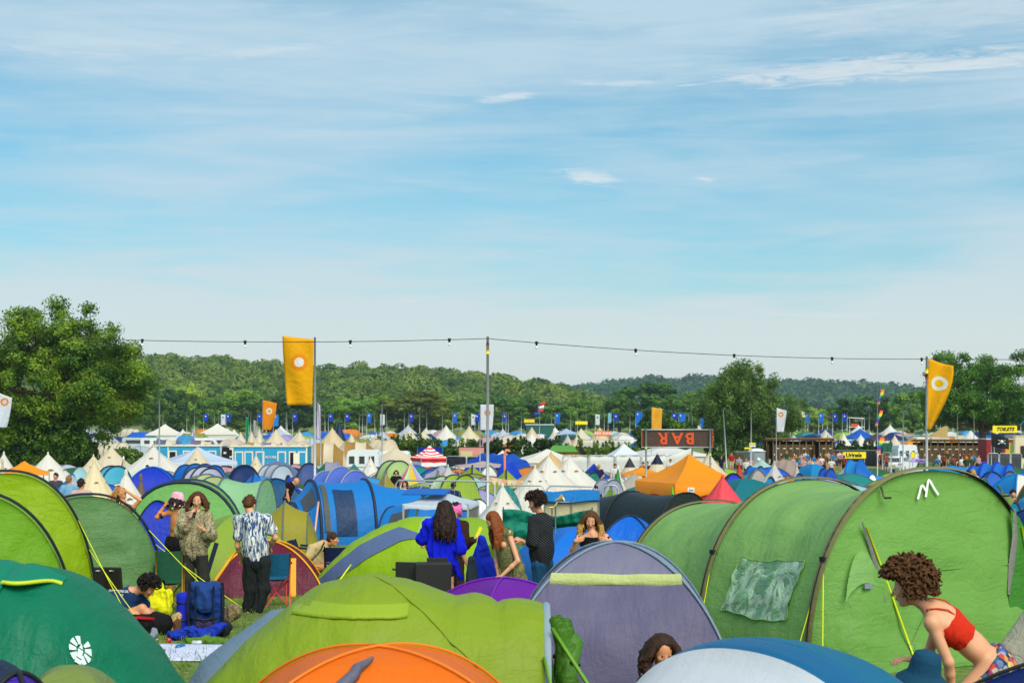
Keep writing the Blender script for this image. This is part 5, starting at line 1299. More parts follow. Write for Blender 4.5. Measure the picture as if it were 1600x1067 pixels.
DO('navy blue dome at the right edge behind the big green tunnel', 1612, 796, 25, 120, cloth('0d3c78'), R(20), NV, p2=.6)
TU('blue tent strip at the right edge above the navy dome', 1600, 778, 36, 60, blu2, 0, None, bays=1)
BE('cyan blue cone cut by the right edge', 1603, 716, 66, 60, cloth('18a0e0'), wall=.1, sides=6, vents=False)
# blue shade roof over beige stall
x, d = WX(893, 38), 38
T = thing('awning', 'long blue tarpaulin roof over a beige stall, right of the curly-haired man', 'awning', (x, d, G(x, d)), R(-2))
z = top_h(765, d); L = 88*d/F/2
P = np.array([[(u, v*.5+.04*math.sin(u*3), z-.30*(v+1)/2*(1 if v < 0 else .2)-.28*(v < -.5)+.03*math.sin(u*4+v)) for v in (1, .5, 0, -.5, -.52, -1)] for u in np.linspace(-L, L, 24)])
thick(gobj('roof_sheet', P, cloth('0c7cc8', 1.3, .88, .15), T))
gobj('front_cloth', np.array([[(u, -.35+.03*math.sin(u*6), zz) for zz in np.linspace(.05, z-.3, 6)] for u in np.linspace(-L*.98, L*.98, 24)]), cloth('d9c9a4', 1, .84, .1), T)
for u in (-L*.95, 0, L*.95): MB().tube([(u, -.4, 0), (u, -.4, z-.2)], .02, 5).build('post', STEEL, T, True)
# blue and white canopy frame behind the blue-shirted woman
x, d = WX(690, 36), 36
T = gazebo('gazebo', 'low blue and white canopy frame behind the woman in the blue shirt', x, d, R(-8), 1.65, 1.6, top_h(786, d), top_h(767, d), None or cloth('c9d3de', .8, .86, .1), STEEL, .12, .02, walls=(cloth('8d8a84', .9, .8, .1), (1,)))
MB().box((-.35, -.15, top_h(769, d)+.02), (1.1, .9, .03), 0, ('X', R(6)), bev=.01).build('blue_cover', blue, T)
# ------------------------------------------------------------------ tents in the middle distance, beyond the cabins
for a in [(262, 684, 150, 60, 'cream and slate inflatable tent beyond the left cabin', cm, lambda: cloth('6f7aa0', .6, .84)),
          (316, 686, 148, 62, 'cream tent with dusty purple bands beyond the left cabin', cm, lambda: cloth('8a7396', .6, .84)),
          (362, 686, 150, 62, 'plain ecru tunnel tent above the cabin doorway', cloth('e2d2bd', .6, .86), None),
          (398, 689, 152, 44, 'cream tent with tan arches beyond the right cabin', cm, lambda: cloth('c39f5e', .6, .84)),
          (425, 689, 146, 56, 'cream tent with mauve arches beyond the right cabin', cm, lambda: cloth('9a86a6', .6, .84)),
          (465, 688, 150, 64, 'ecru tunnel tent beyond the right end of the cabins', cloth('e4d2b8', .6, .86), None),
          (507, 690, 146, 60, 'tan and cream inflatable tent beside the pale feather banner', cm, lambda: cloth('b88d45', .6, .84)),
          (556, 688, 148, 66, 'tan-banded cream tent behind the caravan', cm, lambda: cloth('b88d45', .6, .84)),
          (600, 686, 152, 70, 'plain cream tunnel tent above the caravans', cloth('ead8b8', .6, .86), None),
          (290, 680, 190, 40, 'sky blue tent top beyond the cream inflatables', cloth('4aa3dc', .6, .86), None)]:
    px, yt, d, wp, lab, m1, m2 = a
    TU(lab, px, yt, d, wp, m1, R(3), None, bays=3, panels=None if m2 is None else [m1, m2(), m1, m2()], hs=[.6, 1, .96, 1, .6] if m2 is None else [.6, 1, .97, .95, .6], dep=3.4)
for px, yt, d, wp, lab, m1 in [(393, 674, 175, 52, 'ecru pointed tent beside the red and green feather banner', cm), (431, 671, 178, 78, 'tall ecru twin-pitch tent left of the purple banner', cm), (468, 673, 180, 62, 'tall ecru tent right before the tall flag post', cm),
                               (519, 668, 165, 90, 'tallest ecru tipi in front of the navy tipi', cb), (549, 677, 175, 44, 'narrow ecru tent right of the navy tipi', cm), (588, 677, 172, 60, 'ecru bell tent beyond the caravan', cm),
                               (376, 675, 182, 50, 'ecru cone beside the feather banner at the van row', cm), (405, 668, 220, 26, 'small ecru tip behind the yellow banner', cm), (831, 667, 205, 62, 'sand coloured bell tent beyond the middle hedge', cb),
                               (820, 678, 180, 60, 'white bell tent right behind the middle hedge', cw), (868, 679, 178, 48, 'ivory ridge tent behind the wooden hut, left one', cm), (887, 679, 176, 44, 'dusty ivory ridge tent behind the wooden hut, middle one', cloth('d9ccc4', .6, .86)), (901, 680, 172, 46, 'ivory tent with two dark windows behind the wooden hut', cm),
                               (937, 667, 215, 60, 'sand bell tent beside the orange kids sign', cb), (865, 671, 240, 30, 'pale sand tent beyond the green vans', cm), (697, 664, 300, 44, 'white tent on the far row left of the white banner', cw), (733, 665, 300, 40, 'ivory tent on the far row beside the white banner', cm), (640, 670, 260, 44, 'ivory tent beyond the hedge start', cm),
                               (1318, 677, 185, 50, 'white bell tent above the trimmed hedge, left one', cw), (1345, 679, 182, 62, 'white twin tent above the trimmed hedge', cw), (1383, 671, 215, 44, 'pale ecru tent above the green container', cm), (1290, 673, 260, 36, 'ivory cone behind the blue gazebo left side', cm), (1360, 675, 200, 44, 'white pointed tent right of the twin one', cw), (1398, 680, 185, 48, 'ecru tent above the small blue caravan', cm)]:
    BE(lab, px, yt, d, wp*1.12, m1, wall=.5, sides=8, vents=False)
BE('dark navy tipi with wooden pole tips rising behind the tallest ecru tipi', 530, 655, 172, 52, cloth('142c56', .6, .86, .05), wall=.1, sides=8, vents=False)
o = BE('tipi with grey blue and cream stripes beyond the hedge', 625, 678, 172, 46, None, wall=.1, sides=8, vents=False, stripes=[cloth('6f9cc0'), cm])
o = BE('tent with teal and cream stripes left of the hedge', 643, 680, 170, 38, None, wall=.1, sides=8, vents=False, stripes=[cloth('3f8fa8'), cm])
o = BE('small striped cone in rainbow pastels before the white marquees', 302, 671, 215, 36, None, wall=.1, sides=8, vents=False, stripes=[cloth('f2b84a'), cw, cloth('9a8ade'), cloth('8ad4c0')])
o = BE('striped fairground cone above the left toilet block', 1294, 677, 190, 34, None, wall=.1, sides=10, vents=False, stripes=[cloth('e24a56'), cloth('f2d23c'), cloth('8a5cc4'), cw])
def GA(label, px, yt, d, wpx, m, eave=None, w2=None, **k):
    Ht = top_h(yt, d, px); return gazebo('gazebo', label, WX(px, d), d, R(k.pop('yaw', 12)), wpx*d/F*.85, (w2 or wpx*.7)*d/F, Ht-(eave or 1.0), Ht, m, STEEL, .25, **k)
GA('left white marquee beyond the van row', 258, 662, 300, 66, cw, 2.2, walls=(cw, (0, 1, 2, 3)))
GA('right white marquee beyond the van row', 340, 661, 300, 68, cw, 2.2, walls=(cw, (0, 1, 2, 3)))
GA('bright blue gazebo above the trimmed hedge', 1344, 669, 200, 50, cloth('1462cc'), 1.3)
GA('navy gazebo above the small blue caravan', 1393, 675, 190, 44, navy, .9); GA('dark violet gazebo right of the white tents', 1370, 676, 188, 34, cloth('4f3f66'), .8)
GA('orange low awning beside the right toilet block', 1425, 686, 170, 30, amber, .5)
GA('white and blue striped gazebo far behind the orange kids sign', 885, 669, 260, 30, cloth('b9c8e8'), .8)
GA('white pagoda tent left of the bar sign', 975, 692, 118, 60, cloth('dfe4f2', .6, .88, .15), 1.1)
GA('long white marquee below the bar sign', 1040, 694, 124, 120, cloth('e6e2dc', .6, .88, .15), .8, walls=(cw, (0, 1, 3)))
GA('big low white marquee left of the wooden hut', 855, 701, 118, 108, cw, .9, walls=(cw, (0, 1, 3)))
GA('small white marquee at the left of the middle fence', 785, 703, 118, 40, cw, .7)
GA('mint green low canopy before the wooden hut', 873, 691, 160, 40, cloth('7fd8c0'), .4)
# ------------------------------------------------------------------ far camping field
_pal = [('blue', '1467d8'), ('sky blue', '3ba0e0'), ('navy', '17356e'), ('lime green', 'a8c63c'), ('pale grey', 'c6ccd8'), ('white', 'ecebe6'), ('cream', 'e8dac0'), ('teal', '1a8f8c'), ('orange', 'ee8a20'), ('lilac', 'b0a4d6'), ('olive', '96983a'), ('dark green', '2f6a40'), ('dusty pink', 'd8a0a8'), ('pale aqua', 'b4dadc')]
far = []
for i, (nm, c) in enumerate(_pal):
    cc = cloth(c, .3, .88, .2)
    if nm in ('cream', 'white', 'pale grey'):
        far.append((bell_tent('bell_tent', '', 0, 300, 2.4, 2.7, cc, sides=8, seed=i, vents=False), nm+' bell tent'))
    T, _ = dome_tent('dome_tent', '', 0, 300, 0, 1.9, 1.6, 1.45, cc, GRP, i, nr=7, ns=6, pole_r=.04, p2=.6); far.append((T, nm+' dome tent'))
    if i % 2 == 0:
        T, _ = tunnel_tent('tunnel_tent', '', 0, 300, 0, [(-2.6, 2.2, .9), (-1.5, 3, 1.75), (0, 3.1, 1.85), (1.5, 3, 1.75), (2.4, 2.2, .9)], cc, GRP, .05, i, pole_r=.04, nt=14, nu=3); far.append((T, nm+' tunnel tent'))
used = set(); r = np.random.default_rng(77)
wts = np.array([{'blue': 1.6, 'sky': 1.3, 'white': 1.4, 'cream': 1.3, 'pale': 1.0}.get(l.split()[0], .7)*(1.5 if 'bell' in l else 1) for _, l in far]); wts /= wts.sum()
nfar = 0
for d, n in ((196, 26), (222, 31), (255, 36), (300, 42), (355, 46), (420, 48)):
    for k in range(n):
        px = -60+1700*(k+r.uniform(.1, .9))/n
        if d < 240 and (975 < px < 1215 or px > 1470): continue
        if 1090 < px < 1190: continue
        i = int(r.choice(len(far), p=wts)); T0, lb = far[i]; x = WX(px, d); y = d+r.uniform(-9, 9); s = r.uniform(.85, 1.15)*(1+(d > 290)*.12)
        if i not in used: T = T0; used.add(i)
        else: T = dup(T0)
        T.location = (x, y, G(x, y)); T.rotation_euler = (0, 0, r.uniform(-.5, .5) if 'tunnel' in lb else r.uniform(0, 6)); T.scale = (s*1.1, s*1.1, s)
        T['label'] = lb+' in the packed camping field beyond the hedges'; T['group'] = lb+'s in the far camping field'; nfar += 1
for i, (T0, lb) in enumerate(far):
    if i not in used:
        for c in list(T0.children): bpy.data.objects.remove(c)
        bpy.data.objects.remove(T0)
# low domes packed between the bigger tents
occ = [(o.location.x, o.location.y) for o in bpy.data.objects if o.parent is None and o.get('category') in ('tent', 'gazebo', 'cabin', 'caravan', 'awning', 'fence') and 20 < o.location.y < 140]
fillp = {}; rf = np.random.default_rng(314)
for k in range(900):
    y = rf.uniform(40, 112); px = rf.uniform(-20, 1640); x = WX(px, y)
    if 1110 < px < 1200 and y > 96 or (y > 100 and px > 1200) or (y < 52 and 700 < px < 1000) or (46 < y < 62 and 930 < px < 1150): continue
    if min((x-a)**2+(y-b)**2 for a, b in occ) < 2.05**2: continue
    i = int(rf.integers(len(_pal))); nm, c = _pal[i]
    if i not in fillp: T, _ = dome_tent('dome_tent', '', x, y, 0, 1.35, 1.2, 1.15, cloth(c, .6, .86, .2), GRP if i % 2 else NV, i+50, nr=9, ns=8, pole_r=.025, p2=.6, amp=.03); fillp[i] = T
    else: T = dup(fillp[i])
    T.location = (x, y, G(x, y)); T.rotation_euler = (0, 0, rf.uniform(0, 6)); s_ = rf.uniform(.85, 1.12); T.scale = (s_*rf.uniform(.9, 1.2), s_, s_*rf.uniform(.8, 1.05))
    T['label'] = 'low '+nm+' dome tent squeezed between the bigger tents of the middle rows'; T['group'] = 'low '+nm+' domes in the middle rows'; occ.append((x, y))
print('filler', len(occ))
# ------------------------------------------------------------------ flags, banners, poles
def emblem(base, disc, ring=None, r1=.2, r2=.3, cx=.5, cz=-.8, tr=.25):
    def b(q):
        o = q('ShaderNodeTexCoord').outputs['Object']; s = q('ShaderNodeSeparateXYZ', i0=o)
        dd = q.m('SQRT', q.m('ADD', q.m('POWER', q.m('SUBTRACT', s.outputs[0], cx), 2), q.m('POWER', q.m('SUBTRACT', s.outputs[2], cz), 2)))
        col = lin(base, .9)
        if ring: col = q.mix(q.smooth(dd, r2, r2*.97), col, lin(ring, .9))
        if disc: col = q.mix(q.smooth(dd, r1, r1*.95), col, lin(disc, .9))
        n2 = q('ShaderNodeTexNoise', i0=o, Scale=3, Detail=4, Distortion=1); bp = q('ShaderNodeBump', Strength=.5, Distance=.10, Height=n2.outputs[0])
        p = pbsdf(q, col, .7, Normal=bp, Specular_IOR_Level=.2)
        t = q('ShaderNodeBsdfTranslucent', Color=col); return q('ShaderNodeMixShader', i0=tr, i1=p, i2=t)
    return mat('banner_%s_%s_%s_%.2f%.2f%.2f%.2f' % (base, disc, ring, r1, r2, cx, cz), b)
def flag(label, px, yt, d, w_, h, m, side=1, wt=1.0, drop=0., wb=1., skew=0., amp=.05, pole=True, pr=.03, yf=None, name='banner_flag', seed=None, group=None, lean=0., poletop=None, cat='flag'):
    amp = amp*1.7
    """w_, h in photo px; side=-1: cloth hangs to the left of its pole"""
    x = WX(px, d); z0 = G(x, d); s = d/F; H = WZ(poletop if poletop else yt, d)-z0
    T = thing(name, label, cat, (x, d, z0), 0, group)
    if pole: MB().tube([(0, 0, -.2), (lean*.5, 0, H/2), (lean, 0, H)], [pr*1.15, pr, pr*.8], 8).build('pole', STEEL, T, True)
    if m is not None:
        W_, Hh = w_*s, h*s; nu, nv = 14, 26; r = np.random.default_rng(seed or abs(int(px))); ph = r.uniform(0, 6)
        P = np.zeros((nv, nu, 3))
        for j, v in enumerate(np.linspace(0, 1, nv)):
            for i, u in enumerate(np.linspace(0, 1, nu)):
                v2 = v**1.9; ww = W_*(wt*(1-v2)+wb*v2); X = side*(u*ww)+side*skew*s*v2
                P[j, i] = (X+side*pr, -amp*s*h*.5*(u**.7)*math.sin(u*5+v*4+ph)-.02, -v*Hh-drop*s*u*(1-v))
        top_z = WZ(yt, d)-z0
        o = thick(gobj('banner', P, m, T), .004); o.location = (lean, 0, top_z)
    return T
yw = 'f7b500'
s = 60/F
flag('large golden yellow banner with a white disc in an orange ring, left of centre', 492, 530, 60, 48, 103, emblem(yw, 'ecebe0', 'f79a08', 7.5*s, 13.5*s, -.03-23*s, -36*s), -1, 1, -5, .82, 2, .05, poletop=527, pr=.055)
s = 57/F
T = flag('large golden yellow banner with a white ring, on the pole at the right', 1448, 560, 57, 37, 112, emblem(yw, 'f5c400', 'ecebe0', 6*s, 11.5*s, .03+18*s, -39*s), 1, 1, 12, .30, -4, .10, poletop=557, pr=.055)
for yy, c in ((575, 'f2e21a'), (585, '7a2a2a')): MB().tube([(0, 0, WZ(yy, 57)-T.location.z), (0, 0, WZ(yy+8, 57)-T.location.z)], .062, 8).build('tape', plain(c), T, True)
x, d = WX(762, 50), 50; z0 = G(x, d)
T = thing('light_pole', 'bare galvanised pole in the middle carrying the string of bulbs', 'pole', (x, d, z0))
MB().tube([(0, 0, -.2), (0, 0, 3), (0, 0, WZ(526, 50)-z0)], [.06, .052, .045], 10).build('shaft', STEEL, T, True)
for yy, c in ((546, 'f2e21a'), (536, '8a4a3a')): MB().tube([(0, 0, WZ(yy, 50)-z0), (0, 0, WZ(yy+7, 50)-z0)], .054, 8).build('tape', plain(c), T, True)
def span(name, label, a, b, sag, bulbs, r=.012, rb=.075, parts=True):
    a, b = Vector(a), Vector(b); T = thing(name, label, 'string lights', a, 0); b = b-a; n = 40
    MB().tube([b*(i/n)-Vector((0, 0, sag*4*(i/n)*(1-i/n))) for i in range(n+1)], r, 5).build('wire', BLK, T, True)
    for f in bulbs:
        p = b*f-Vector((0, 0, sag*4*f*(1-f)))
        h = MB().lathe([(.001, .06), (.05*rb/.075, .05), (.065*rb/.075, 0), (.04*rb/.075, -.05), (.03*rb/.075, -.10)], 8, p).build('bulb_holder', BLK, T, True)
        MB().lathe([(.02, 0), (.045, -.05), (.04, -.10), (.001, -.125)], 8, p-Vector((0, 0, .10))).build('bulb', mat('bulb_glass', lambda q: pbsdf(q, lin('f2efe2'), .15)), T, True)
    return T
A0 = (WX(-70, 54), 54, WZ(520, 54)); B0 = (WX(762, 50), 50, WZ(529, 50)); C0 = (WX(1448, 57), 57, WZ(561, 57)); D0 = (WX(1830, 60), 60, WZ(557, 60))
def fr(px, a, b):
    f = 0
    for i in range(2000):
        f = i/2000; X = a[0]*(1-f)+b[0]*f; Y = a[1]*(1-f)+b[1]*f
        if 800+X*F/Y >= px: return f
    return 1
span('string_lights', 'sagging wire of hanging bulbs left of the middle pole', A0, B0, .22, [fr(p, A0, B0) for p in (222, 383, 547, 702)])
span('string_lights', 'wire of hanging bulbs between the middle pole and the right yellow banner', B0, C0, .20, [fr(p, B0, C0) for p in (838, 993, 1147, 1300, 1440)])
span('string_lights', 'short wire of bulbs running out of the frame at the right', C0, D0, .06, [fr(1590, C0, D0)])
s = 110/F
flag('yellow banner with white ring, before the right washroom cabin', 410, 625, 108, 22, 47, emblem('f79a1a', 'f7b51a', 'ecebe0', 2.6*s, 5*s, .03+10*s, -17*s), 1, 1, 5, .55, 0, .05)
s = 100/F
flag('white banner with orange ring beside the middle pole', 750, 632, 100, 21, 40, emblem('e9e9ee', 'ecebe0', 'f2992a', 2.4*s, 5*s, .03+11*s, -13*s), 1, 1, 0, .85, 0, .04)
flag('white banner with a curled orange mark before the left toilet block', 1213, 637, 104, 15, 38, emblem('e9e9ee', 'e9e9ee', 'f2992a', 2.0*s, 4.2*s, .03+6.5*s, -11*s), 1, 1, 5, .7, 0, .08)
flag('golden banner rising just behind the bar board', 1018, 636, 108, 16, 50, emblem('f9b93c', 'f9b020', None, 5*s, 6*s, .03+8*s, -14*s), 1, 1, 3, .9, 0, .06)
s = 62/F
flag('white banner with an orange ring at the left edge', -2, 614, 62, 20, 54, emblem('e6e9f2', 'd8dde6', 'f2992a', 3.4*s, 6.5*s, .03+8*s, -14*s), 1, 1, 8, .55, 0, .05)
flag('lilac tie-dyed feather banner beside the tall yellow banner pole', 501, 633, 118, 14, 54, garment('b7a9dd', 'e6e0f2', 'print'), -1, .35, -4, .35, 0, .05, name='feather_banner')
flag('green and red feather banner by the van row', 384, 651, 170, 5, 44, garment('1f9a6a', 'd8202c', 'plain'), 1, 1, 2, .4, 0, .05, name='feather_banner')
flag('white teardrop banner by the van row', 396, 656, 170, 7, 26, garment('dcdce6', '44445a', 'print'), 1, .6, 2, .9, 0, .05, name='feather_banner')
dB = ('1745c8', '1f74dc', '2b8ee8'); fl = [(318, 646, 7, 12, 0), (353, 646, 7, 13, 0), (402, 647, 6, 13, 0), (427, 647, 8, 19, 2), (457, 645, 6, 14, 0), (513, 645, 6, 14, 0), (539, 645, 6, 12, 0), (573, 645, 7, 16, 1), (639, 645, 6, 16, 0), (707, 645, 7, 15, 1), (742, 646, 6, 16, 0),
      (785, 645, 7, 16, 0), (867, 645, 8, 17, 1), (950, 645, 5, 16, 3), (959, 646, 7, 17, 0), (993, 643, 10, 24, 1), (1050, 645, 8, 10, 0), (1060, 645, 11, 14, 1), (1094, 646, 6, 22, 1), (1208, 647, 5, 12, 1), (1235, 647, 7, 17, 0), (1258, 649, 6, 16, 1), (1279, 648, 7, 17, 1), (1301, 648, 6, 17, 0), (1316, 648, 6, 16, 0), (1595, 650, 9, 15, 1)]
s = 400/F
_f = {}
nxt = {0: 'deep blue banner with a white spot on the far flag line', 1: 'mid blue banner with a white spot on the far flag line', 3: 'pale blue banner on the far flag line', 2: 'bright azure banner with a white spot on the far flag line'}
for px, yt, w_, h, c in fl:
    key = (c, round(w_/3), round(h/5))
    if key not in _f:
        col = ('1745c8', '1f74dc', '2b8ee8', '8ccbe8')[c]
        T = flag(nxt[c], px, yt, 400, w_, h, emblem(col, 'e8ecf4' if c != 3 else None, None, 1.2*s, 1, .03+3.2*s, -4.2*s, .2), 1, 1, 1, .9, 0, .08, pr=.07, group='blue banners on the far flag line'); _f[key] = T
    else: T = dup(_f[key])
    T.location = (WX(px, 400), 400, G(WX(px, 400), 400)); T['label'] = nxt[c]
_f = None
for px, yt, w_, h in ((345, 647, 7, 17), (594, 645, 8, 19), (736, 645, 5, 15), (930, 646, 7, 17)):
    T = flag('white banner with a small blue spot on the far flag line', px, yt, 400, w_, h, emblem('e6e9ee', '2a62c8', None, 1.4*s, 1, .03+3.2*s, -5*s, .2), 1, 1, 1, .9, 0, .08, pr=.07, group='white banners on the far flag line') if _f is None else dup(_f)
    _f = _f or T; T.location = (WX(px, 400), 400, G(WX(px, 400), 400))
flag('yellow and white pennant on the far flag line', 1252, 642, 400, 9, 10, emblem('efe6c0', None, None), 1, 1, 5, .6, 0, .08, pr=.07)
p0 = None
rr_ = np.random.default_rng(5)
for px in [i for i in (254, 292, 304, 336, 341, 389, 391, 416, 447, 449, 508, 531, 561, 566, 586, 605, 632, 656, 667, 691, 720, 733, 748, 759, 790, 794, 814, 861, 892, 902, 916, 944, 984, 1076, 1082, 1231, 1245, 1262, 1285, 1293, 1323, 1358, 1469, 1489)]:
    d = 400+rr_.uniform(-30, 40)
    if p0 is None:
        p0 = thing('flag_pole', 'bare grey pole on the far flag line', 'pole', (0, 0, 0), 0, 'bare poles on the far flag line'); MB().tube([(0, 0, 0), (0, 0, 7.2)], [.09, .06], 6).build('shaft', STEEL, p0, True); T = p0
    else: T = dup(p0)
    T.location = (WX(px, d), d, G(WX(px, d), d)); T.rotation_euler = (0, rr_.uniform(-.03, .03), 0)
for px, yt, d, lean, lab in ((249, 625, 90, 0, 'slim pole in front of the left washroom cabin'), (597, 631, 100, 0, 'slim pole in front of the caravans'), (1137, 639, 110, -.35, 'leaning pole in front of the poplar'), (1173, 640, 112, .05, 'upright pole with direction signs beside the poplar'), (1496, 645, 150, 0, 'pole behind the right toilet block, near the red banner'), (1522, 645, 152, 0, 'pole behind the right toilet block, right one'), (1411, 641, 100, 0, 'pole in front of the parked white car')):
    T = flag(lab, px, yt, d, 0, 0, None, lean=lean, pr=.05, name='pole', cat='pole')
    if 'direction' in lab:
        for zz, c, dx in ((693, 'f2dc1a', .12), (696.5, 'e8e8e8', .12), (700, 'f2dc1a', -.25)): MB().box((dx, -.06, WZ(zz, d)-T.location.z), (.5, .03, .13)).build('arrow_board', plain(c), T)
# rainbow windsocks
def rain(q):
    o = q('ShaderNodeTexCoord').outputs['Object']; s_ = q('ShaderNodeSeparateXYZ', i0=o)
    f = q.m('MULTIPLY_ADD', s_.outputs[2], -1.0, 0.0)
    return pbsdf(q, q.ramp(f, [(0, lin('e0242c')), (.15, lin('f28c1a')), (.3, lin('f2dc1a')), (.45, lin('2aa84a')), (.6, lin('2456c8')), (.78, lin('7a2a9a')), (.95, lin('e8a020'))]), .7)
d = 92; T = flag('pole hung with three rainbow windsocks, right of the urinals sign', 1371, 607, d, 0, 0, None, pr=.03, name='windsock_pole', cat='pole')
for (ya, yb, xa, xb, wd) in ((608, 632, 1379, 1372, 4.5), (641, 666, 1377, 1369, 4.5), (683, 708, 1378, 1372, 7)):
    s = d/F; L = (yb-ya)*s; P = []
    for v in np.linspace(0, 1, 10): P.append([((xa-1371)*s*(1-v)+(xb-1371)*s*v+wd*s*(u-.5)+.03*math.sin(v*6), .05*math.sin(v*7+u*3)-.05, -v*L) for u in np.linspace(0, 1, 5)])
    o = gobj('windsock', np.array(P), mat('rainbow', rain), T); o.location = (0, 0, WZ(ya, d)-T.location.z); thick(o, .01)
d = 220; T = flag('kinked pole flying a rainbow strip and small union-style flags', 843, 628, d, 0, 0, None, pr=.05, name='flag_pole', cat='flag')
for ya, yb, c, dx in ((629, 633, 'rainbow', 4), (634, 639, 'e6e6ee', 2), (640, 644, 'c23a4a', 1), (644, 651, '1d3a96', -5)):
    s = d/F; P = np.array([[((dx+w_)*s, .1*math.sin(w_), WZ(ya*(1-v)+yb*v-w_*.25, d)-T.location.z) for w_ in (-4, -1, 2, 5)] for v in (0, .5, 1)])
    o = gobj('flag_cloth', P, mat('rainbow', rain) if c == 'rainbow' else plain(c), T); thick(o, .01)
d = 105; T = flag('black skull-and-crossbones flag beside the red trailer', 1549, 674, d, 0, 0, None, pr=.03, name='pirate_flag')
s = d/F; P = np.array([[(u*27*s, -.10*math.sin(u*6+v*3), WZ(675+u*10+v*22-u*v*5, d)-T.location.z) for u in np.linspace(0, 1, 14)] for v in np.linspace(0, 1, 10)])
thick(gobj('flag_cloth', P, plain('17181c', .8), T), .01)
mb = MB(); c = Vector((15*s, -.16, WZ(690, d)-T.location.z))
mb.lathe([(.001, .13), (.09, .10), (.12, .02), (.09, -.05), (.05, -.09), (.04, -.13), (.001, -.14)], 8, c); mb.tube([c+Vector((-.28, 0, -.18)), c+Vector((.28, 0, .12))], .025, 5); mb.tube([c+Vector((-.26, 0, .14)), c+Vector((.30, 0, -.16))], .025, 5)
mb.build('skull_mark', WHT, T, True)
# ------------------------------------------------------------------ cabins, blocks, vans, signs
CY = plain('2a97c6', .5); CY2 = plain('1578bd', .5); CRM = plain('e8e0cc', .6); DARK = plain('15130f', .8); WOODD = None
def wood(q, c='5b4627', c2='2f2413', sc=1.0):
    o = q('ShaderNodeTexCoord').outputs['Object']; mp = q('ShaderNodeMapping', i0=o); mp.inputs['Scale'].default_value = (9*sc, 9*sc, .6)
    n1 = q('ShaderNodeTexNoise', i0=mp, Scale=1.2, Detail=5); col = q.ramp(n1.outputs[0], [(.3, lin(c2)), (.7, lin(c))]); return pbsdf(q, col, .85)
WD = mat('dark_wood', lambda q: wood(q)); WL = mat('light_wood', lambda q: wood(q, 'c08a48', '8a5a28')); WB = mat('post_wood', lambda q: wood(q, '8d6a36', '5b4020'))
def cabin(label, px0, px1, yt, d, kind):
    x0, x1 = WX(px0, d), WX(px1, d); W_ = x1-x0; x = (x0+x1)/2; z0 = G(x, d); H = WZ(yt, d)-z0
    T = thing('washroom_cabin', label, 'cabin', (x, d+1.2, z0), 0)
    MB().box((0, 0, H/2+.05), (W_, 2.4, H-.1)).build('wall', CY, T)
    MB().box((0, 0, H+.05), (W_+.16, 2.56, .11)).build('roof', CRM, T)
    for i in range(6):
        xx = -W_/2+W_*(i+.5)/6+.1*math.sin(i*3); MB().box((xx, -.6, H+.13), (.3, .1, .05)).build('roof_vent', plain('8a7f5a'), T)
    for sx in (-1, 1): MB().box((sx*(W_/2-.04), -1.215, H/2), (.10, .04, H-.1)).build('corner_trim', CRM, T)
    def door(cx, w_=.72, opening=False):
        h = H*.80; y = -1.20
        D = MB().box((cx, y-.012, h/2+.12), (w_-.22, .05, h-.2)).build('door', DARK if opening else CY, T)  # open doorways get a near-black panel standing in for the shade inside
        f = MB(); f.box((cx-w_/2+.05, y-.02, h/2+.12), (.10, .06, h)); f.box((cx+w_/2-.05, y-.02, h/2+.12), (.10, .06, h)); f.box((cx, y-.02, h+.07), (w_-.2, .06, .10)); f.build('frame', CRM, D)
    def sign(cx, lines, size=.26, M=None):
        for k, (t, zz, rad) in enumerate(lines):
            c_ = plain('e9dcc8', .7); n_ = len(t)
            for i, ch in enumerate(t):
                if ch == ' ': continue
                a = (i-(n_-1)/2)*size*.62; dz = -rad*(a*a)
                text_mesh('sign_letter', ch, size, c_, T, Matrix.Translation((cx+a, -1.225, H*zz+dz)) @ FRONT @ Matrix.Rotation(-2*rad*a, 4, 'Z'), .012, .008)
    if kind == 0:
        sign(-W_/2+.55, [('WASH', .62, .25), ('UP', .40, .0)], .27)
        MB().box((-W_/2+1.08, -1.22, H/2), (.08, .05, H-.1)).build('corner_trim', CRM, T)
        for f in (.26, .48, .72, .86): door(-W_/2+W_*f, opening=(f == .26))
    else:
        for f in (.09, .22, .37, .66, .935): door(-W_/2+W_*f)
        door(-W_/2+W_*.80, .55, True)
        MB().box((-W_/2+W_*.865, -1.55, H*.4), (.5, .05, H*.78), R(12)).build('open_door', CRM, T)
        sign(-W_/2+W_*.515, [('POWDER', .66, .22), ('ROOM', .42, -.3)], .25)
    return T
cabin('left blue washroom cabin with pale door frames, partly behind the cream bell tent', 243, 346, 697, 122, 0)
cabin('right blue washroom cabin with an open door', 363, 480, 698, 118, 1)
x, d = WX(355, 121), 121
T = thing('gap_shade_and_boxes', 'dark cluttered gap with white boxes between the two cabins', 'shed', (x, d+1, G(x, d)), 0); MB().box((0, 0, 1.2), (.95, 1.4, 2.3)).build('shell', DARK, T)  # solid near-black box stands in for the shade in the gap
for i in range(6): MB().box((-.25+.5*(i % 2), -.73, .5+.35*i), (.22, .05, .16)).build('box', WHT, T)
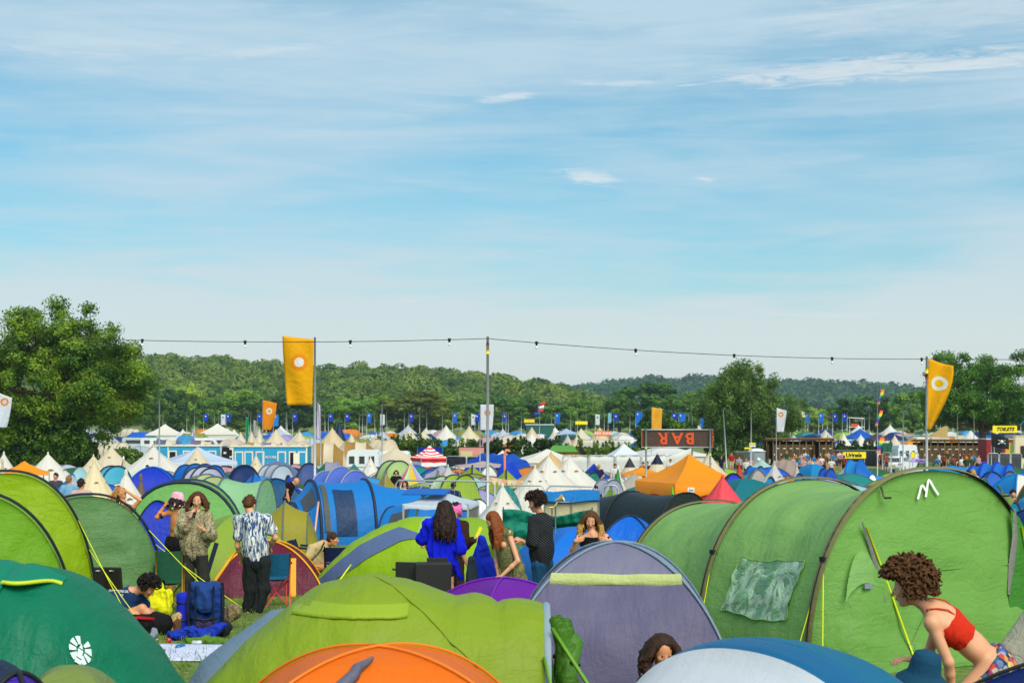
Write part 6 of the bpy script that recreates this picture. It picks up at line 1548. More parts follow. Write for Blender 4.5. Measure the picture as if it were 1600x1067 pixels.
def toilets(label, px0, px1, yt, d, n, op, yaw):
    x0, x1 = WX(px0, d), WX(px1, d); W_ = (x1-x0)/math.cos(yaw); x = (x0+x1)/2; z0 = G(x, d); H = WZ(yt, d)-z0
    T = thing('toilet_block', label, 'toilet block', (x, d+.9, z0), yaw)
    MB().box((0, .5, H/2-.1), (W_, .9, H-.25)).build('back_wall', DARK, T)
    b = MB(); b.box((0, .05, H), (W_+.3, 2.3, .12), 0, ('X', R(-4))); b.build('roof', WB, T); MB().box((0, -1.02, H-.02), (W_+.3, .05, .22)).build('fascia', WD, T)
    for i in range(n+1): MB().box((-W_/2+W_*i/n, -.86, H/2), (.09, .1, H-.1)).build('post', WB, T)
    dh = H*.72
    for i in range(n):
        cx = -W_/2+W_*(i+.5)/n; w_ = W_/n-.12
        if i in op:
            MB().lathe([(.16, 0), (.2, .1), (.22, .42), (.24, .45), (.02, .46)], 10, (cx, -.3, .3)).build('toilet_seat', WHT, T, True)
            D = MB().box((cx-w_*.45, -1.2, dh/2+.25), (w_*.9, .05, dh), R(70)).build('door', WD, T)
        else:
            D = MB().box((cx, -.88, dh/2+.25), (w_, .05, dh)).build('door', WD, T)
            MB().box((cx+w_*.22, -.915, dh*.80+.25), (w_*.5, .02, .07)).build('hinge', WHT, D)
            MB().box((cx-w_*.40, -.915, dh*.50+.25), (.07, .02, .18)).build('latch', WHT, D)
            MB().box((cx+w_*.22, -.915, dh*.12+.25), (w_*.5, .02, .07)).build('hinge', WHT, D)
toilets('left row of dark wooden toilet cubicles with two doors open', 1198, 1301, 686, 146, 10, (0, 7), R(0))
toilets('right row of dark wooden toilet cubicles, all shut', 1434, 1542, 688, 146, 10, (), R(-3))
def signboard(label, px0, px1, y0, y1, d, bg, txt, fg, size, posts=None, shear=0, bold=.01, name='sign_board', flip=False, frame=None, cat='sign', yaw=0):
    x = WX((px0+px1)/2, d); z0 = G(x, d); W_ = (px1-px0)*d/F; h = (y1-y0)*d/F; zc = WZ((y0+y1)/2, d)-z0
    T = thing(name, label, cat, (x, d, z0), yaw)
    MB().box((0, 0, zc), (W_, .06, h)).build('board', bg, T)
    M = at(FRONT, 0, -.04, zc)
    if flip: M = M @ Matrix.Rotation(math.pi, 4, 'Z')
    if txt: text_mesh('lettering', txt, size, fg, T, M, .008, bold, shear)
    for q in (posts or ()): MB().tube([(q*W_/2, .06, 0), (q*W_/2, .06, zc+h/2+.08)], .035, 8).build('post', STEEL, T, True)
    return T, W_, h, zc
ylw = plain('f7dc12', .6); blk = plain('1c1a12', .7)
signboard('yellow sign reading Urinals in black gothic letters', 1315, 1353, 706, 716, 143, ylw, 'Urinals', blk, .56, (-.9, .9), 0, .022)
signboard('yellow sign reading TOILETS in slanted black capitals at the right', 1551, 1589, 665, 676, 120, ylw, 'TOILETS', blk, .40, (-.85, .85), .35, .018)
signboard('orange sign in the far field with white capitals for the kids zone', 929, 955, 673, 681, 200, plain('f26a1c', .6), 'KIDS ZONE', WHT, .46, (-.9, .9), 0, .02)
signboard('small yellow sign on tall legs at the left of the far flag line', 819, 835, 655, 660, 330, ylw, 'TOILETS', plain('d8702a'), .55, (-1, 1), 0, .01)
signboard('wide yellow sign with a blue corner on the far flag line', 899, 918, 658, 663, 330, ylw, None, plain('d8702a'), .5, (-1, 1), 0, .01)
signboard('lilac arrow sign with dark handwriting above the big green tunnel', 1424, 1450, 717, 722.5, 88, plain('b49ae0'), 'Toilets', plain('3a2a6a'), .22, (.9,), .3, .004)
signboard('small yellow notice on the wire fence by the white car', 1424, 1429, 706, 715, 118, ylw, None, blk, .1, (0,))
# bar sign, hung upside down
def rusty(q):
    o = q('ShaderNodeTexCoord').outputs['Object']; n1 = q('ShaderNodeTexNoise', i0=o, Scale=3.2, Detail=7, Roughness=.7, Distortion=1.2); n2 = q('ShaderNodeTexNoise', i0=o, Scale=28, Detail=4)
    base = q.mix(n2.outputs[0], lin('2c211b'), lin('5a4234')); return pbsdf(q, q.mix(q.smooth(n1.outputs[0], .60, .70), base, lin('c24a2a')), .8)
T, W_, h, zc = signboard('dark board with BAR in orange capitals hung upside down on scaffold poles', 1003, 1113, 672, 698, 70, mat('rusty_board', rusty), None, None, 0, None)
og = plain('d8521c', .6)
for ch, px in (('R', 1036), ('A', 1058), ('B', 1078)):
    text_mesh('letter', ch, .78, og, T, Matrix.Translation(((px-1058)*70/F, -.05, zc+.03)) @ FRONT @ Matrix.Rotation(math.pi, 4, 'Z') @ Matrix.Diagonal((1 if ch != 'R' else 1, 1, 1, 1)), .012, .022)
for sx, py in ((-.89, 1), (.93, 1)): MB().tube([(sx*W_/2, -.12, -.2), (sx*W_/2, -.12, zc+h/2+.10)], .05, 10).build('post', STEEL, T, True)
for sz in (-1, 1): MB().tube([(-W_/2-.03, -.06, zc+sz*(h/2+.02)), (W_/2+.03, -.06, zc+sz*(h/2+.02))], .035, 8).build('rail', STEEL, T, True)
for sx in (-1, 1): MB().box((sx*(W_/2+.012), -.01, zc), (.03, .1, h)).build('edge_strip', og, T)
for q in ((-.89, -h/2-.02), (.93, -h/2-.35)): MB().tube([(q[0]*W_/2, -.12, zc+q[1]-.06), (q[0]*W_/2, -.12, zc+q[1]+.06)], .056, 8).build('tape', YEL, T, True)
def boxy(name, label, cat, px0, px1, yt, d, dep, m, roof=None, rz=0, hcap=None):
    x0, x1 = WX(px0, d), WX(px1, d); x = (x0+x1)/2; z0 = G(x, d); H = WZ(yt, d)-z0; T = thing(name, label, cat, (x, d+dep/2, z0), rz)
    MB().box((0, 0, H/2+.02), (x1-x0, dep, H-.04), bev=.03).build('body', m, T)
    MB().box((0, 0, H), (x1-x0+.08, dep+.08, .08)).build('roof', roof or m, T)
    return T, x1-x0, H
T, W_, H = boxy('container', 'black container behind the Urinals sign', 'container', 1303, 1377, 704, 150, 2.4, plain('23262a', .7), plain('55585a'))
for i in range(7): MB().box((-W_/2+W_*(i+.5)/7, -1.23, H/2), (.06, .04, H-.2)).build('rib', plain('34383c'), T)
T, W_, H = boxy('container', 'dark green container behind the white car', 'container', 1379, 1395, 693, 146, 2.4, plain('0f5a42', .6), plain('2f6a58'))
MB().box((.0, -1.22, H*.5), (.05, .03, H*.8)).build('door_seam', plain('0a3a2c'), T); MB().box((W_/2+.6, -.8, H-.3), (1.1, .1, .35)).build('lamp_bar', WHT, T)
# portable toilet and grey cubicle
T, W_, H = boxy('portable_toilet', 'grey portable toilet with a white domed roof beside the poplar', 'portable toilet', 1171, 1196, 705, 140, 1.3, plain('7d868c', .5), plain('c3c8cc', .5))
MB().lathe([(W_*.5, 0), (W_*.42, .16), (W_*.2, .25), (.01, .27)], 14, (0, 0, H+.02)).build('dome_roof', plain('dfe3e8', .4), T, True)
MB().box((.15, -.67, H*.47), (W_*.62, .05, H*.85), bev=.01).build('door', plain('8d979e', .5), T); MB().lathe([(.001, .0), (.2, .01), (.2, .03)], 12, (0, 0, 0)).build('door_emblem', WHT, T, True).matrix_local = Matrix.Translation((.15, -.71, H*.6)) @ Matrix.Rotation(R(90), 4, 'X')
MB().box((-W_/2-.08, 0, H*.42), (.14, 1.2, H*.8)).build('side_panel', plain('1d5fc0'), T)
T, W_, H = boxy('storage_cubicle', 'dark grey wooden cubicle left of the portable toilet', 'cubicle', 1149, 1170, 706, 138, 1.6, plain('4c4f4c', .8), plain('6a6d6a'))
MB().box((-W_*.2, -.83, H*.45), (.9, .05, H*.86)).build('door', WD, T)
def caravan(label, px0, px1, yt, d, m, stripe=None, rz=0.):
    x0, x1 = WX(px0, d), WX(px1, d); L = x1-x0; x = (x0+x1)/2; z0 = G(x, d); H = WZ(yt, d)-z0; T = thing('caravan', label, 'caravan', (x, d+1.1, z0), rz)
    pr = [(-.5, .25), (-.5, .55), (-.485, .85), (-.44, .97), (-.36, 1.0), (.38, 1.0), (.45, .96), (.49, .80), (.5, .5), (.49, .25)]
    P = np.array([[(u*L, v, .35+(w_-.25)*(H-.35)/.75) for u, w_ in pr] for v in (-1.1, 1.1)]); mb = MB(); mb.grid(P, close_v=True)
    mb.add([tuple(p) for p in P[0]], [list(range(len(pr)))[::-1]]); mb.add([tuple(p) for p in P[1]], [list(range(len(pr)))]); mb.build('body', m, T)
    for u in (-.33, -.02, .28):
        w_ = MB().box((u*L, -1.11, H*.66), (L*.17, .04, H*.26), bev=.01).build('window', mat('dark_glass', lambda q: pbsdf(q, lin('3a3f42'), .12, Specular_IOR_Level=.8)), T)
        f = MB(); 
        for a in ((-.5, 0, .03, H*.28), (.5, 0, .03, H*.28)): f.box((u*L+a[0]*L*.18, -1.12, H*.66), (a[2], .05, a[3]))
        f.build('frame', CRM, w_)
    if stripe: MB().box((0, -1.112, H*.42), (L*.98, .03, .08)).build('stripe', stripe, T)
    for u in (-.12, .12):
        o = MB().lathe([(.12, -.09), (.30, -.09), (.32, 0), (.30, .09), (.12, .09)], 14).build('wheel', BLK, T, True); o.matrix_local = Matrix.Translation((u*L, -.95, .32)) @ Matrix.Rotation(R(90), 4, 'X')
    MB().tube([(L*.5, 0, .4), (L*.66, 0, .4)], .04, 5).build('tow_bar', STEEL, T, True)
caravan('white touring caravan with dark windows below the cream tents', 541, 592, 703, 112, plain('dfe4e0', .4), plain('9aa8a4'))
caravan('second white caravan with a lilac roof stripe behind the white cone', 590, 640, 705, 118, plain('e2e2e2', .4), plain('b3a6cc'))
caravan('white caravan with a blue roof band behind the white car', 1403, 1434, 695, 128, plain('d8dfe6', .4), plain('3f7fd0'))
# car
def car(label, px, yt, d, m, rz=0., parked=True):
    x = WX(px, d); T = thing('car', label, 'car', (x, d, G(x, d)), rz)
    L = 4.3; pr = [(-2.1, .35), (-2.15, .7), (-2.0, .92), (-1.75, 1.0), (-1.45, 1.38), (-.9, 1.50), (.3, 1.48), (.75, 1.30), (1.15, .98), (1.95, .84), (2.15, .6), (2.1, .32)]
    rows = []
    for v, k in ((-.88, .0), (-.80, 1), (.80, 1), (.88, 0)): rows.append([(u, v*(1 if z < 1 else .86), z if k else min(z, .95)*.98) for u, z in pr])
    mb = MB(); mb.grid(np.array(rows), close_v=True)
    for rw in (rows[0], rows[3]): mb.add(rw, [list(range(len(pr)))])
    mb.build('body', m, T, True); gl = mat('dark_glass', None)
    MB().add([(-1.80, -.62, 1.02), (-1.80, .62, 1.02), (-1.52, .56, 1.36), (-1.52, -.56, 1.36)], [(0, 1, 2, 3)]).build('rear_window', gl, T).location.x = -.03
    MB().box((.0, 0, 1.2), (2.3, 1.56, .30), bev=.03).build('side_windows', gl, T)
    for sy in (-1, 1):
        MB().box((-2.12, sy*.62, .82), (.08, .30, .16), bev=.01).build('tail_light', plain('b01818', .3), T)
        for u in (-1.3, 1.35):
            w_ = MB().lathe([(.1, -.1), (.30, -.1), (.33, 0), (.30, .1), (.1, .1)], 16).build('wheel', BLK, T, True); w_.matrix_local = Matrix.Translation((u, sy*.78, .33)) @ Matrix.Rotation(R(90), 4, 'X')
    MB().box((-2.17, 0, .72), (.03, .5, .12)).build('number_plate', plain('e2c92a'), T)
car('white hatchback parked by the wire fence, seen from behind', 1404, 0, 128, plain('dcdfe2', .3, 0), R(62))
# van row at the left
def van(label, px, d, m, rz):
    T = thing('van', label, 'van', (WX(px, d), d, G(WX(px, d), d)), rz); gl = mat('dark_glass', None)
    pr = [(-2.3, .4), (-2.35, 1.2), (-2.3, 2.2), (-2.1, 2.35), (1.1, 2.3), (1.6, 1.5), (2.3, 1.1), (2.35, .4)]
    rows = [[(u, v, z) for u, z in pr] for v in (-.95, .95)]; mb = MB(); mb.grid(np.array(rows), close_v=True)
    for rw in rows: mb.add(rw, [list(range(len(pr)))])
    mb.build('body', m, T); 
    for sy in (-1, 1):
        MB().box((-.4, sy*.955, 1.75), (2.8, .03, .5)).build('window', gl, T)
        for u in (-1.4, 1.45):
            w_ = MB().lathe([(.1, -.1), (.32, -.1), (.35, 0), (.32, .1), (.1, .1)], 12).build('wheel', BLK, T, True); w_.matrix_local = Matrix.Translation((u, sy*.85, .35)) @ Matrix.Rotation(R(90), 4, 'X')
    return T
for px, d, c, lab in ((247, 205, 'd8dde0', 'white campervan at the left end of the van row'), (262, 200, 'e6e6e0', 'white campervan next to the left end of the van row'), (284, 208, 'cfd6da', 'pale grey campervan in front of the left marquee'), (322, 203, 'e8e8e4', 'white campervan in front of the right marquee'), (343, 206, 'dcdfe2', 'white van with its awning below the right marquee'), (218, 207, 'b9c4cc', 'grey van just right of the oak'), (872, 245, '1f5a4a', 'dark green van in the far field, left'), (893, 246, '235e50', 'dark green van in the far field, right'), (1412, 240, 'e6e6e2', 'white van in the far right field'), (1440, 236, 'dcdcd8', 'white van beside the far red banner'), (1425, 250, 'c8ccd0', 'light grey van in the far right field'), (1452, 215, 'e0ddd2', 'ivory van beyond the right toilet block')):
    van(lab, px, d, plain(c, .4), R(5))
# red trailer, truck, hut, horsebox
T, W_, H = boxy('food_trailer', 'dark red trailer with open yellow door at the right', 'trailer', 1541, 1583, 686, 130, 2.4, plain('8e1622', .5), plain('c8c0b0'))
MB().box((W_*.30, -1.23, H*.5), (.45, .05, H*.78)).build('door', plain('d8a020'), T); MB().box((W_*.44, -1.23, H*.55), (.22, .05, H*.7)).build('side_window', plain('4a8a3a'), T); MB().box((-W_*.1, -1.23, H*.62), (1.0, .04, H*.3)).build('window', BLK, T)
T, W_, H = boxy('lorry', 'cream lorry cab at the right edge below the toilets sign', 'lorry', 1584, 1625, 681, 132, 2.4, plain('dccfae', .5), plain('cfc2a0'))
MB().box((-.1, -1.23, H*.55), (1.0, .05, H*.34)).build('window', plain('2a2320'), T); MB().box((.1, -1.26, H*.2), (.7, .2, .2)).build('bumper', plain('c8862a'), T)
T, W_, H = boxy('wooden_hut', 'small wooden hut with a green pitched roof beyond the white tents', 'hut', 886, 909, 706, 128, 2.2, WL)
zr = WZ(696, 128)-T.location.z; gr_ = plain('4f8a34', .8)
MB().add([(-2.4, -1.3, H), (.35, -1.3, H), (-.05, 0, zr), (-1.9, 0, zr), (.35, 1.3, H), (-2.4, 1.3, H)], [(0, 1, 2, 3), (3, 2, 4, 5)]).build('green_roof', gr_, T)
MB().add([(.35, -1.32, H), (1.25, -1.3, H-.25), (.5, -1.3, zr)], [(0, 1, 2)]).build('gable', DARK, T); MB().box((-1.2, 0, H*.5), (1.4, 2.1, H)).build('lower_wall', WL, T)
x, d = WX(737, 132), 132; T = thing('horsebox', 'dusty pink corrugated horsebox with a curved roof above the black fence', 'trailer', (x, d, G(x, d)), 0); H = top_h(699, d, 737)
P = np.array([[(u, -1.1*math.cos(a)*(abs(math.cos(a))**-.3 if abs(math.cos(a)) > .05 else 1), H*.55+H*.45*math.sin(a)) for a in np.linspace(0, math.pi, 20)] for u in np.linspace(-1.15, 1.15, 2)]); gobj('curved_roof', P, plain('b8766a', .6), T)
MB().box((0, 0, H*.28), (2.3, 2.1, H*.55)).build('body', plain('a87066'), T)
for u in np.linspace(-.2, 1.1, 6): MB().tube([(u, -1.1*math.cos(a), H*.55+(H*.45+.02)*math.sin(a)) for a in np.linspace(0, math.pi, 12)], .03, 4).build('rib', plain('95564c'), T, True)
MB().box((-.45, -1.12, H*.68), (1.1, .06, H*.36)).build('hatch', plain('c9bf8a'), T)
# red and white striped tent
def stripesm(q):
    o = q('ShaderNodeTexCoord').outputs['Object']; s_ = q('ShaderNodeSeparateXYZ', i0=o)
    f = q.m('MAXIMUM', q.m('ABSOLUTE', s_.outputs[0]), q.m('ABSOLUTE', s_.outputs[1])); f = q.m('ADD', f, q.m('MULTIPLY', s_.outputs[2], -.55))
    t = q.m('GREATER_THAN', q.m('FRACT', q.m('MULTIPLY', f, 2.9)), .5); return pbsdf(q, q.mix(t, lin('e6e2dc'), lin('d8222c')), .7)
x, d = WX(664, 112), 112; Hh = top_h(695, d, 664)
gazebo('striped_tent', 'red and white striped square tent in front of the hedge', x+.35, d, R(24), 2.3, 2.3, Hh-1.0, Hh, mat('red_stripes', stripesm), STEEL, .15, .15, walls=(mat('red_stripes', None), (0, 1, 3)), cat='tent')
x, d = WX(672, 125), 125; T = thing('windbreak', 'royal blue windbreak on turquoise poles behind the striped tent', 'windbreak', (x, d, G(x, d)), 0)
gobj('sheet', np.array([[(u, .05*math.sin(u*4), zz) for zz in np.linspace(WZ(712, d)-T.location.z, WZ(699, d)-T.location.z, 4)] for u in np.linspace(-1.05, 1.05, 12)]), cloth('0f2ea0', .6, .85, .1), T)
for u in (-1.1, 0, 1.1): MB().tube([(u, 0, 0), (u, 0, WZ(694, d)-T.location.z)], .04, 5).build('pole', plain('2ab0b8'), T, True)
# fences
def heras(label, px0, d0, px1, d1, yt, n, sheet=None, rail_r=.025, mesh=True, cover=1.0):
    a = Vector((WX(px0, d0), d0, 0)); b = Vector((WX(px1, d1), d1, 0)); ang = math.atan2(b.y-a.y, b.x-a.x); L = (b-a).length; c = (a+b)/2; z0 = G(c.x, c.y); H = WZ(yt, c.y)-z0
    T = thing('wire_fence', label, 'fence', (c.x, c.y, z0), ang); p = L/n
    for i in range(n):
        x0 = -L/2+p*i+.04; x1 = x0+p-.08
        MB().tube([(x0, 0, .1), (x0, 0, H-.12), (x0+.10, 0, H), (x1-.10, 0, H), (x1, 0, H-.12), (x1, 0, .1)], rail_r, 6).build('panel_frame', STEEL, T, True)
        if mesh:
            m_ = MB()
            for x in np.arange(x0+.12, x1, .16): m_.tube([(x, 0, .15), (x, 0, H)], .004, 3, False)
            for z in np.arange(.3, H, .3): m_.tube([(x0, 0, z), (x1, 0, z)], .004, 3, False)
            m_.build('wire_mesh', STEEL, T)
        if sheet:
            P = np.array([[(x, .02+.03*math.sin(x*7+z*2), z) for z in np.linspace(.1, (H-.05)*cover, 6)] for x in np.linspace(x0, x1, 12)]); thick(gobj('sheeting', P, sheet, T), .01)
heras('wire fence panels in front of the long lime tunnel tent', 617, 47, 775, 46, 751, 1, rail_r=.03)
heras('wire fence panel with rounded frame before the lime tunnel tent', 655, 44, 683, 44, 756, 1)
heras('wire fence panels in front of the twin white bell tents', 775, 46, 932, 45, 759, 2)
heras('short fence panel before the silver grey tunnel tent', 940, 44, 968, 44, 758, 1)
heras('white-sheeted site fence between the twin white tents and the bar sign', 878, 96, 1082, 99, 711, 5, cloth('dcdcd4', .8, .86, .1), .035, False)
heras('black-sheeted fence right of the red striped tent', 697, 108, 762, 106, 713, 2, plain('20262a', .8), .035, False)
heras('wire fence beside the parked white car', 1378, 122, 1436, 120, 707, 4, None, .035)
heras('grey-sheeted fence right of the skull flag', 1543, 112, 1597, 112, 708, 3, plain('3c4046', .8), .035, False)
heras('thin white fence panels in the far field', 985, 175, 898, 178, 687, 3, cw, .03, False)
# tall canvas screen under the bar board
x, d = WX(1060, 98), 98; T = thing('canvas_screen', 'tall white canvas screen sloping up to the left of the cream bell tent', 'windbreak', (x, d, G(x, d)), 0)
P = []
for u in np.linspace(0, 1, 20): top_ = WZ(718-18*u, d)-T.location.z; P.append([(-1.3+2.2*u, .05*math.sin(u*9), z*top_) for z in np.linspace(0, 1, 8)])
thick(gobj('sheet', np.array(P), cloth('e3e3da', .8, .88, .1), T)); MB().tube([(.95, 0, 0), (.95, 0, WZ(699, d)-T.location.z)], .05, 6).build('pole', STEEL, T, True)
# flamingo on a stick, lifeguard tower, stage frame
x, d = WX(790, 84), 84; T = thing('flamingo_ornament', 'orange-pink flamingo head on a long neck above the royal blue tents', 'ornament', (x, d, G(x, d)), 0); zt = WZ(703, d)-T.location.z; zb = WZ(732, d)-T.location.z
fm = plain('f08a68', .6)
MB().tube([(-.05, 0, 0), (-.05, 0, zb), (-.06, 0, zt-.35), (-.03, 0, zt-.12), (.05, 0, zt-.02), (.16, 0, zt-.03), (.27, 0, zt-.09)], [.05, .07, .075, .075, .09, .08, .05], 8).build('neck', fm, T, True)
MB().tube([(.27, 0, zt-.09), (.34, 0, zt-.15), (.36, 0, zt-.24)], [.045, .035, .01], 6).build('beak', BLK, T, True)
d = 300; x = WX(1339, d); T = thing('lookout_tower', 'white scaffold lookout tower with an orange sign and a watcher, beyond the trimmed hedge', 'tower', (x, d, G(x, d)), 0); z0 = T.location.z
for sx in (-1, 1):
    for sy in (0, 2): MB().tube([(sx*1.55, sy, 0), (sx*1.55, sy, WZ(651, d)-z0)], .07, 5).build('post', WHT, T, True)
for zz in (667, 653): MB().box((0, 1, WZ(zz, d)-z0), (3.2, 2.1, .15), 0, ('Y', R(4 if zz == 653 else 0))).build('deck', WHT, T)
MB().box((-.6, -.1, WZ(664, d)-z0), (1.3, .1, .6)).build('orange_board', plain('e8461c'), T)
d = 330; x = WX(843, d); T = thing('stage_frame', 'low dark teal cabin with a flat white roof at the far flag line', 'cabin', (x, d, G(x, d)), 0)
Hh = WZ(664, d)-T.location.z; MB().box((0, 0, Hh/2), (6.2, 2.5, Hh)).build('body', plain('1f5a54'), T); MB().box((0, 0, Hh+.1), (6.6, 2.9, .25)).build('roof', plain('b8c4cc'), T)
d = 175; x = WX(1470, d); T = thing('slide_roof', 'sand coloured slanted canvas roof at the right toilet block', 'canopy', (x, d, G(x, d)), 0); z = T.location.z
MB().add([(-1.2, 0, WZ(682, d)-z), (.8, 0, WZ(684, d)-z), (.9, 0, WZ(666, d)-z), (.2, 0, WZ(667, d)-z), (-1.2, 1.5, WZ(682, d)-z), (.9, 1.5, WZ(666, d)-z)], [(0, 1, 2, 3), (0, 4, 5, 3), (3, 5, 2)]).build('canvas', cloth('d8b878'), T); MB().box((0, .5, (WZ(684, d)-z)/2), (2.2, 1, WZ(684, d)-z)).build('base', cw, T)
# ------------------------------------------------------------------ people in the near camp
SK1, SK2 = 'd8a07a', 'e0ac88'
def band(c, name, p, ax, r, w_, m):
    ax = nrm(ax); MB().tube([p-ax*w_/2, p+ax*w_/2], r, 12, False).build(name, m, c['T'], True)
# patterned shirt
T, c = person('person in a long tan snake-print shirt, hand raised to the face, shaggy brown hair', 21.3,
    dict(head=(308.5, 781), shL=(286, 803), shR=(322, 804), neck=(305, 797.5), elL=(282, 830, -.10), elR=(329, 836, -.06), wrL=(297.5, 807, -.26), wrR=(319, 828, -.24), hipL=(295, 866), hipR=(314, 866), knL=(292, 903), knR=(318, 903), anL=(292, 938), anR=(319, 938)),
    face=(.05, -1, -.22), sk=SK2, hair=Long(hairm('5a3418'), .20, 5, 130, 1.08, wave=.02, front=.28, thick_=1.5), hands={'L': dict(dir=(.25, .1, 1), palm=(.6, .5, .1), curl=.75), 'R': dict(dir=(-1, -.2, .35), palm=(0, .6, .3), curl=.5, side=-1)},
    top=Top(garment('2e2915', '8e8256', 'snake'), 1.0, .024, .20, .055, .055, .009, fore=.30, rolled=True), bottom=Bottom(garment('3a3a34'), 1.0, .016, .0, wide=.02), facing=(0, -1, 0))
band(c, 'wristband', c['j']['wrL']-nrm(c['j']['wrL']-c['j']['elL'])*.02, c['j']['wrL']-c['j']['elL'], .034, .02, plain('2a8ad8'))
MB().lathe([(.001, .012), (.014, 0), (.001, -.014)], 8, tuple(c['nb']+V3(.01, -.15, -.06))).build('pendant', plain('1a9a8a', .3), T, True)
MB().add([tuple(c['nb']+V3(x, -.133+abs(x)*.4, z)) for x, z in ((-.055, .02), (.055, .02), (.02, -.11), (-.015, -.11))], [(0, 1, 2, 3)]).build('undershirt', BLK, T)
# pink hat
T, c = person('person in a pink fluffy bucket hat and black denim shorts, back turned, one arm raised', 23.0,
    dict(head=(276.5, 785), shL=(265, 800), shR=(291, 801), neck=(278, 797), elL=(245, 808, -.05), elR=(303, 815, -.1), wrL=(258, 789, .0), wrR=(296, 822, -.2), hipL=(269, 850), hipR=(284, 850), knL=(266, 888), knR=(286, 888), anL=(266, 925), anR=(286, 925)),
    face=(.35, 1, -.05), sk='d08a50', female=True, facing=(.2, 1, 0), hair=Long(hairm('2a1a12'), .12, 6, 60, 1.0), hands={'L': dict(dir=(1, .1, .4), palm=(.2, .8, -.2), curl=.4)},
    bottom=Bottom(garment('1c1d20'), .34, .014, .13, name='shorts'))
H, hf = c['H'], c['hf']
o = MB().lathe([(.001, .155), (.07, .15), (.098, .12), (.108, .05), (.125, .01), (.155, -.045), (.158, -.055), (.14, -.045), (.105, .0)], 28).build('bucket_hat', garment('f2c3cf', 'e29ab0', 'fluff', .95), T, True)
o.location = tuple(H+V3(0, 0, .02)); o.rotation_euler = (R(6), R(8), 0)
X = Blob(); c['torso'](X, .008); X.cut(c['c1']-c['up']*.02, nrm(c['up']-c['fw']*1.4)); X.cut(c['c2']+c['up']*.0, -c['up']); V, Fq = X.mesh(.009); obj('halter_top', V, Fq, garment('6a4a24', 'a88a50', 'print'), T)
e = c['j']['elL']; ax = e-c['j']['shL']; band(c, 'scrunchie', e-nrm(ax)*.07, ax, .05, .045, BLK); band(c, 'bracelet', c['j']['wrL']-nrm(c['j']['wrL']-e)*.03, c['j']['wrL']-e, .03, .008, plain('8a2a1a'))
# tie-dye shirt, from behind
T, c = person('person seen from behind in a blue and white tie-dye T-shirt and dark trousers', 20.0,
    dict(head=(389.5, 788, .06), shL=(373, 812), shR=(417, 810), neck=(393, 802), elL=(371, 853, .05), elR=(430, 840, .05), wrL=(378, 872, .22), wrR=(421, 855, .25), hipL=(391, 878), hipR=(412, 878), knL=(390, 920, .05), knR=(411, 918, .0), anL=(389, 950, .1), anR=(404, 950)),
    face=(.1, 1, -.6), hup=(.05, .5, 1), sk=SK2, facing=(0, 1, 0), hair=Short(hairm('5a3418'), 3, .2, 1.05), top=Top(garment('e6e6e2', '2d4f7c', 'tiedye', .9), .62, .018, -.02, .062, .02, .008, name='t_shirt'), bottom=Bottom(garment('23292a'), 1.0, .016, .09, wide=.018, amp=.009))
band(c, 'belt', c['hc']+c['up']*.075, c['up'], .155, .03, plain('4a3a3a')) if False else None
# arms-up person behind the sage tent
T, c = person('bare-shouldered person holding back long ginger hair with raised elbow, behind the sage tent', 26.5,
    dict(head=(189, 770), shL=(183, 794), shR=(208, 793), neck=(195, 788), elL=(170, 779, .05), elR=(219, 781, -.05), wrL=(180, 766, .05), wrR=(199, 768, -.06), hipL=(188, 840), hipR=(205, 840), knL=(187, 875), knR=(206, 875), anL=(187, 904), anR=(206, 904)),
    face=(.85, -.45, .35), hup=(-.3, 0, 1), sk='dca070', female=True, hair=Long(hairm('b5803a'), .26, 8, 90, 1.05, lean=(-.06, .03, 0), front=.15), hands={'R': dict(dir=(-1, -.1, .1), palm=(0, .9, .1), curl=.3)}, bottom=Bottom(garment('3a4a6a'), .9), top=Top(garment('8a6a50'), 0, .01, .0, None, 0, .003, low=1), facing=(.4, -1, 0))
# seated navy T-shirt
T, c = person('dark-haired person sitting on the ground in a navy T-shirt with a white back print', 18.6,
    dict(head=(232, 917, -.02), shL=(176, 932, -.14), shR=(216, 930, .12), neck=(206, 920, .0), elL=(200, 960, -.22), elR=(232, 956, .22), wrL=(228, 966, -.2), wrR=(244, 962, .12), hipL=(181, 968, -.08), hipR=(192, 968, .12), knL=(222, 950, -.14), knR=(226, 948, .22), anL=(246, 972, -.12), anR=(250, 972, .16)),
    face=(.75, -.25, -.75), hup=(.6, -.2, 1), sk=SK1, hair=Curly(hairm('1d1512'), 1.05, 330, -.4, .022, 4, .3, .03), top=Top(garment('1d4070'), .55, .018, -.02, .06, .03, .008, name='t_shirt'), bottom=Bottom(garment('23282e'), 1.0), facing=(1, 0, 0))
bk = c['c1']-c['fw']*.135; 
M = Matrix.Translation(tuple(bk+c['up']*.06)) @ Matrix((( *(c['rt']*-1*0+nrm(V3(.55, .83, 0))*0+V3(1, 0, 0)), 0), (0, 0, -1, 0), (0, 1, 0, 0), (0, 0, 0, 1)))
for t, zz, sz in (('NO RAZORS OR', .08, .042), ('RODEO', .03, .042), ('RANCH', -.16, .042)):
    rtv = nrm(V3(.92, -.38, .0)); n_ = nrm(np.cross(rtv, V3(0, 0, 1))); p = V3(*(( c['c1'] ))) + n_*.150+V3(-.03, 0, .03+zz)
    Mx = Matrix(((rtv[0], 0, n_[0], p[0]), (rtv[1], 0, n_[1], p[1]), (0, 1, 0, p[2]), (0, 0, 0, 1))); text_mesh('print', t, sz, WHT, T, Mx, .003, .001)
p = V3(*c['c1'])+n_*.152+V3(-.05, 0, -.02); mb = MB()
def hp(a, b): return tuple(p+rtv*a+V3(0, 0, b))
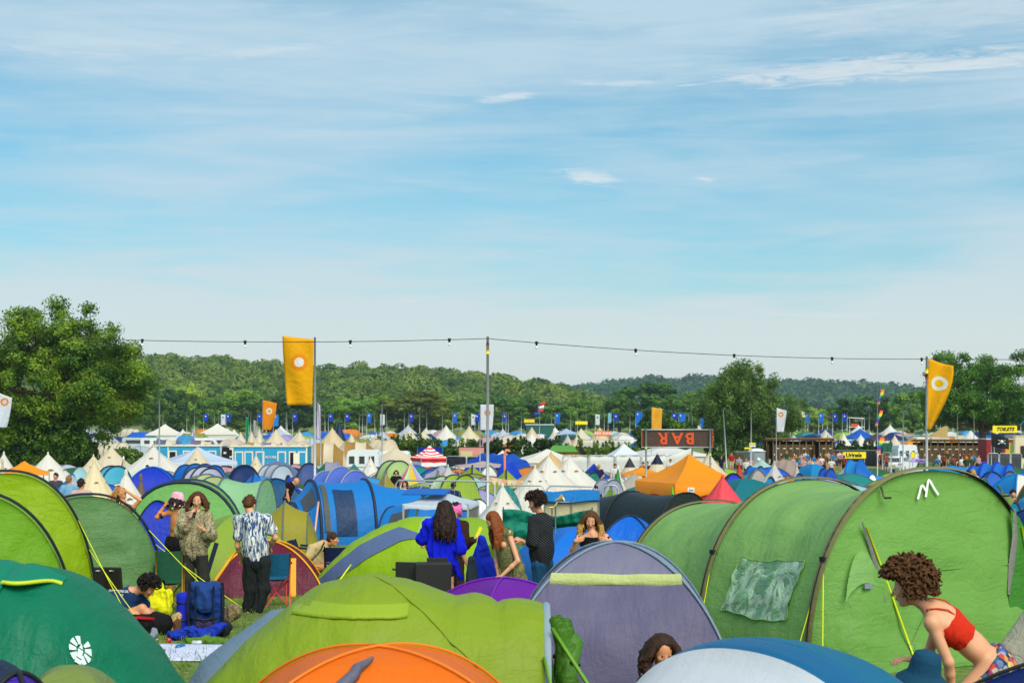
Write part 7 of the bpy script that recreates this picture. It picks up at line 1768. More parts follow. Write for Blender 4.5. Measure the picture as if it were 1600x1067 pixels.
for L_ in ([(-.05, 0), (.045, .01), (.05, .035), (-.05, .03)], [(.03, .02), (.085, .055), (.07, .07), (.02, .04)], [(-.05, .02), (-.085, -.03), (-.07, -.03), (-.035, .01)], [(.03, .01), (.085, -.03), (.075, -.04), (.015, .005)], [(-.02, .03), (.01, .03), (.015, .08), (-.01, .085)]): mb.add([hp(*q) for q in L_], [list(range(len(L_)))])
mb.build('horse_print', WHT, T)
# beige T-shirt man in camp chair
T, c = person('man in a beige T-shirt with a dark crossbody strap, leaning forward in a camp chair', 25.6,
    dict(head=(520, 842), shL=(487, 856, -.14), shR=(511, 854, .14), neck=(507, 847), elL=(479, 876, -.24), elR=(509, 876, .22), wrL=(493, 885, -.34), wrR=(521, 888, .1), hipL=(483, 888, -.06), hipR=(488, 888, .12), knL=(516, 886, -.14), knR=(521, 886, .18), anL=(522, 915, -.12), anR=(525, 915, .16)),
    face=(1, -.18, -.10), hup=(.1, 0, 1), sk='d99a66', hair=Short(hairm('4a3018'), 6, .35, 1.04), top=Top(garment('d8bf88'), .62, .018, -.02, .06, .03, .008, name='t_shirt'), bottom=Bottom(garment('4a5068'), .6), facing=(1, 0, 0), hands={'L': dict(dir=(1, -.1, 0), palm=(0, 0, -1), curl=.6)})
MB().tube([c['nb']+V3(.02, -.16, .02), c['c1']+V3(.03, -.19, .02), c['c2']+V3(-.06, -.17, -.02)], .014, 5).build('strap', plain('3f4f2a'), T, True)
# woman in royal blue shirt
T, c = person('woman in a royal blue oversized shirt seen from behind with long dark wavy hair', 20.6,
    dict(head=(694, 794), shL=(668, 818), shR=(709, 817), neck=(690, 807), elL=(661, 842, .08), elR=(719, 856, -.03), wrL=(667, 850, .3), wrR=(731, 884, -.05), hipL=(679, 880), hipR=(701, 880), knL=(678, 918), knR=(703, 918), anL=(678, 948), anR=(703, 948)),
    face=(-.55, .8, .05), sk=SK1, female=True, facing=(0, 1, 0), hair=Long(hairm('2e1d15'), .50, 9, 170, 1.1, wave=.025, front=.15, lean=(.0, -.05, 0), thick_=1.6), hands={'R': dict(dir=(.3, 0, -1), palm=(-1, .2, 0), curl=.5)},
    top=Top(garment('0a1fe0', k=.9), .98, .026, .15, .06, .035, .010, flare=.03, rolled=True), bottom=Bottom(garment('16161a'), .18, .012, .0, name='shorts'))
X = Blob(); q = c['hc']+V3(.19, .02, -.02); X.cap(c['c2']+V3(.12, 0, 0), q, .04, .05, .03); X.cap(q, q+V3(.09, 0, -.20), .05, .035, .03); V, Fq = X.mesh(.009); obj('shirt_tail', fold(V, .008, 20, 2), Fq, garment('0a1fe0', k=.9), T)
# companion behind her
T, c = person('person in dark brown with a pink headband, mostly hidden, holding out a yellow strip', 21.8,
    dict(head=(712, 797), shL=(690, 820), shR=(724, 820), neck=(707, 812), elL=(672, 845, -.1), elR=(726, 852, -.15), wrL=(664, 850, -.2), wrR=(742, 841, -.25), hipL=(697, 878), hipR=(717, 878), knL=(697, 912), knR=(717, 912), anL=(697, 938), anR=(717, 938)),
    face=(-.2, -1, 0), sk=SK2, hair=Short(hairm('2e1d15'), 6), top=Top(garment('3a2418'), 1., .02, .02, .06, .02, fore=.8), bottom=Bottom(garment('3a2c26'), 1.), facing=(0, -1, 0), hands={'R': dict(dir=(1, 0, .35), palm=(0, 0, -1), curl=.45)})
band(c, 'headband', c['H']+V3(0, 0, .0), V3(1, 0, 0), .098, .19, plain('e060a8', .6))
MB().box(tuple(c['j']['wrR']+V3(.06, 0, .10)), (.05, .012, .16), 0, ('Y', R(24))).build('yellow_strip', plain('f4ec1c', .5), T)
# royal blue jacket hung over a chair
x, d = WX(754, 20.4), 20.4
T = thing('jacket', 'royal blue jacket with a dark grey lining draped between the two women', 'jacket', (x, d, G(x, d)), 0)
X = Blob(); zc = lambda py: WZ(py, d)-T.location.z
X.cap((.0, 0, zc(842)), (-.06, 0, zc(880)), .05, .10, .04).cap((.0, 0, zc(842)), (.07, 0, zc(880)), .05, .08, .04).cap((-.06, 0, zc(880)), (-.08, 0, zc(916)), .10, .12, .04).cap((.07, 0, zc(880)), (.12, 0, zc(912)), .09, .12, .04)
V, Fq = X.mesh(.01); obj('jacket_body', fold(V, .016, 16, 4, (1, 1, .3)), Fq, garment('1430c8', k=.9), T)
X = Blob(); X.cap((-.14, -.08, zc(875)), (-.16, -.08, zc(922)), .06, .09, .04); V, Fq = X.mesh(.012); obj('lining', fold(V, .012, 18, 5), Fq, garment('2f3c48'), T)
MB().tube([(0, .1, 0), (0, .1, zc(850))], .015, 6).build('chair_post', STEEL, T, True)
# red-haired woman
T, c = person('woman with long copper hair in a mustard patterned sleeveless dress, bending forward', 19.9,
    dict(head=(769.5, 813, -.02), shL=(775, 834, .14), shR=(795, 833, -.10), neck=(783, 826), elL=(776, 876, .08), elR=(809, 876, -.22), wrL=(779, 900, .02), wrR=(782, 901, -.25), hipL=(795, 893, .1), hipR=(808, 893, -.08), knL=(795, 925, .08), knR=(810, 925, -.06), anL=(798, 952, .08), anR=(812, 952, -.06)),
    face=(-.82, -.30, -.62), hup=(-.35, 0, 1), sk=SK2, female=True, facing=(-1, -.3, 0), hair=Long(hairm('8e4a1c'), .44, 12, 170, 1.08, wave=.015, front=-.1, lean=(.06, -.02, 0), thick_=1.2, sides=.8), hands={'R': dict(dir=(-1, 0, -.3), palm=(0, .5, -1), curl=.6), 'L': dict(dir=(0, -.2, -1), palm=(-1, 0, 0), curl=.6)},
    top=Top(garment('8e8a22', '24406a', 'print'), .0, .016, .26, .045, .02, .008, flare=.035, name='dress'), skirt=Bottom(garment('8e8a22', '24406a', 'print'), .42, .022, .10, 'skirt', .010, .04))
# curly man
T, c = person('man with dark curly hair in a black pinstriped short-sleeve shirt and jeans, turned left', 20.8,
    dict(head=(836.5, 786), shL=(834, 812, -.14), shR=(856, 812, .12), neck=(846, 804), elL=(831, 853, -.20), elR=(846, 855, .2), wrL=(815, 844, -.12), wrR=(818, 848, .12), hipL=(842, 884, -.08), hipR=(852, 884, .1), knL=(842, 920, -.08), knR=(853, 920, .1), anL=(842, 947, -.08), anR=(854, 947, .1)),
    face=(-.92, -.25, -.28), hup=(-.15, 0, 1), sk=SK1, hair=Curly(hairm('2c1c13'), 1.08, 420, -.45, .022, 7, .34, .04), top=Top(garment('0b1016', 'b8c0c4', 'pin'), .85, .024, .06, .065, .045, .008), bottom=Bottom(garment('1d5276'), 1., .016, .1, 'jeans'), facing=(-1, -.4, 0), tw=1.22, hands={'L': dict(dir=(-1, .1, .3), palm=(0, .6, -.6), curl=.5)})
# woman in black top
T, c = person('woman in a black V-neck top with blond-tipped hair, both hands at her collar', 19.6,
    dict(head=(922.5, 812), shL=(905, 842), shR=(946, 839), neck=(926, 831), elL=(893, 862, -.02), elR=(961, 852, -.02), wrL=(899, 845, -.18), wrR=(950, 845, -.18), hipL=(913, 905), hipR=(938, 905), knL=(913, 935), knR=(938, 935), anL=(913, 962), anR=(938, 962)),
    face=(-.02, -1, -.45), hup=(0, -.3, 1), sk='e0a884', female=True, facing=(0, -1, 0), hair=Long(hairm('5c3c1e'), .30, 14, 150, 1.08, wave=.022, front=.2, m2=hairm('c99a48'), thick_=1.7), hands={'L': dict(dir=(1, -.1, .35), palm=(0, 1, 0), curl=.4), 'R': dict(dir=(-1, -.1, .30), palm=(0, 1, 0), curl=.4)},
    top=Top(garment('101014'), .0, .012, .0, .0, .0, .003, name='black_top'), bottom=Bottom(garment('2a2a34'), 1.))
MB().tube([c['nb']+V3(-.05, -.08, -.0), c['nb']+V3(0, -.12, -.07), c['nb']+V3(.05, -.08, 0)], .003, 4).build('necklace', plain('c8a860', .3, .8), T, True)
band(c, 'bracelet', c['j']['wrL']-nrm(c['j']['wrL']-c['j']['elL'])*.02, c['j']['wrL']-c['j']['elL'], .03, .02, plain('8a96b8'))
# crouching woman low front
T, c = person('dark-haired woman looking down, only her head above the white pop-up tent', 11.0,
    dict(head=(1035, 1016), shL=(1008, 1068), shR=(1068, 1068), neck=(1038, 1052), elL=(1000, 1120, -.1), elR=(1078, 1120, -.1), wrL=(1025, 1140, -.3), wrR=(1050, 1140, -.3), hipL=(1022, 1150, .25), hipR=(1056, 1150, .25), knL=(1005, 1120, -.12), knR=(1075, 1120, -.12), anL=(1010, 1162, .08), anR=(1070, 1162, .08)),
    face=(.22, -1, -.5), hup=(.05, -.3, 1), sk='dc9e74', female=True, facing=(0, -1, 0), hair=Long(hairm('3a2414'), .22, 17, 150, 1.12, wave=.02, front=.28, thick_=1.7), top=Top(garment('5a5a6a'), .5), bottom=Bottom(garment('2a3a5a'), 1.), vox=.007)
# foreground woman in red
def strap(Bb, j, H, hf): pass
T, c = person('curly-haired person in a red crop top and floral trousers, bending to the left', 10.4,
    dict(head=(1419, 917), shL=(1455, 972, -.16), shR=(1470, 962, .20), neck=(1450, 946), elL=(1482, 1034, -.20), elR=(1452, 1018, .26), wrL=(1488, 1085, -.10), wrR=(1424, 1030, .18), hipL=(1551, 1042, -.08), hipR=(1562, 1040, .12), knL=(1490, 1100, -.12), knR=(1500, 1100, .16), anL=(1560, 1180, -.1), anR=(1570, 1180, .12)),
    face=(-.90, .25, -.22), hup=(-.12, 0, 1), sk='e2ab84', female=True, bust=True, facing=(-.5, 0, -1), hair=Curly(hairm('5e3c1c'), 1.20, 900, -.55, .021, 11, .28, .07), tw=1.18, hands={'R': dict(dir=(-1, -.2, .1), palm=(0, 0, -1), curl=.4)},
    bottom=Bottom(garment('1a5fb5', None, 'floral'), 1., .018, .10, 'floral_trousers', .006), vox=.0075, s=1.1)
X = Blob(); c['torso'](X, .009)
for q in (-1, 1): X.ell(c['c1']+c['fw']*.085-c['up']*.03+c['rt']*q*.068, V3(.068, .06, .066), c['TB'], .03)
X.cut(c['c1']+c['up']*.06, nrm(c['up']-c['fw']*.15)); X.cut(c['c1']-c['up']*.15, -c['up']); V, Fq = X.mesh(.008); obj('red_top', fold(V, .0035, 34, 3, (1, 1, 1)), Fq, garment('d42c10', k=.95), T)
for q in (-1, 1):
    S0 = c['c1']+c['up']*.05-c['fw']*.10+c['rt']*q*.085; S1 = c['nb']-c['up']*.03+c['rt']*q*.10-c['fw']*.055; S2 = c['nb']-c['up']*.015+c['rt']*q*.11; S3 = c['c1']+c['fw']*.12+c['up']*.05+c['rt']*q*.08
    MB().tube([S0, (S0+S1)/2-c['fw']*.018, S1, S2+c['up']*.04, S3], .006, 5).build('strap', garment('d42c10', k=.95), T, True)
MB().tube([c['nb']-c['fw']*.0+V3(-.02, -.05, -.02), c['nb']+V3(-.10, -.03, -.20), c['nb']+V3(-.125, -.02, -.27)], .0025, 4).build('necklace_cord', plain('8a7a4a'), T, True)
o = MB().lathe([(.024, -.003), (.027, 0), (.024, .003)], 16).build('pendant_ring', plain('5a8a6a', .3), T, True); o.matrix_local = Matrix.Translation(tuple(c['nb']+V3(-.125, -.02, -.30))) @ Matrix.Rotation(R(90), 4, 'X')
# bucket-hat person
T, c = person('person in a dark teal blue bucket hat, crouching below the one in the red top', 9.7,
    dict(head=(1443, 1066), shL=(1400, 1118), shR=(1478, 1116), neck=(1440, 1104), elL=(1392, 1175), elR=(1490, 1175), wrL=(1410, 1190, -.2), wrR=(1470, 1190, -.2), hipL=(1418, 1200, .1), hipR=(1460, 1200, .1), knL=(1400, 1160, -.25), knR=(1470, 1160, -.25), anL=(1410, 1205, -.05), anR=(1470, 1205, -.05)),
    face=(.55, -.8, -.2), sk='c98a66', facing=(0, -1, 0), hair=Short(hairm('3a2818'), 3), top=Top(garment('4a5a6a'), .6), bottom=Bottom(garment('2a2a34'), .9), vox=.0085)
o = MB().lathe([(.001, .205), (.05, .203), (.088, .185), (.102, .13), (.112, .06), (.122, .045), (.178, -.005), (.182, -.012), (.17, -.006), (.11, .035)], 32).build('bucket_hat', garment('174a66', k=.9), T, True)
o.location = tuple(c['H']+V3(-.005, 0, .02)); o.rotation_euler = (R(10), R(8), 0)

# ------------------------------------------------------------------ camp gear near the people
def pouch(name, m, T, prims, vox=.012, amp=.01, seed=1):
    X = Blob()
    for q in prims: X.cap(*q)
    V, Fq = X.mesh(vox); return obj(name, fold(fold(V, amp, 20, seed), .006, 45, seed+3), Fq, m, T)
# rucksack
x, d = WX(322, 17.9), 17.9
T = thing('rucksack', 'large blue trekking rucksack standing upright with dark straps', 'rucksack', (x, d, G(x, d)), R(6)); nvb = garment('1a3f8a'); dkb = garment('232a3c')
pouch('main_sack', nvb, T, [((-.08, 0, .12), (-.09, 0, .48), .12, .13, .05), ((.08, 0, .12), (.09, 0, .48), .12, .13, .05)])
pouch('lid', garment('23488c'), T, [((-.11, -.04, .56), (.11, -.04, .57), .09, .09, .05), ((-.10, -.12, .38), (.08, -.12, .36), .07, .07, .06), ((0, -.10, .48), (0, -.12, .34), .11, .09, .05)])
pouch('pocket', garment('3a3258'), T, [((-.07, -.13, .10), (.08, -.13, .11), .075, .07, .04)])
for sx in (-.11, .11): MB().tube([(sx, -.17, .60), (sx, -.215, .42), (sx, -.20, .2), (sx*.9, -.19, .05)], .012, 5).build('strap', dkb, T, True)
for sx in (-.19, .20): MB().tube([(sx, .0, .62), (sx*1.1, -.10, .42), (sx*1.1, -.12, .18), (sx, -.04, .06)], .022, 5).build('side_strap', dkb, T, True)
MB().tube([(-.2, -.04, .2), (0, -.225, .19), (.2, -.04, .2)], .014, 5).build('waist_strap', BLK, T, True)
x = WX(287, 17.9); T = thing('bedroll', 'bright blue rolled sleeping mat standing beside the rucksack', 'sleeping mat', (x, 17.9, G(x, 17.9)), 0)
MB().lathe([(.001, .50), (.05, .505), (.083, .49), (.092, .45), (.088, .33), (.093, .25), (.088, .16), (.09, .07), (.07, .045), (.001, .04)], 20).build('roll', garment('1c2cc8', k=.9), T, True)
for zz in (.16, .38): MB().lathe([(.093, zz-.012), (.097, zz), (.093, zz+.012)], 20).build('strap', BLK, T, True)
x, d = WX(308, 17.1), 17.1; T = thing('stuff_sack', 'long royal blue fabric bag lying in front of the rucksack', 'bag', (x, d, G(x, d)), 0)
pouch('bag', garment('1a38b0', k=.9), T, [((-.30, 0, .06), (-.05, .08, .07), .06, .09, .06), ((-.05, -.02, .06), (.2, .06, .08), .09, .07, .06), ((.12, .1, .08), (.3, .1, .16), .08, .04, .06)], .010, .030)
x, d = WX(248, 17.6), 17.6; T = thing('duffel_bag', 'black duffel bag with a red stripe beside the seated person', 'bag', (x-.12, d, G(x, d)), 0)
pouch('bag', garment('17171b'), T, [((-.22, 0, .13), (.16, 0, .14), .13, .13, .05), ((.1, -.02, .2), (.2, 0, .16), .1, .1, .05)], .012, .012)
MB().tube([(-.30, -.12, .20), (-.1, -.125, .235), (.10, -.12, .22)], .022, 6).build('red_stripe', garment('c8202c'), T, True)
x, d = WX(352, 17.5), 17.5; T = thing('cloth_bundle', 'dark green-black bundle of clothes at the lime tent edge', 'clothes', (x-.05, d, G(x, d)), 0)
pouch('bundle', garment('22242a'), T, [((-.06, 0, .07), (.10, 0, .12), .07, .09, .05)], .012, .03)
x, d = WX(322, 16.7), 16.7; T = thing('cloth_bundle', 'olive green cloth crumpled on the pale groundsheet', 'clothes', (x, d, G(x, d)), 0)
pouch('bundle', garment('5f8a2a'), T, [((-.2, 0, .04), (.16, 0, .05), .05, .05, .04), ((0, .05, .06), (.2, .02, .04), .05, .035, .04)], .012, .016)
x, d = WX(352, 18.3), 18.3; T = thing('cloth_bundle', 'beige and brown jumble of clothes right of the rucksack', 'clothes', (x, d, G(x, d)), 0)
pouch('bundle', garment('9a8a6c', '4a3a2c', 'print'), T, [((-.1, 0, .10), (.12, 0, .22), .1, .11, .05)], .014, .02)
x, d = WX(272, 17.8), 17.8; T = thing('cloth_bundle', 'leopard print fabric heaped beside the sleeping mat', 'clothes', (x, d, G(x, d)), 0)
pouch('bundle', garment('2a2018', 'd2b07a', 'leopard'), T, [((-.02, 0, .08), (.05, 0, .20), .09, .07, .05)], .012, .012)
x, d = WX(258, 19.9), 19.9; T = thing('cloth_bundle', 'bright yellow fabric behind the head of the seated person', 'clothes', (x, d, G(x, d)), 0)
pouch('bundle', garment('e8e41a', k=.9), T, [((-.15, 0, .12), (-.12, 0, .38), .13, .10, .05), ((.0, 0, .1), (.06, 0, .30), .14, .08, .05)], .014, .02)
x, d = WX(290, 15.9), 15.9
T = thing('groundsheet', 'pale grey and lilac groundsheet spread on the grass', 'rug', (x, d, G(x, d)+.02), R(-5))
P = np.array([[(u, v, .012+.012*math.sin(u*7+v*3)*math.sin(v*6)) for v in np.linspace(-.55, .55, 14)] for u in np.linspace(-.50, .40, 20)])
thick(gobj('sheet', P, garment('e2e2ea', 'b9bfe6', 'tiedye', .9), T), .01)
x, d = WX(215, 18.1), 18.1; T = thing('shoe', 'grey trainer standing beside the black duffel bag', 'shoe', (WX(238, 17.0), 17.0, G(x, 17.0)), 0)
pouch('upper', garment('8c96a4'), T, [((0, -.08, .05), (0, .08, .07), .04, .045, .03), ((0, .08, .07), (0, .1, .12), .04, .035, .02)], .008, .002); MB().box((0, 0, .012), (.08, .26, .022), bev=.008).build('sole', WHT, T)
for k, (px, d, c_, lab) in enumerate(((262, 16.9, 'c8372c', 'crushed red drinks can on the grass by the blue bag'), (300, 16.6, 'd8dce0', 'silver drinks can lying near the pale groundsheet'), (276, 16.2, '2a7ab8', 'blue drinks can beside the pale groundsheet'))):
    o = MB().lathe([(.001, 0), (.026, .0), (.033, .012), (.033, .105), (.027, .118), (.001, .116)], 14).build('drinks_can', plain(c_, .3, .4), None, True); o.location = (WX(px, d), d, G(WX(px, d), d)+.035); o.rotation_euler = (R(88), 0, k*1.1+.4); tag(o, lab, 'can')
x, d = WX(300, 17.3), 17.3; T = thing('walking_boot', 'brown walking boot lying by the rolled mat', 'boot', (x-.1, d-.1, G(x, d)), R(50))
pouch('upper', garment('6a4a2c'), T, [((0, -.09, .06), (0, .08, .08), .045, .05, .03), ((0, .07, .08), (0, .10, .20), .05, .05, .02)], .009, .003); MB().box((0, 0, .014), (.09, .28, .026), bev=.008).build('sole', BLK, T)
# camp chairs
def camp_chair(label, px, py_seat, d, rz, cloth_m, frame_m, w_=.5, hb=.55, z=None):
    x = WX(px, d); T = thing('camp_chair', label, 'chair', (x, d, G(x, d)), rz); sh = .42; a = w_/2
    gobj('seat', np.array([[(u, v, sh-.05*(1-(u/a)**2)*(1-(v/.22)**2)) for v in np.linspace(-.22, .22, 8)] for u in np.linspace(-a, a, 8)]), cloth_m, T)
    gobj('backrest', np.array([[(u, .22+.10*v+.05*(1-(u/a)**2), sh+.05+hb*v) for v in np.linspace(0, 1, 9)] for u in np.linspace(-a, a, 9)]), cloth_m, T)
    for sx in (-1, 1):
        MB().tube([(sx*a, .26, 0), (sx*a, .22, sh), (sx*a, .33, sh+.06+hb)], .012, 6).build('back_post', frame_m, T, True)
        MB().tube([(sx*a, -.24, 0), (-sx*a, .22, sh)], .010, 6).build('leg', frame_m, T, True)
        MB().tube([(sx*a, .26, 0), (-sx*a, -.22, sh)], .010, 6).build('leg', frame_m, T, True)
        MB().tube([(sx*a, -.24, 0), (sx*a, -.22, sh+.22)], .010, 6).build('leg', frame_m, T, True)
        MB().tube([(sx*(a+.02), -.26, sh+.22), (sx*(a+.02), .24, sh+.24)], .020, 6).build('armrest', cloth_m, T, True)
    return T
camp_chair('empty dark green camp chair with gold posts between the shirt wearer and the seated person', 266, 0, 20.5, R(190), garment('2c6a50'), plain('b08a3a', .4), .36, .42)
camp_chair('petrol blue camp chair with red piping behind the tie-dye shirt wearer', 431, 0, 21.2, R(195), garment('1c6a94'), plain('e84a3c', .5), .36, .34)
camp_chair('navy camp chair holding the man in the beige T-shirt', 482, 0, 26.4, R(80), garment('17284e'), BLK, .46, .30)
camp_chair('navy camp chair standing empty right of the man in the beige T-shirt', 527, 0, 25.0, R(185), garment('1c2f5c'), BLK, .42, .26)
# black cases / cupboard
x, d = WX(661, 19.0), 19.0
T = thing('camp_cupboard', 'matt black two-door camping cupboard on a thin metal stand', 'cupboard', (x, d, G(x, d)), R(0)); zt = WZ(879, d)-T.location.z; zb = WZ(926, d)-T.location.z; mk = plain('20211f', .7)
MB().box((-.21, .10, (zt+zb)/2), (.34, .05, zt-zb), R(-14), bev=.008).build('left_leaf', mk, T); MB().box((.14, 0, (zt+zb)/2-.0), (.47, .30, zt-zb), R(1), bev=.01).build('box', mk, T); MB().box((.18, .16, zt+.02), (.28, .06, .06), R(3)).build('lid_edge', mk, T)
for z_ in (zt-.10, zt-.24): MB().tube([(-.42, .12, z_), (-.34, .12, z_)], .014, 6).build('knob', BLK, T, True)
MB().tube([(-.3, 0, zb-.02), (.35, 0, zb-.01)], .012, 6).build('stand_bar', STEEL, T, True)
for sx in (-.2, .3): MB().tube([(sx, 0, zb), (sx-.1, -.1, 0)], .011, 6).build('stand_leg', STEEL, T, True)
for k, (px, rz, hh, lab) in enumerate(((152, 22, .50, 'weathered black board leaning at the sage green tent, left one'), (178, -14, .55, 'weathered black board leaning at the sage green tent, right one'))):
    d = 19.5; x = WX(px, d); T = thing('black_board', lab, 'board', (x, d, G(x, d)), R(rz))
    MB().box((0, 0, WZ(912, d)-T.location.z), (.24, .06, .46), 0, ('X', R(8)), bev=.008).build('board', plain('1e1b17', .85), T); MB().tube([(-.03, -.06, WZ(891, d)-T.location.z), (.03, -.06, WZ(891, d)-T.location.z)], .012, 5).build('handle', STEEL, T, True)
    for sx in (-.08, .08): MB().tube([(sx, 0, 0), (sx, 0, .30)], .014, 5).build('foot', BLK, T, True)
d = 24.2; x = WX(345, d); T = thing('dark_post', 'slanting dark strap board standing before the plain lime dome', 'board', (x, d, G(x, d)), 0)
MB().box((.02, -1.0, WZ(875, d)-T.location.z), (.07, .03, .80), 0, ('Y', R(17))).build('board', plain('14233a', .7), T)
# brass horn behind the curly man
d = 22.5; x = WX(868, d); T = thing('horn', 'small pale brass horn behind the curly-haired man', 'horn', (x, d, G(x, d)), 0); z = lambda py: WZ(py, d)-T.location.z; br = plain('e0c070', .3, .3)
MB().tube([(-.12, 0, z(793)), (-.02, 0, z(792)), (.03, 0, z(784)), (.02, 0, z(779))], .014, 8).build('tube', br, T, True)
MB().tube([(.0, 0, z(781)), (.06, -.02, z(779.5)), (.12, -.03, z(777))], [.015, .03, .07], 12, False).build('bell', br, T, True); MB().tube([(.0, .02, 0), (.0, .02, z(790))], .012, 6).build('stand', STEEL, T, True)

# ------------------------------------------------------------------ people farther off
def far_person(label, px, ytop, d, shirt, legs_, hair, sk='d39a72', pose=0, group=None, vox=.022, facing=-1, Lh=0, sit=0, kind='plain', lg=.4):
    """standing figure whose head top is at row ytop; sit lowers the knees"""
    s = F/d; k = s
    def q(dx, z, dd=0.): return (px+dx*k, ytop+(1.70-z)*k, dd)
    arms = {0: ((.26, 1.12, 0), (.24, .88, -.05*1)), 1: ((.30, 1.18, -.05), (.16, 1.22, -.25)), 2: ((.30, 1.25, 0), (.22, 1.55, -.05)), 3: ((.27, 1.12, 0), (.14, .98, -.22))}[pose]
    J = dict(head=q(0, 1.60), shL=q(-.17, 1.38), shR=q(.17, 1.38), neck=q(0, 1.45), elL=q(-.26, 1.12), wrL=q(-.24, .88, -.05), elR=q(*arms[0][:2], arms[0][2]), wrR=q(*arms[1][:2], arms[1][2]),
             hipL=q(-.09, .90), hipR=q(.09, .90), knL=q(-.10, .48), knR=q(.11, .48), anL=q(-.10, .08), anR=q(.12, .08))
    if pose == 3: J['elL'] = q(-.27, 1.12); J['wrL'] = q(-.14, .98, -.22)
    return person(label, d, J, face=(.3*math.sin(px), facing, -.1), sk=sk, hair=(Long(hairm(hair), Lh, 3, 40) if Lh else Short(hairm(hair), 3)), top=Top(garment(shirt, None, kind), .55, .02, .0, .06, .02), bottom=Bottom(garment(legs_), lg), vox=vox, group=group, facing=(0, facing, 0))
fp = [('dark-haired person in a pale pink shirt behind the lime yellow tunnel', 127, 749, 33, 'd8b8b4', '3a3a44', '2a2220', 0, 1, 0), ('sandy-haired person in a light blue shirt left of the warm cream tipi', 108, 744, 41, '7fb4d8', '3a3a44', '9a7040', 0, 1, 0),
      ('dark head at the foot of the white bell tent left of the oak', 87, 739.5, 50, '4a4a5a', '3a3a44', '3a2018', 0, -1, 0), ('head with dark hair behind the royal blue frame tent', 230, 727, 70, '3a3a4a', '2a2a34', '1a1614', 0, -1, 0),
      ('bare-backed person with a dark bun in front of the floral apron', 475, 767, 42, 'c88a54', '3a3a44', '1c1410', 0, 1, 0), ('dark-haired woman in a pale top before the periwinkle tent', 528, 756, 50, 'd8b0a0', '2a2a34', '1c1612', 3, 1, .2),
      ('red-haired person in a pink top before the periwinkle tent', 549, 753, 50, 'e0a8b8', '2a2a34', '8a3a1a', 0, 1, 0), ('person in black with a black hat by the multicoloured cone', 619, 735, 66, '17171a', '17171a', '17120f', 1, -1, .15),
      ('dark-haired woman in a white shirt behind the wire fence', 633, 752, 50, 'e6e2de', '3a3a44', '3a241a', 3, -1, .3), ('dark-haired child in navy before the lime tunnel arches', 708, 755, 48, '1c2f66', '2a2a34', '1c1612', 0, 1, 0),
      ('blond boy in a navy T-shirt at the royal blue tunnel', 936, 726, 78, '1c2a5a', '2a3a6a', 'd8a83a', 3, -1, 0), ('person in a white top with raised arm at the green spiked tent', 961, 725, 80, 'e6e6e2', '2a2a34', '17120f', 1, -1, 0),
      ('man in dark red before the white site fence', 1005, 722, 90, '8a2a2a', '2a2a34', '1c1612', 0, -1, 0), ('dark-haired person next to the man in dark red', 1011.5, 721.5, 92, '3a2a2a', '2a2a34', '1c1612', 0, -1, 0), ('person in a white shirt before the tall canvas screen', 1047.5, 717.5, 94, 'e2e6ea', '2a2a34', '3a2418', 0, -1, 0),
      ('long-haired person in navy beside the cream bell tent', 1127, 712, 118, '1c2438', '2a3a5a', '14100e', 0, -1, .5), ('person in a red and black hooded top by the leaning pole', 1143, 707, 124, 'b02a24', 'd8c8a8', 'a03a1a', 0, -1, 0), ('man in a grey T-shirt before the grey cubicle', 1155, 712.5, 118, 'a0a8a8', '3a3a44', '3a2418', 3, -1, 0),
      ('fair-haired person in a white top near the portable toilet', 1166, 717, 112, 'e0e2da', '3a3a44', 'b8904a', 0, -1, 0), ('person with red hair left of the white tent near the portable toilet', 1173, 715, 116, 'd89a8a', '2a2a34', '6a2a1a', 0, -1, 0),
      ('dark-haired person seated before the long blue family tent, left', 1512, 735, 60, '1c1c22', '2a2a34', '2a1c14', 0, 1, 0), ('blond person in a cream top beside the dark-haired one at the blue family tent', 1520, 734, 60, 'e6d8c8', '2a2a34', 'd0a050', 0, 1, .25),
      ('head of a person in red beside the sea green tunnel tent', 1549, 771, 40, 'd8304a', '2a2a34', '5a2a2a', 0, -1, 0), ('dark-haired head in front of the white angular tent', 1583, 766, 40, '2a2a34', '2a2a34', '1c1612', 0, -1, 0),
      ('person with tousled dark hair left of the sea-green tarpaulin fence gap', 931, 760, 46, '2a2a34', '2a2a34', '1c1612', 0, -1, 0)]
for lab, px, yt, d, sh, lg, hr, po, fc, Lh in fp: far_person(lab, px, yt, d, sh, lg, hr, pose=po, facing=fc, Lh=Lh, vox=.018 if d < 60 else .026)
# bending bald man
d = 44; person('bald man in a black vest bending over beside the periwinkle tent', d, dict(head=(463, 752), shL=(450, 757, -.1), shR=(453, 757, .12), neck=(457, 754), elL=(449, 773, -.12), elR=(452, 773, .1), wrL=(452, 783, -.15), wrR=(455, 783, .1), hipL=(447, 780, -.08), hipR=(449, 780, .1), knL=(446, 805, -.08), knR=(449, 805, .1), anL=(446, 828, -.08), anR=(449, 828, .1)),
    face=(.8, -.3, -.6), hup=(.6, 0, 1), sk='d39a72', top=Top(garment('17171a'), .2, .02, 0), bottom=Bottom(garment('2a2a30'), 1.), vox=.018, facing=(1, 0, -1))
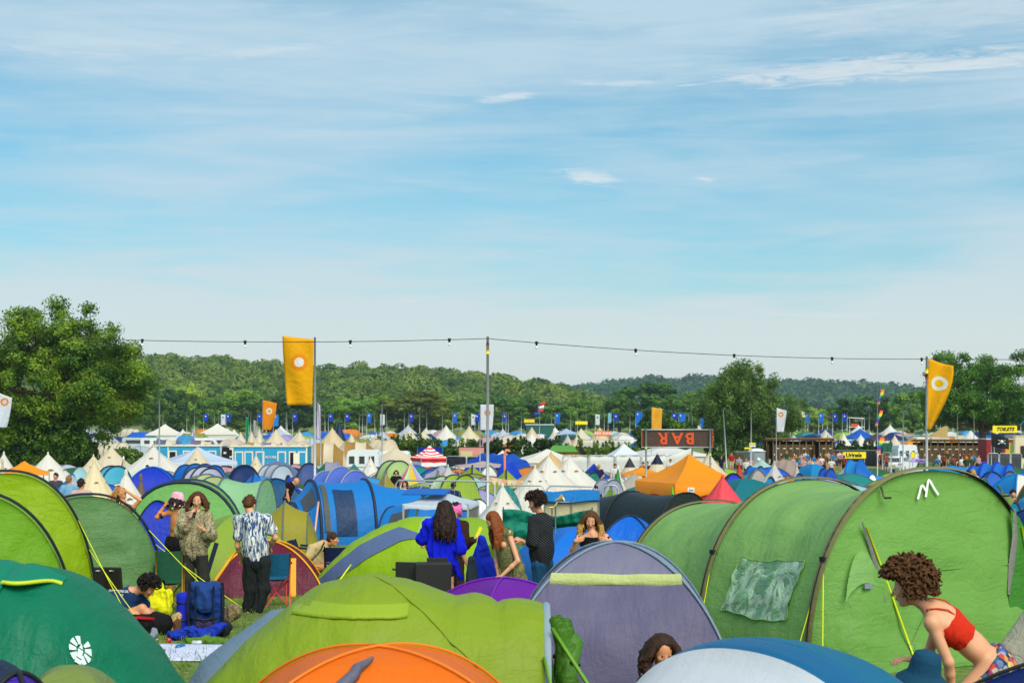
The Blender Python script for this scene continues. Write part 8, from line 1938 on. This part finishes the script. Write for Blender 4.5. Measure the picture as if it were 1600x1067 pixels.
# crowd by the toilets
PR = []
cols = [('8e4434', '2a2f3a', '4a2e1a', 'person in a brick red top'), ('e6e6e2', '3a4a6a', '1c1612', 'dark-haired person in a white top'), ('2a7ab8', '2a2a34', '8a5a2a', 'person in a mid blue top'), ('1c1c20', '1c1c20', '2a1c14', 'person all in black'), ('2f5236', 'b8a880', 'b8904a', 'fair-haired person in a green top'), ('c8a0a0', '3a3a44', '6a3a1a', 'person in a dusty pink top')]
for i, (sh, lg, hr, nm) in enumerate(cols):
    PR.append(far_person('', 1250, 713, 112, sh, lg, hr, pose=(0, 1, 3, 2, 0, 3)[i], facing=-1 if i % 2 else 1, Lh=.25 if i % 3 == 1 else 0, vox=.026)[0])
rg = np.random.default_rng(12); first = set()
spots = [(px, rg.uniform(104, 138)) for px in (1222, 1229, 1236, 1239.5, 1243, 1249, 1252, 1256, 1259, 1262, 1266, 1272, 1276, 1279, 1283, 1287, 1290, 1294, 1297, 1299, 1301, 1303)]+[(px, rg.uniform(118, 138)) for px in (1312, 1316, 1319, 1374, 1377, 1382, 1385)]+[(px, rg.uniform(110, 140)) for px in (1464, 1467, 1475, 1480, 1490, 1503, 1507, 1510, 1514, 1518, 1521, 1524, 1529, 1554, 1566, 1593)]
for px, d in spots:
    i = int(rg.integers(6)); T = PR[i] if i not in first else dup(PR[i]); first.add(i)
    T.location = (WX(px, d), d, G(WX(px, d), d)); T.rotation_euler = (0, 0, rg.uniform(-.8, .8)); T.scale = (1, 1, rg.uniform(.93, 1.05))
    wh = 'in front of the left toilet block' if px < 1306 else ('near the Urinals container' if px < 1400 else 'in front of the right toilet block')
    T['label'] = cols[i][3]+' in the crowd '+wh.replace('in front of', 'by'); T['group'] = 'crowd of campers '+wh
# ------------------------------------------------------------------ air
def hz(q): pass
m = bpy.data.materials.new('air'); m.use_nodes = True; m.node_tree.nodes.clear(); q = NT(m.node_tree)
v = q('ShaderNodeVolumePrincipled', Color=(.78, .88, 1, 1), Density=.0001, Anisotropy=.2)
ou = q.n.new('ShaderNodeOutputMaterial'); q.l.new(v.outputs[0], ou.inputs['Volume'])
if HAZE:
    o = MB().box((0, 2150, 40), (5200, 4400, 100)).build('haze', m); tag(o, 'thin blue summer haze over the valley', 'haze', kind='stuff')
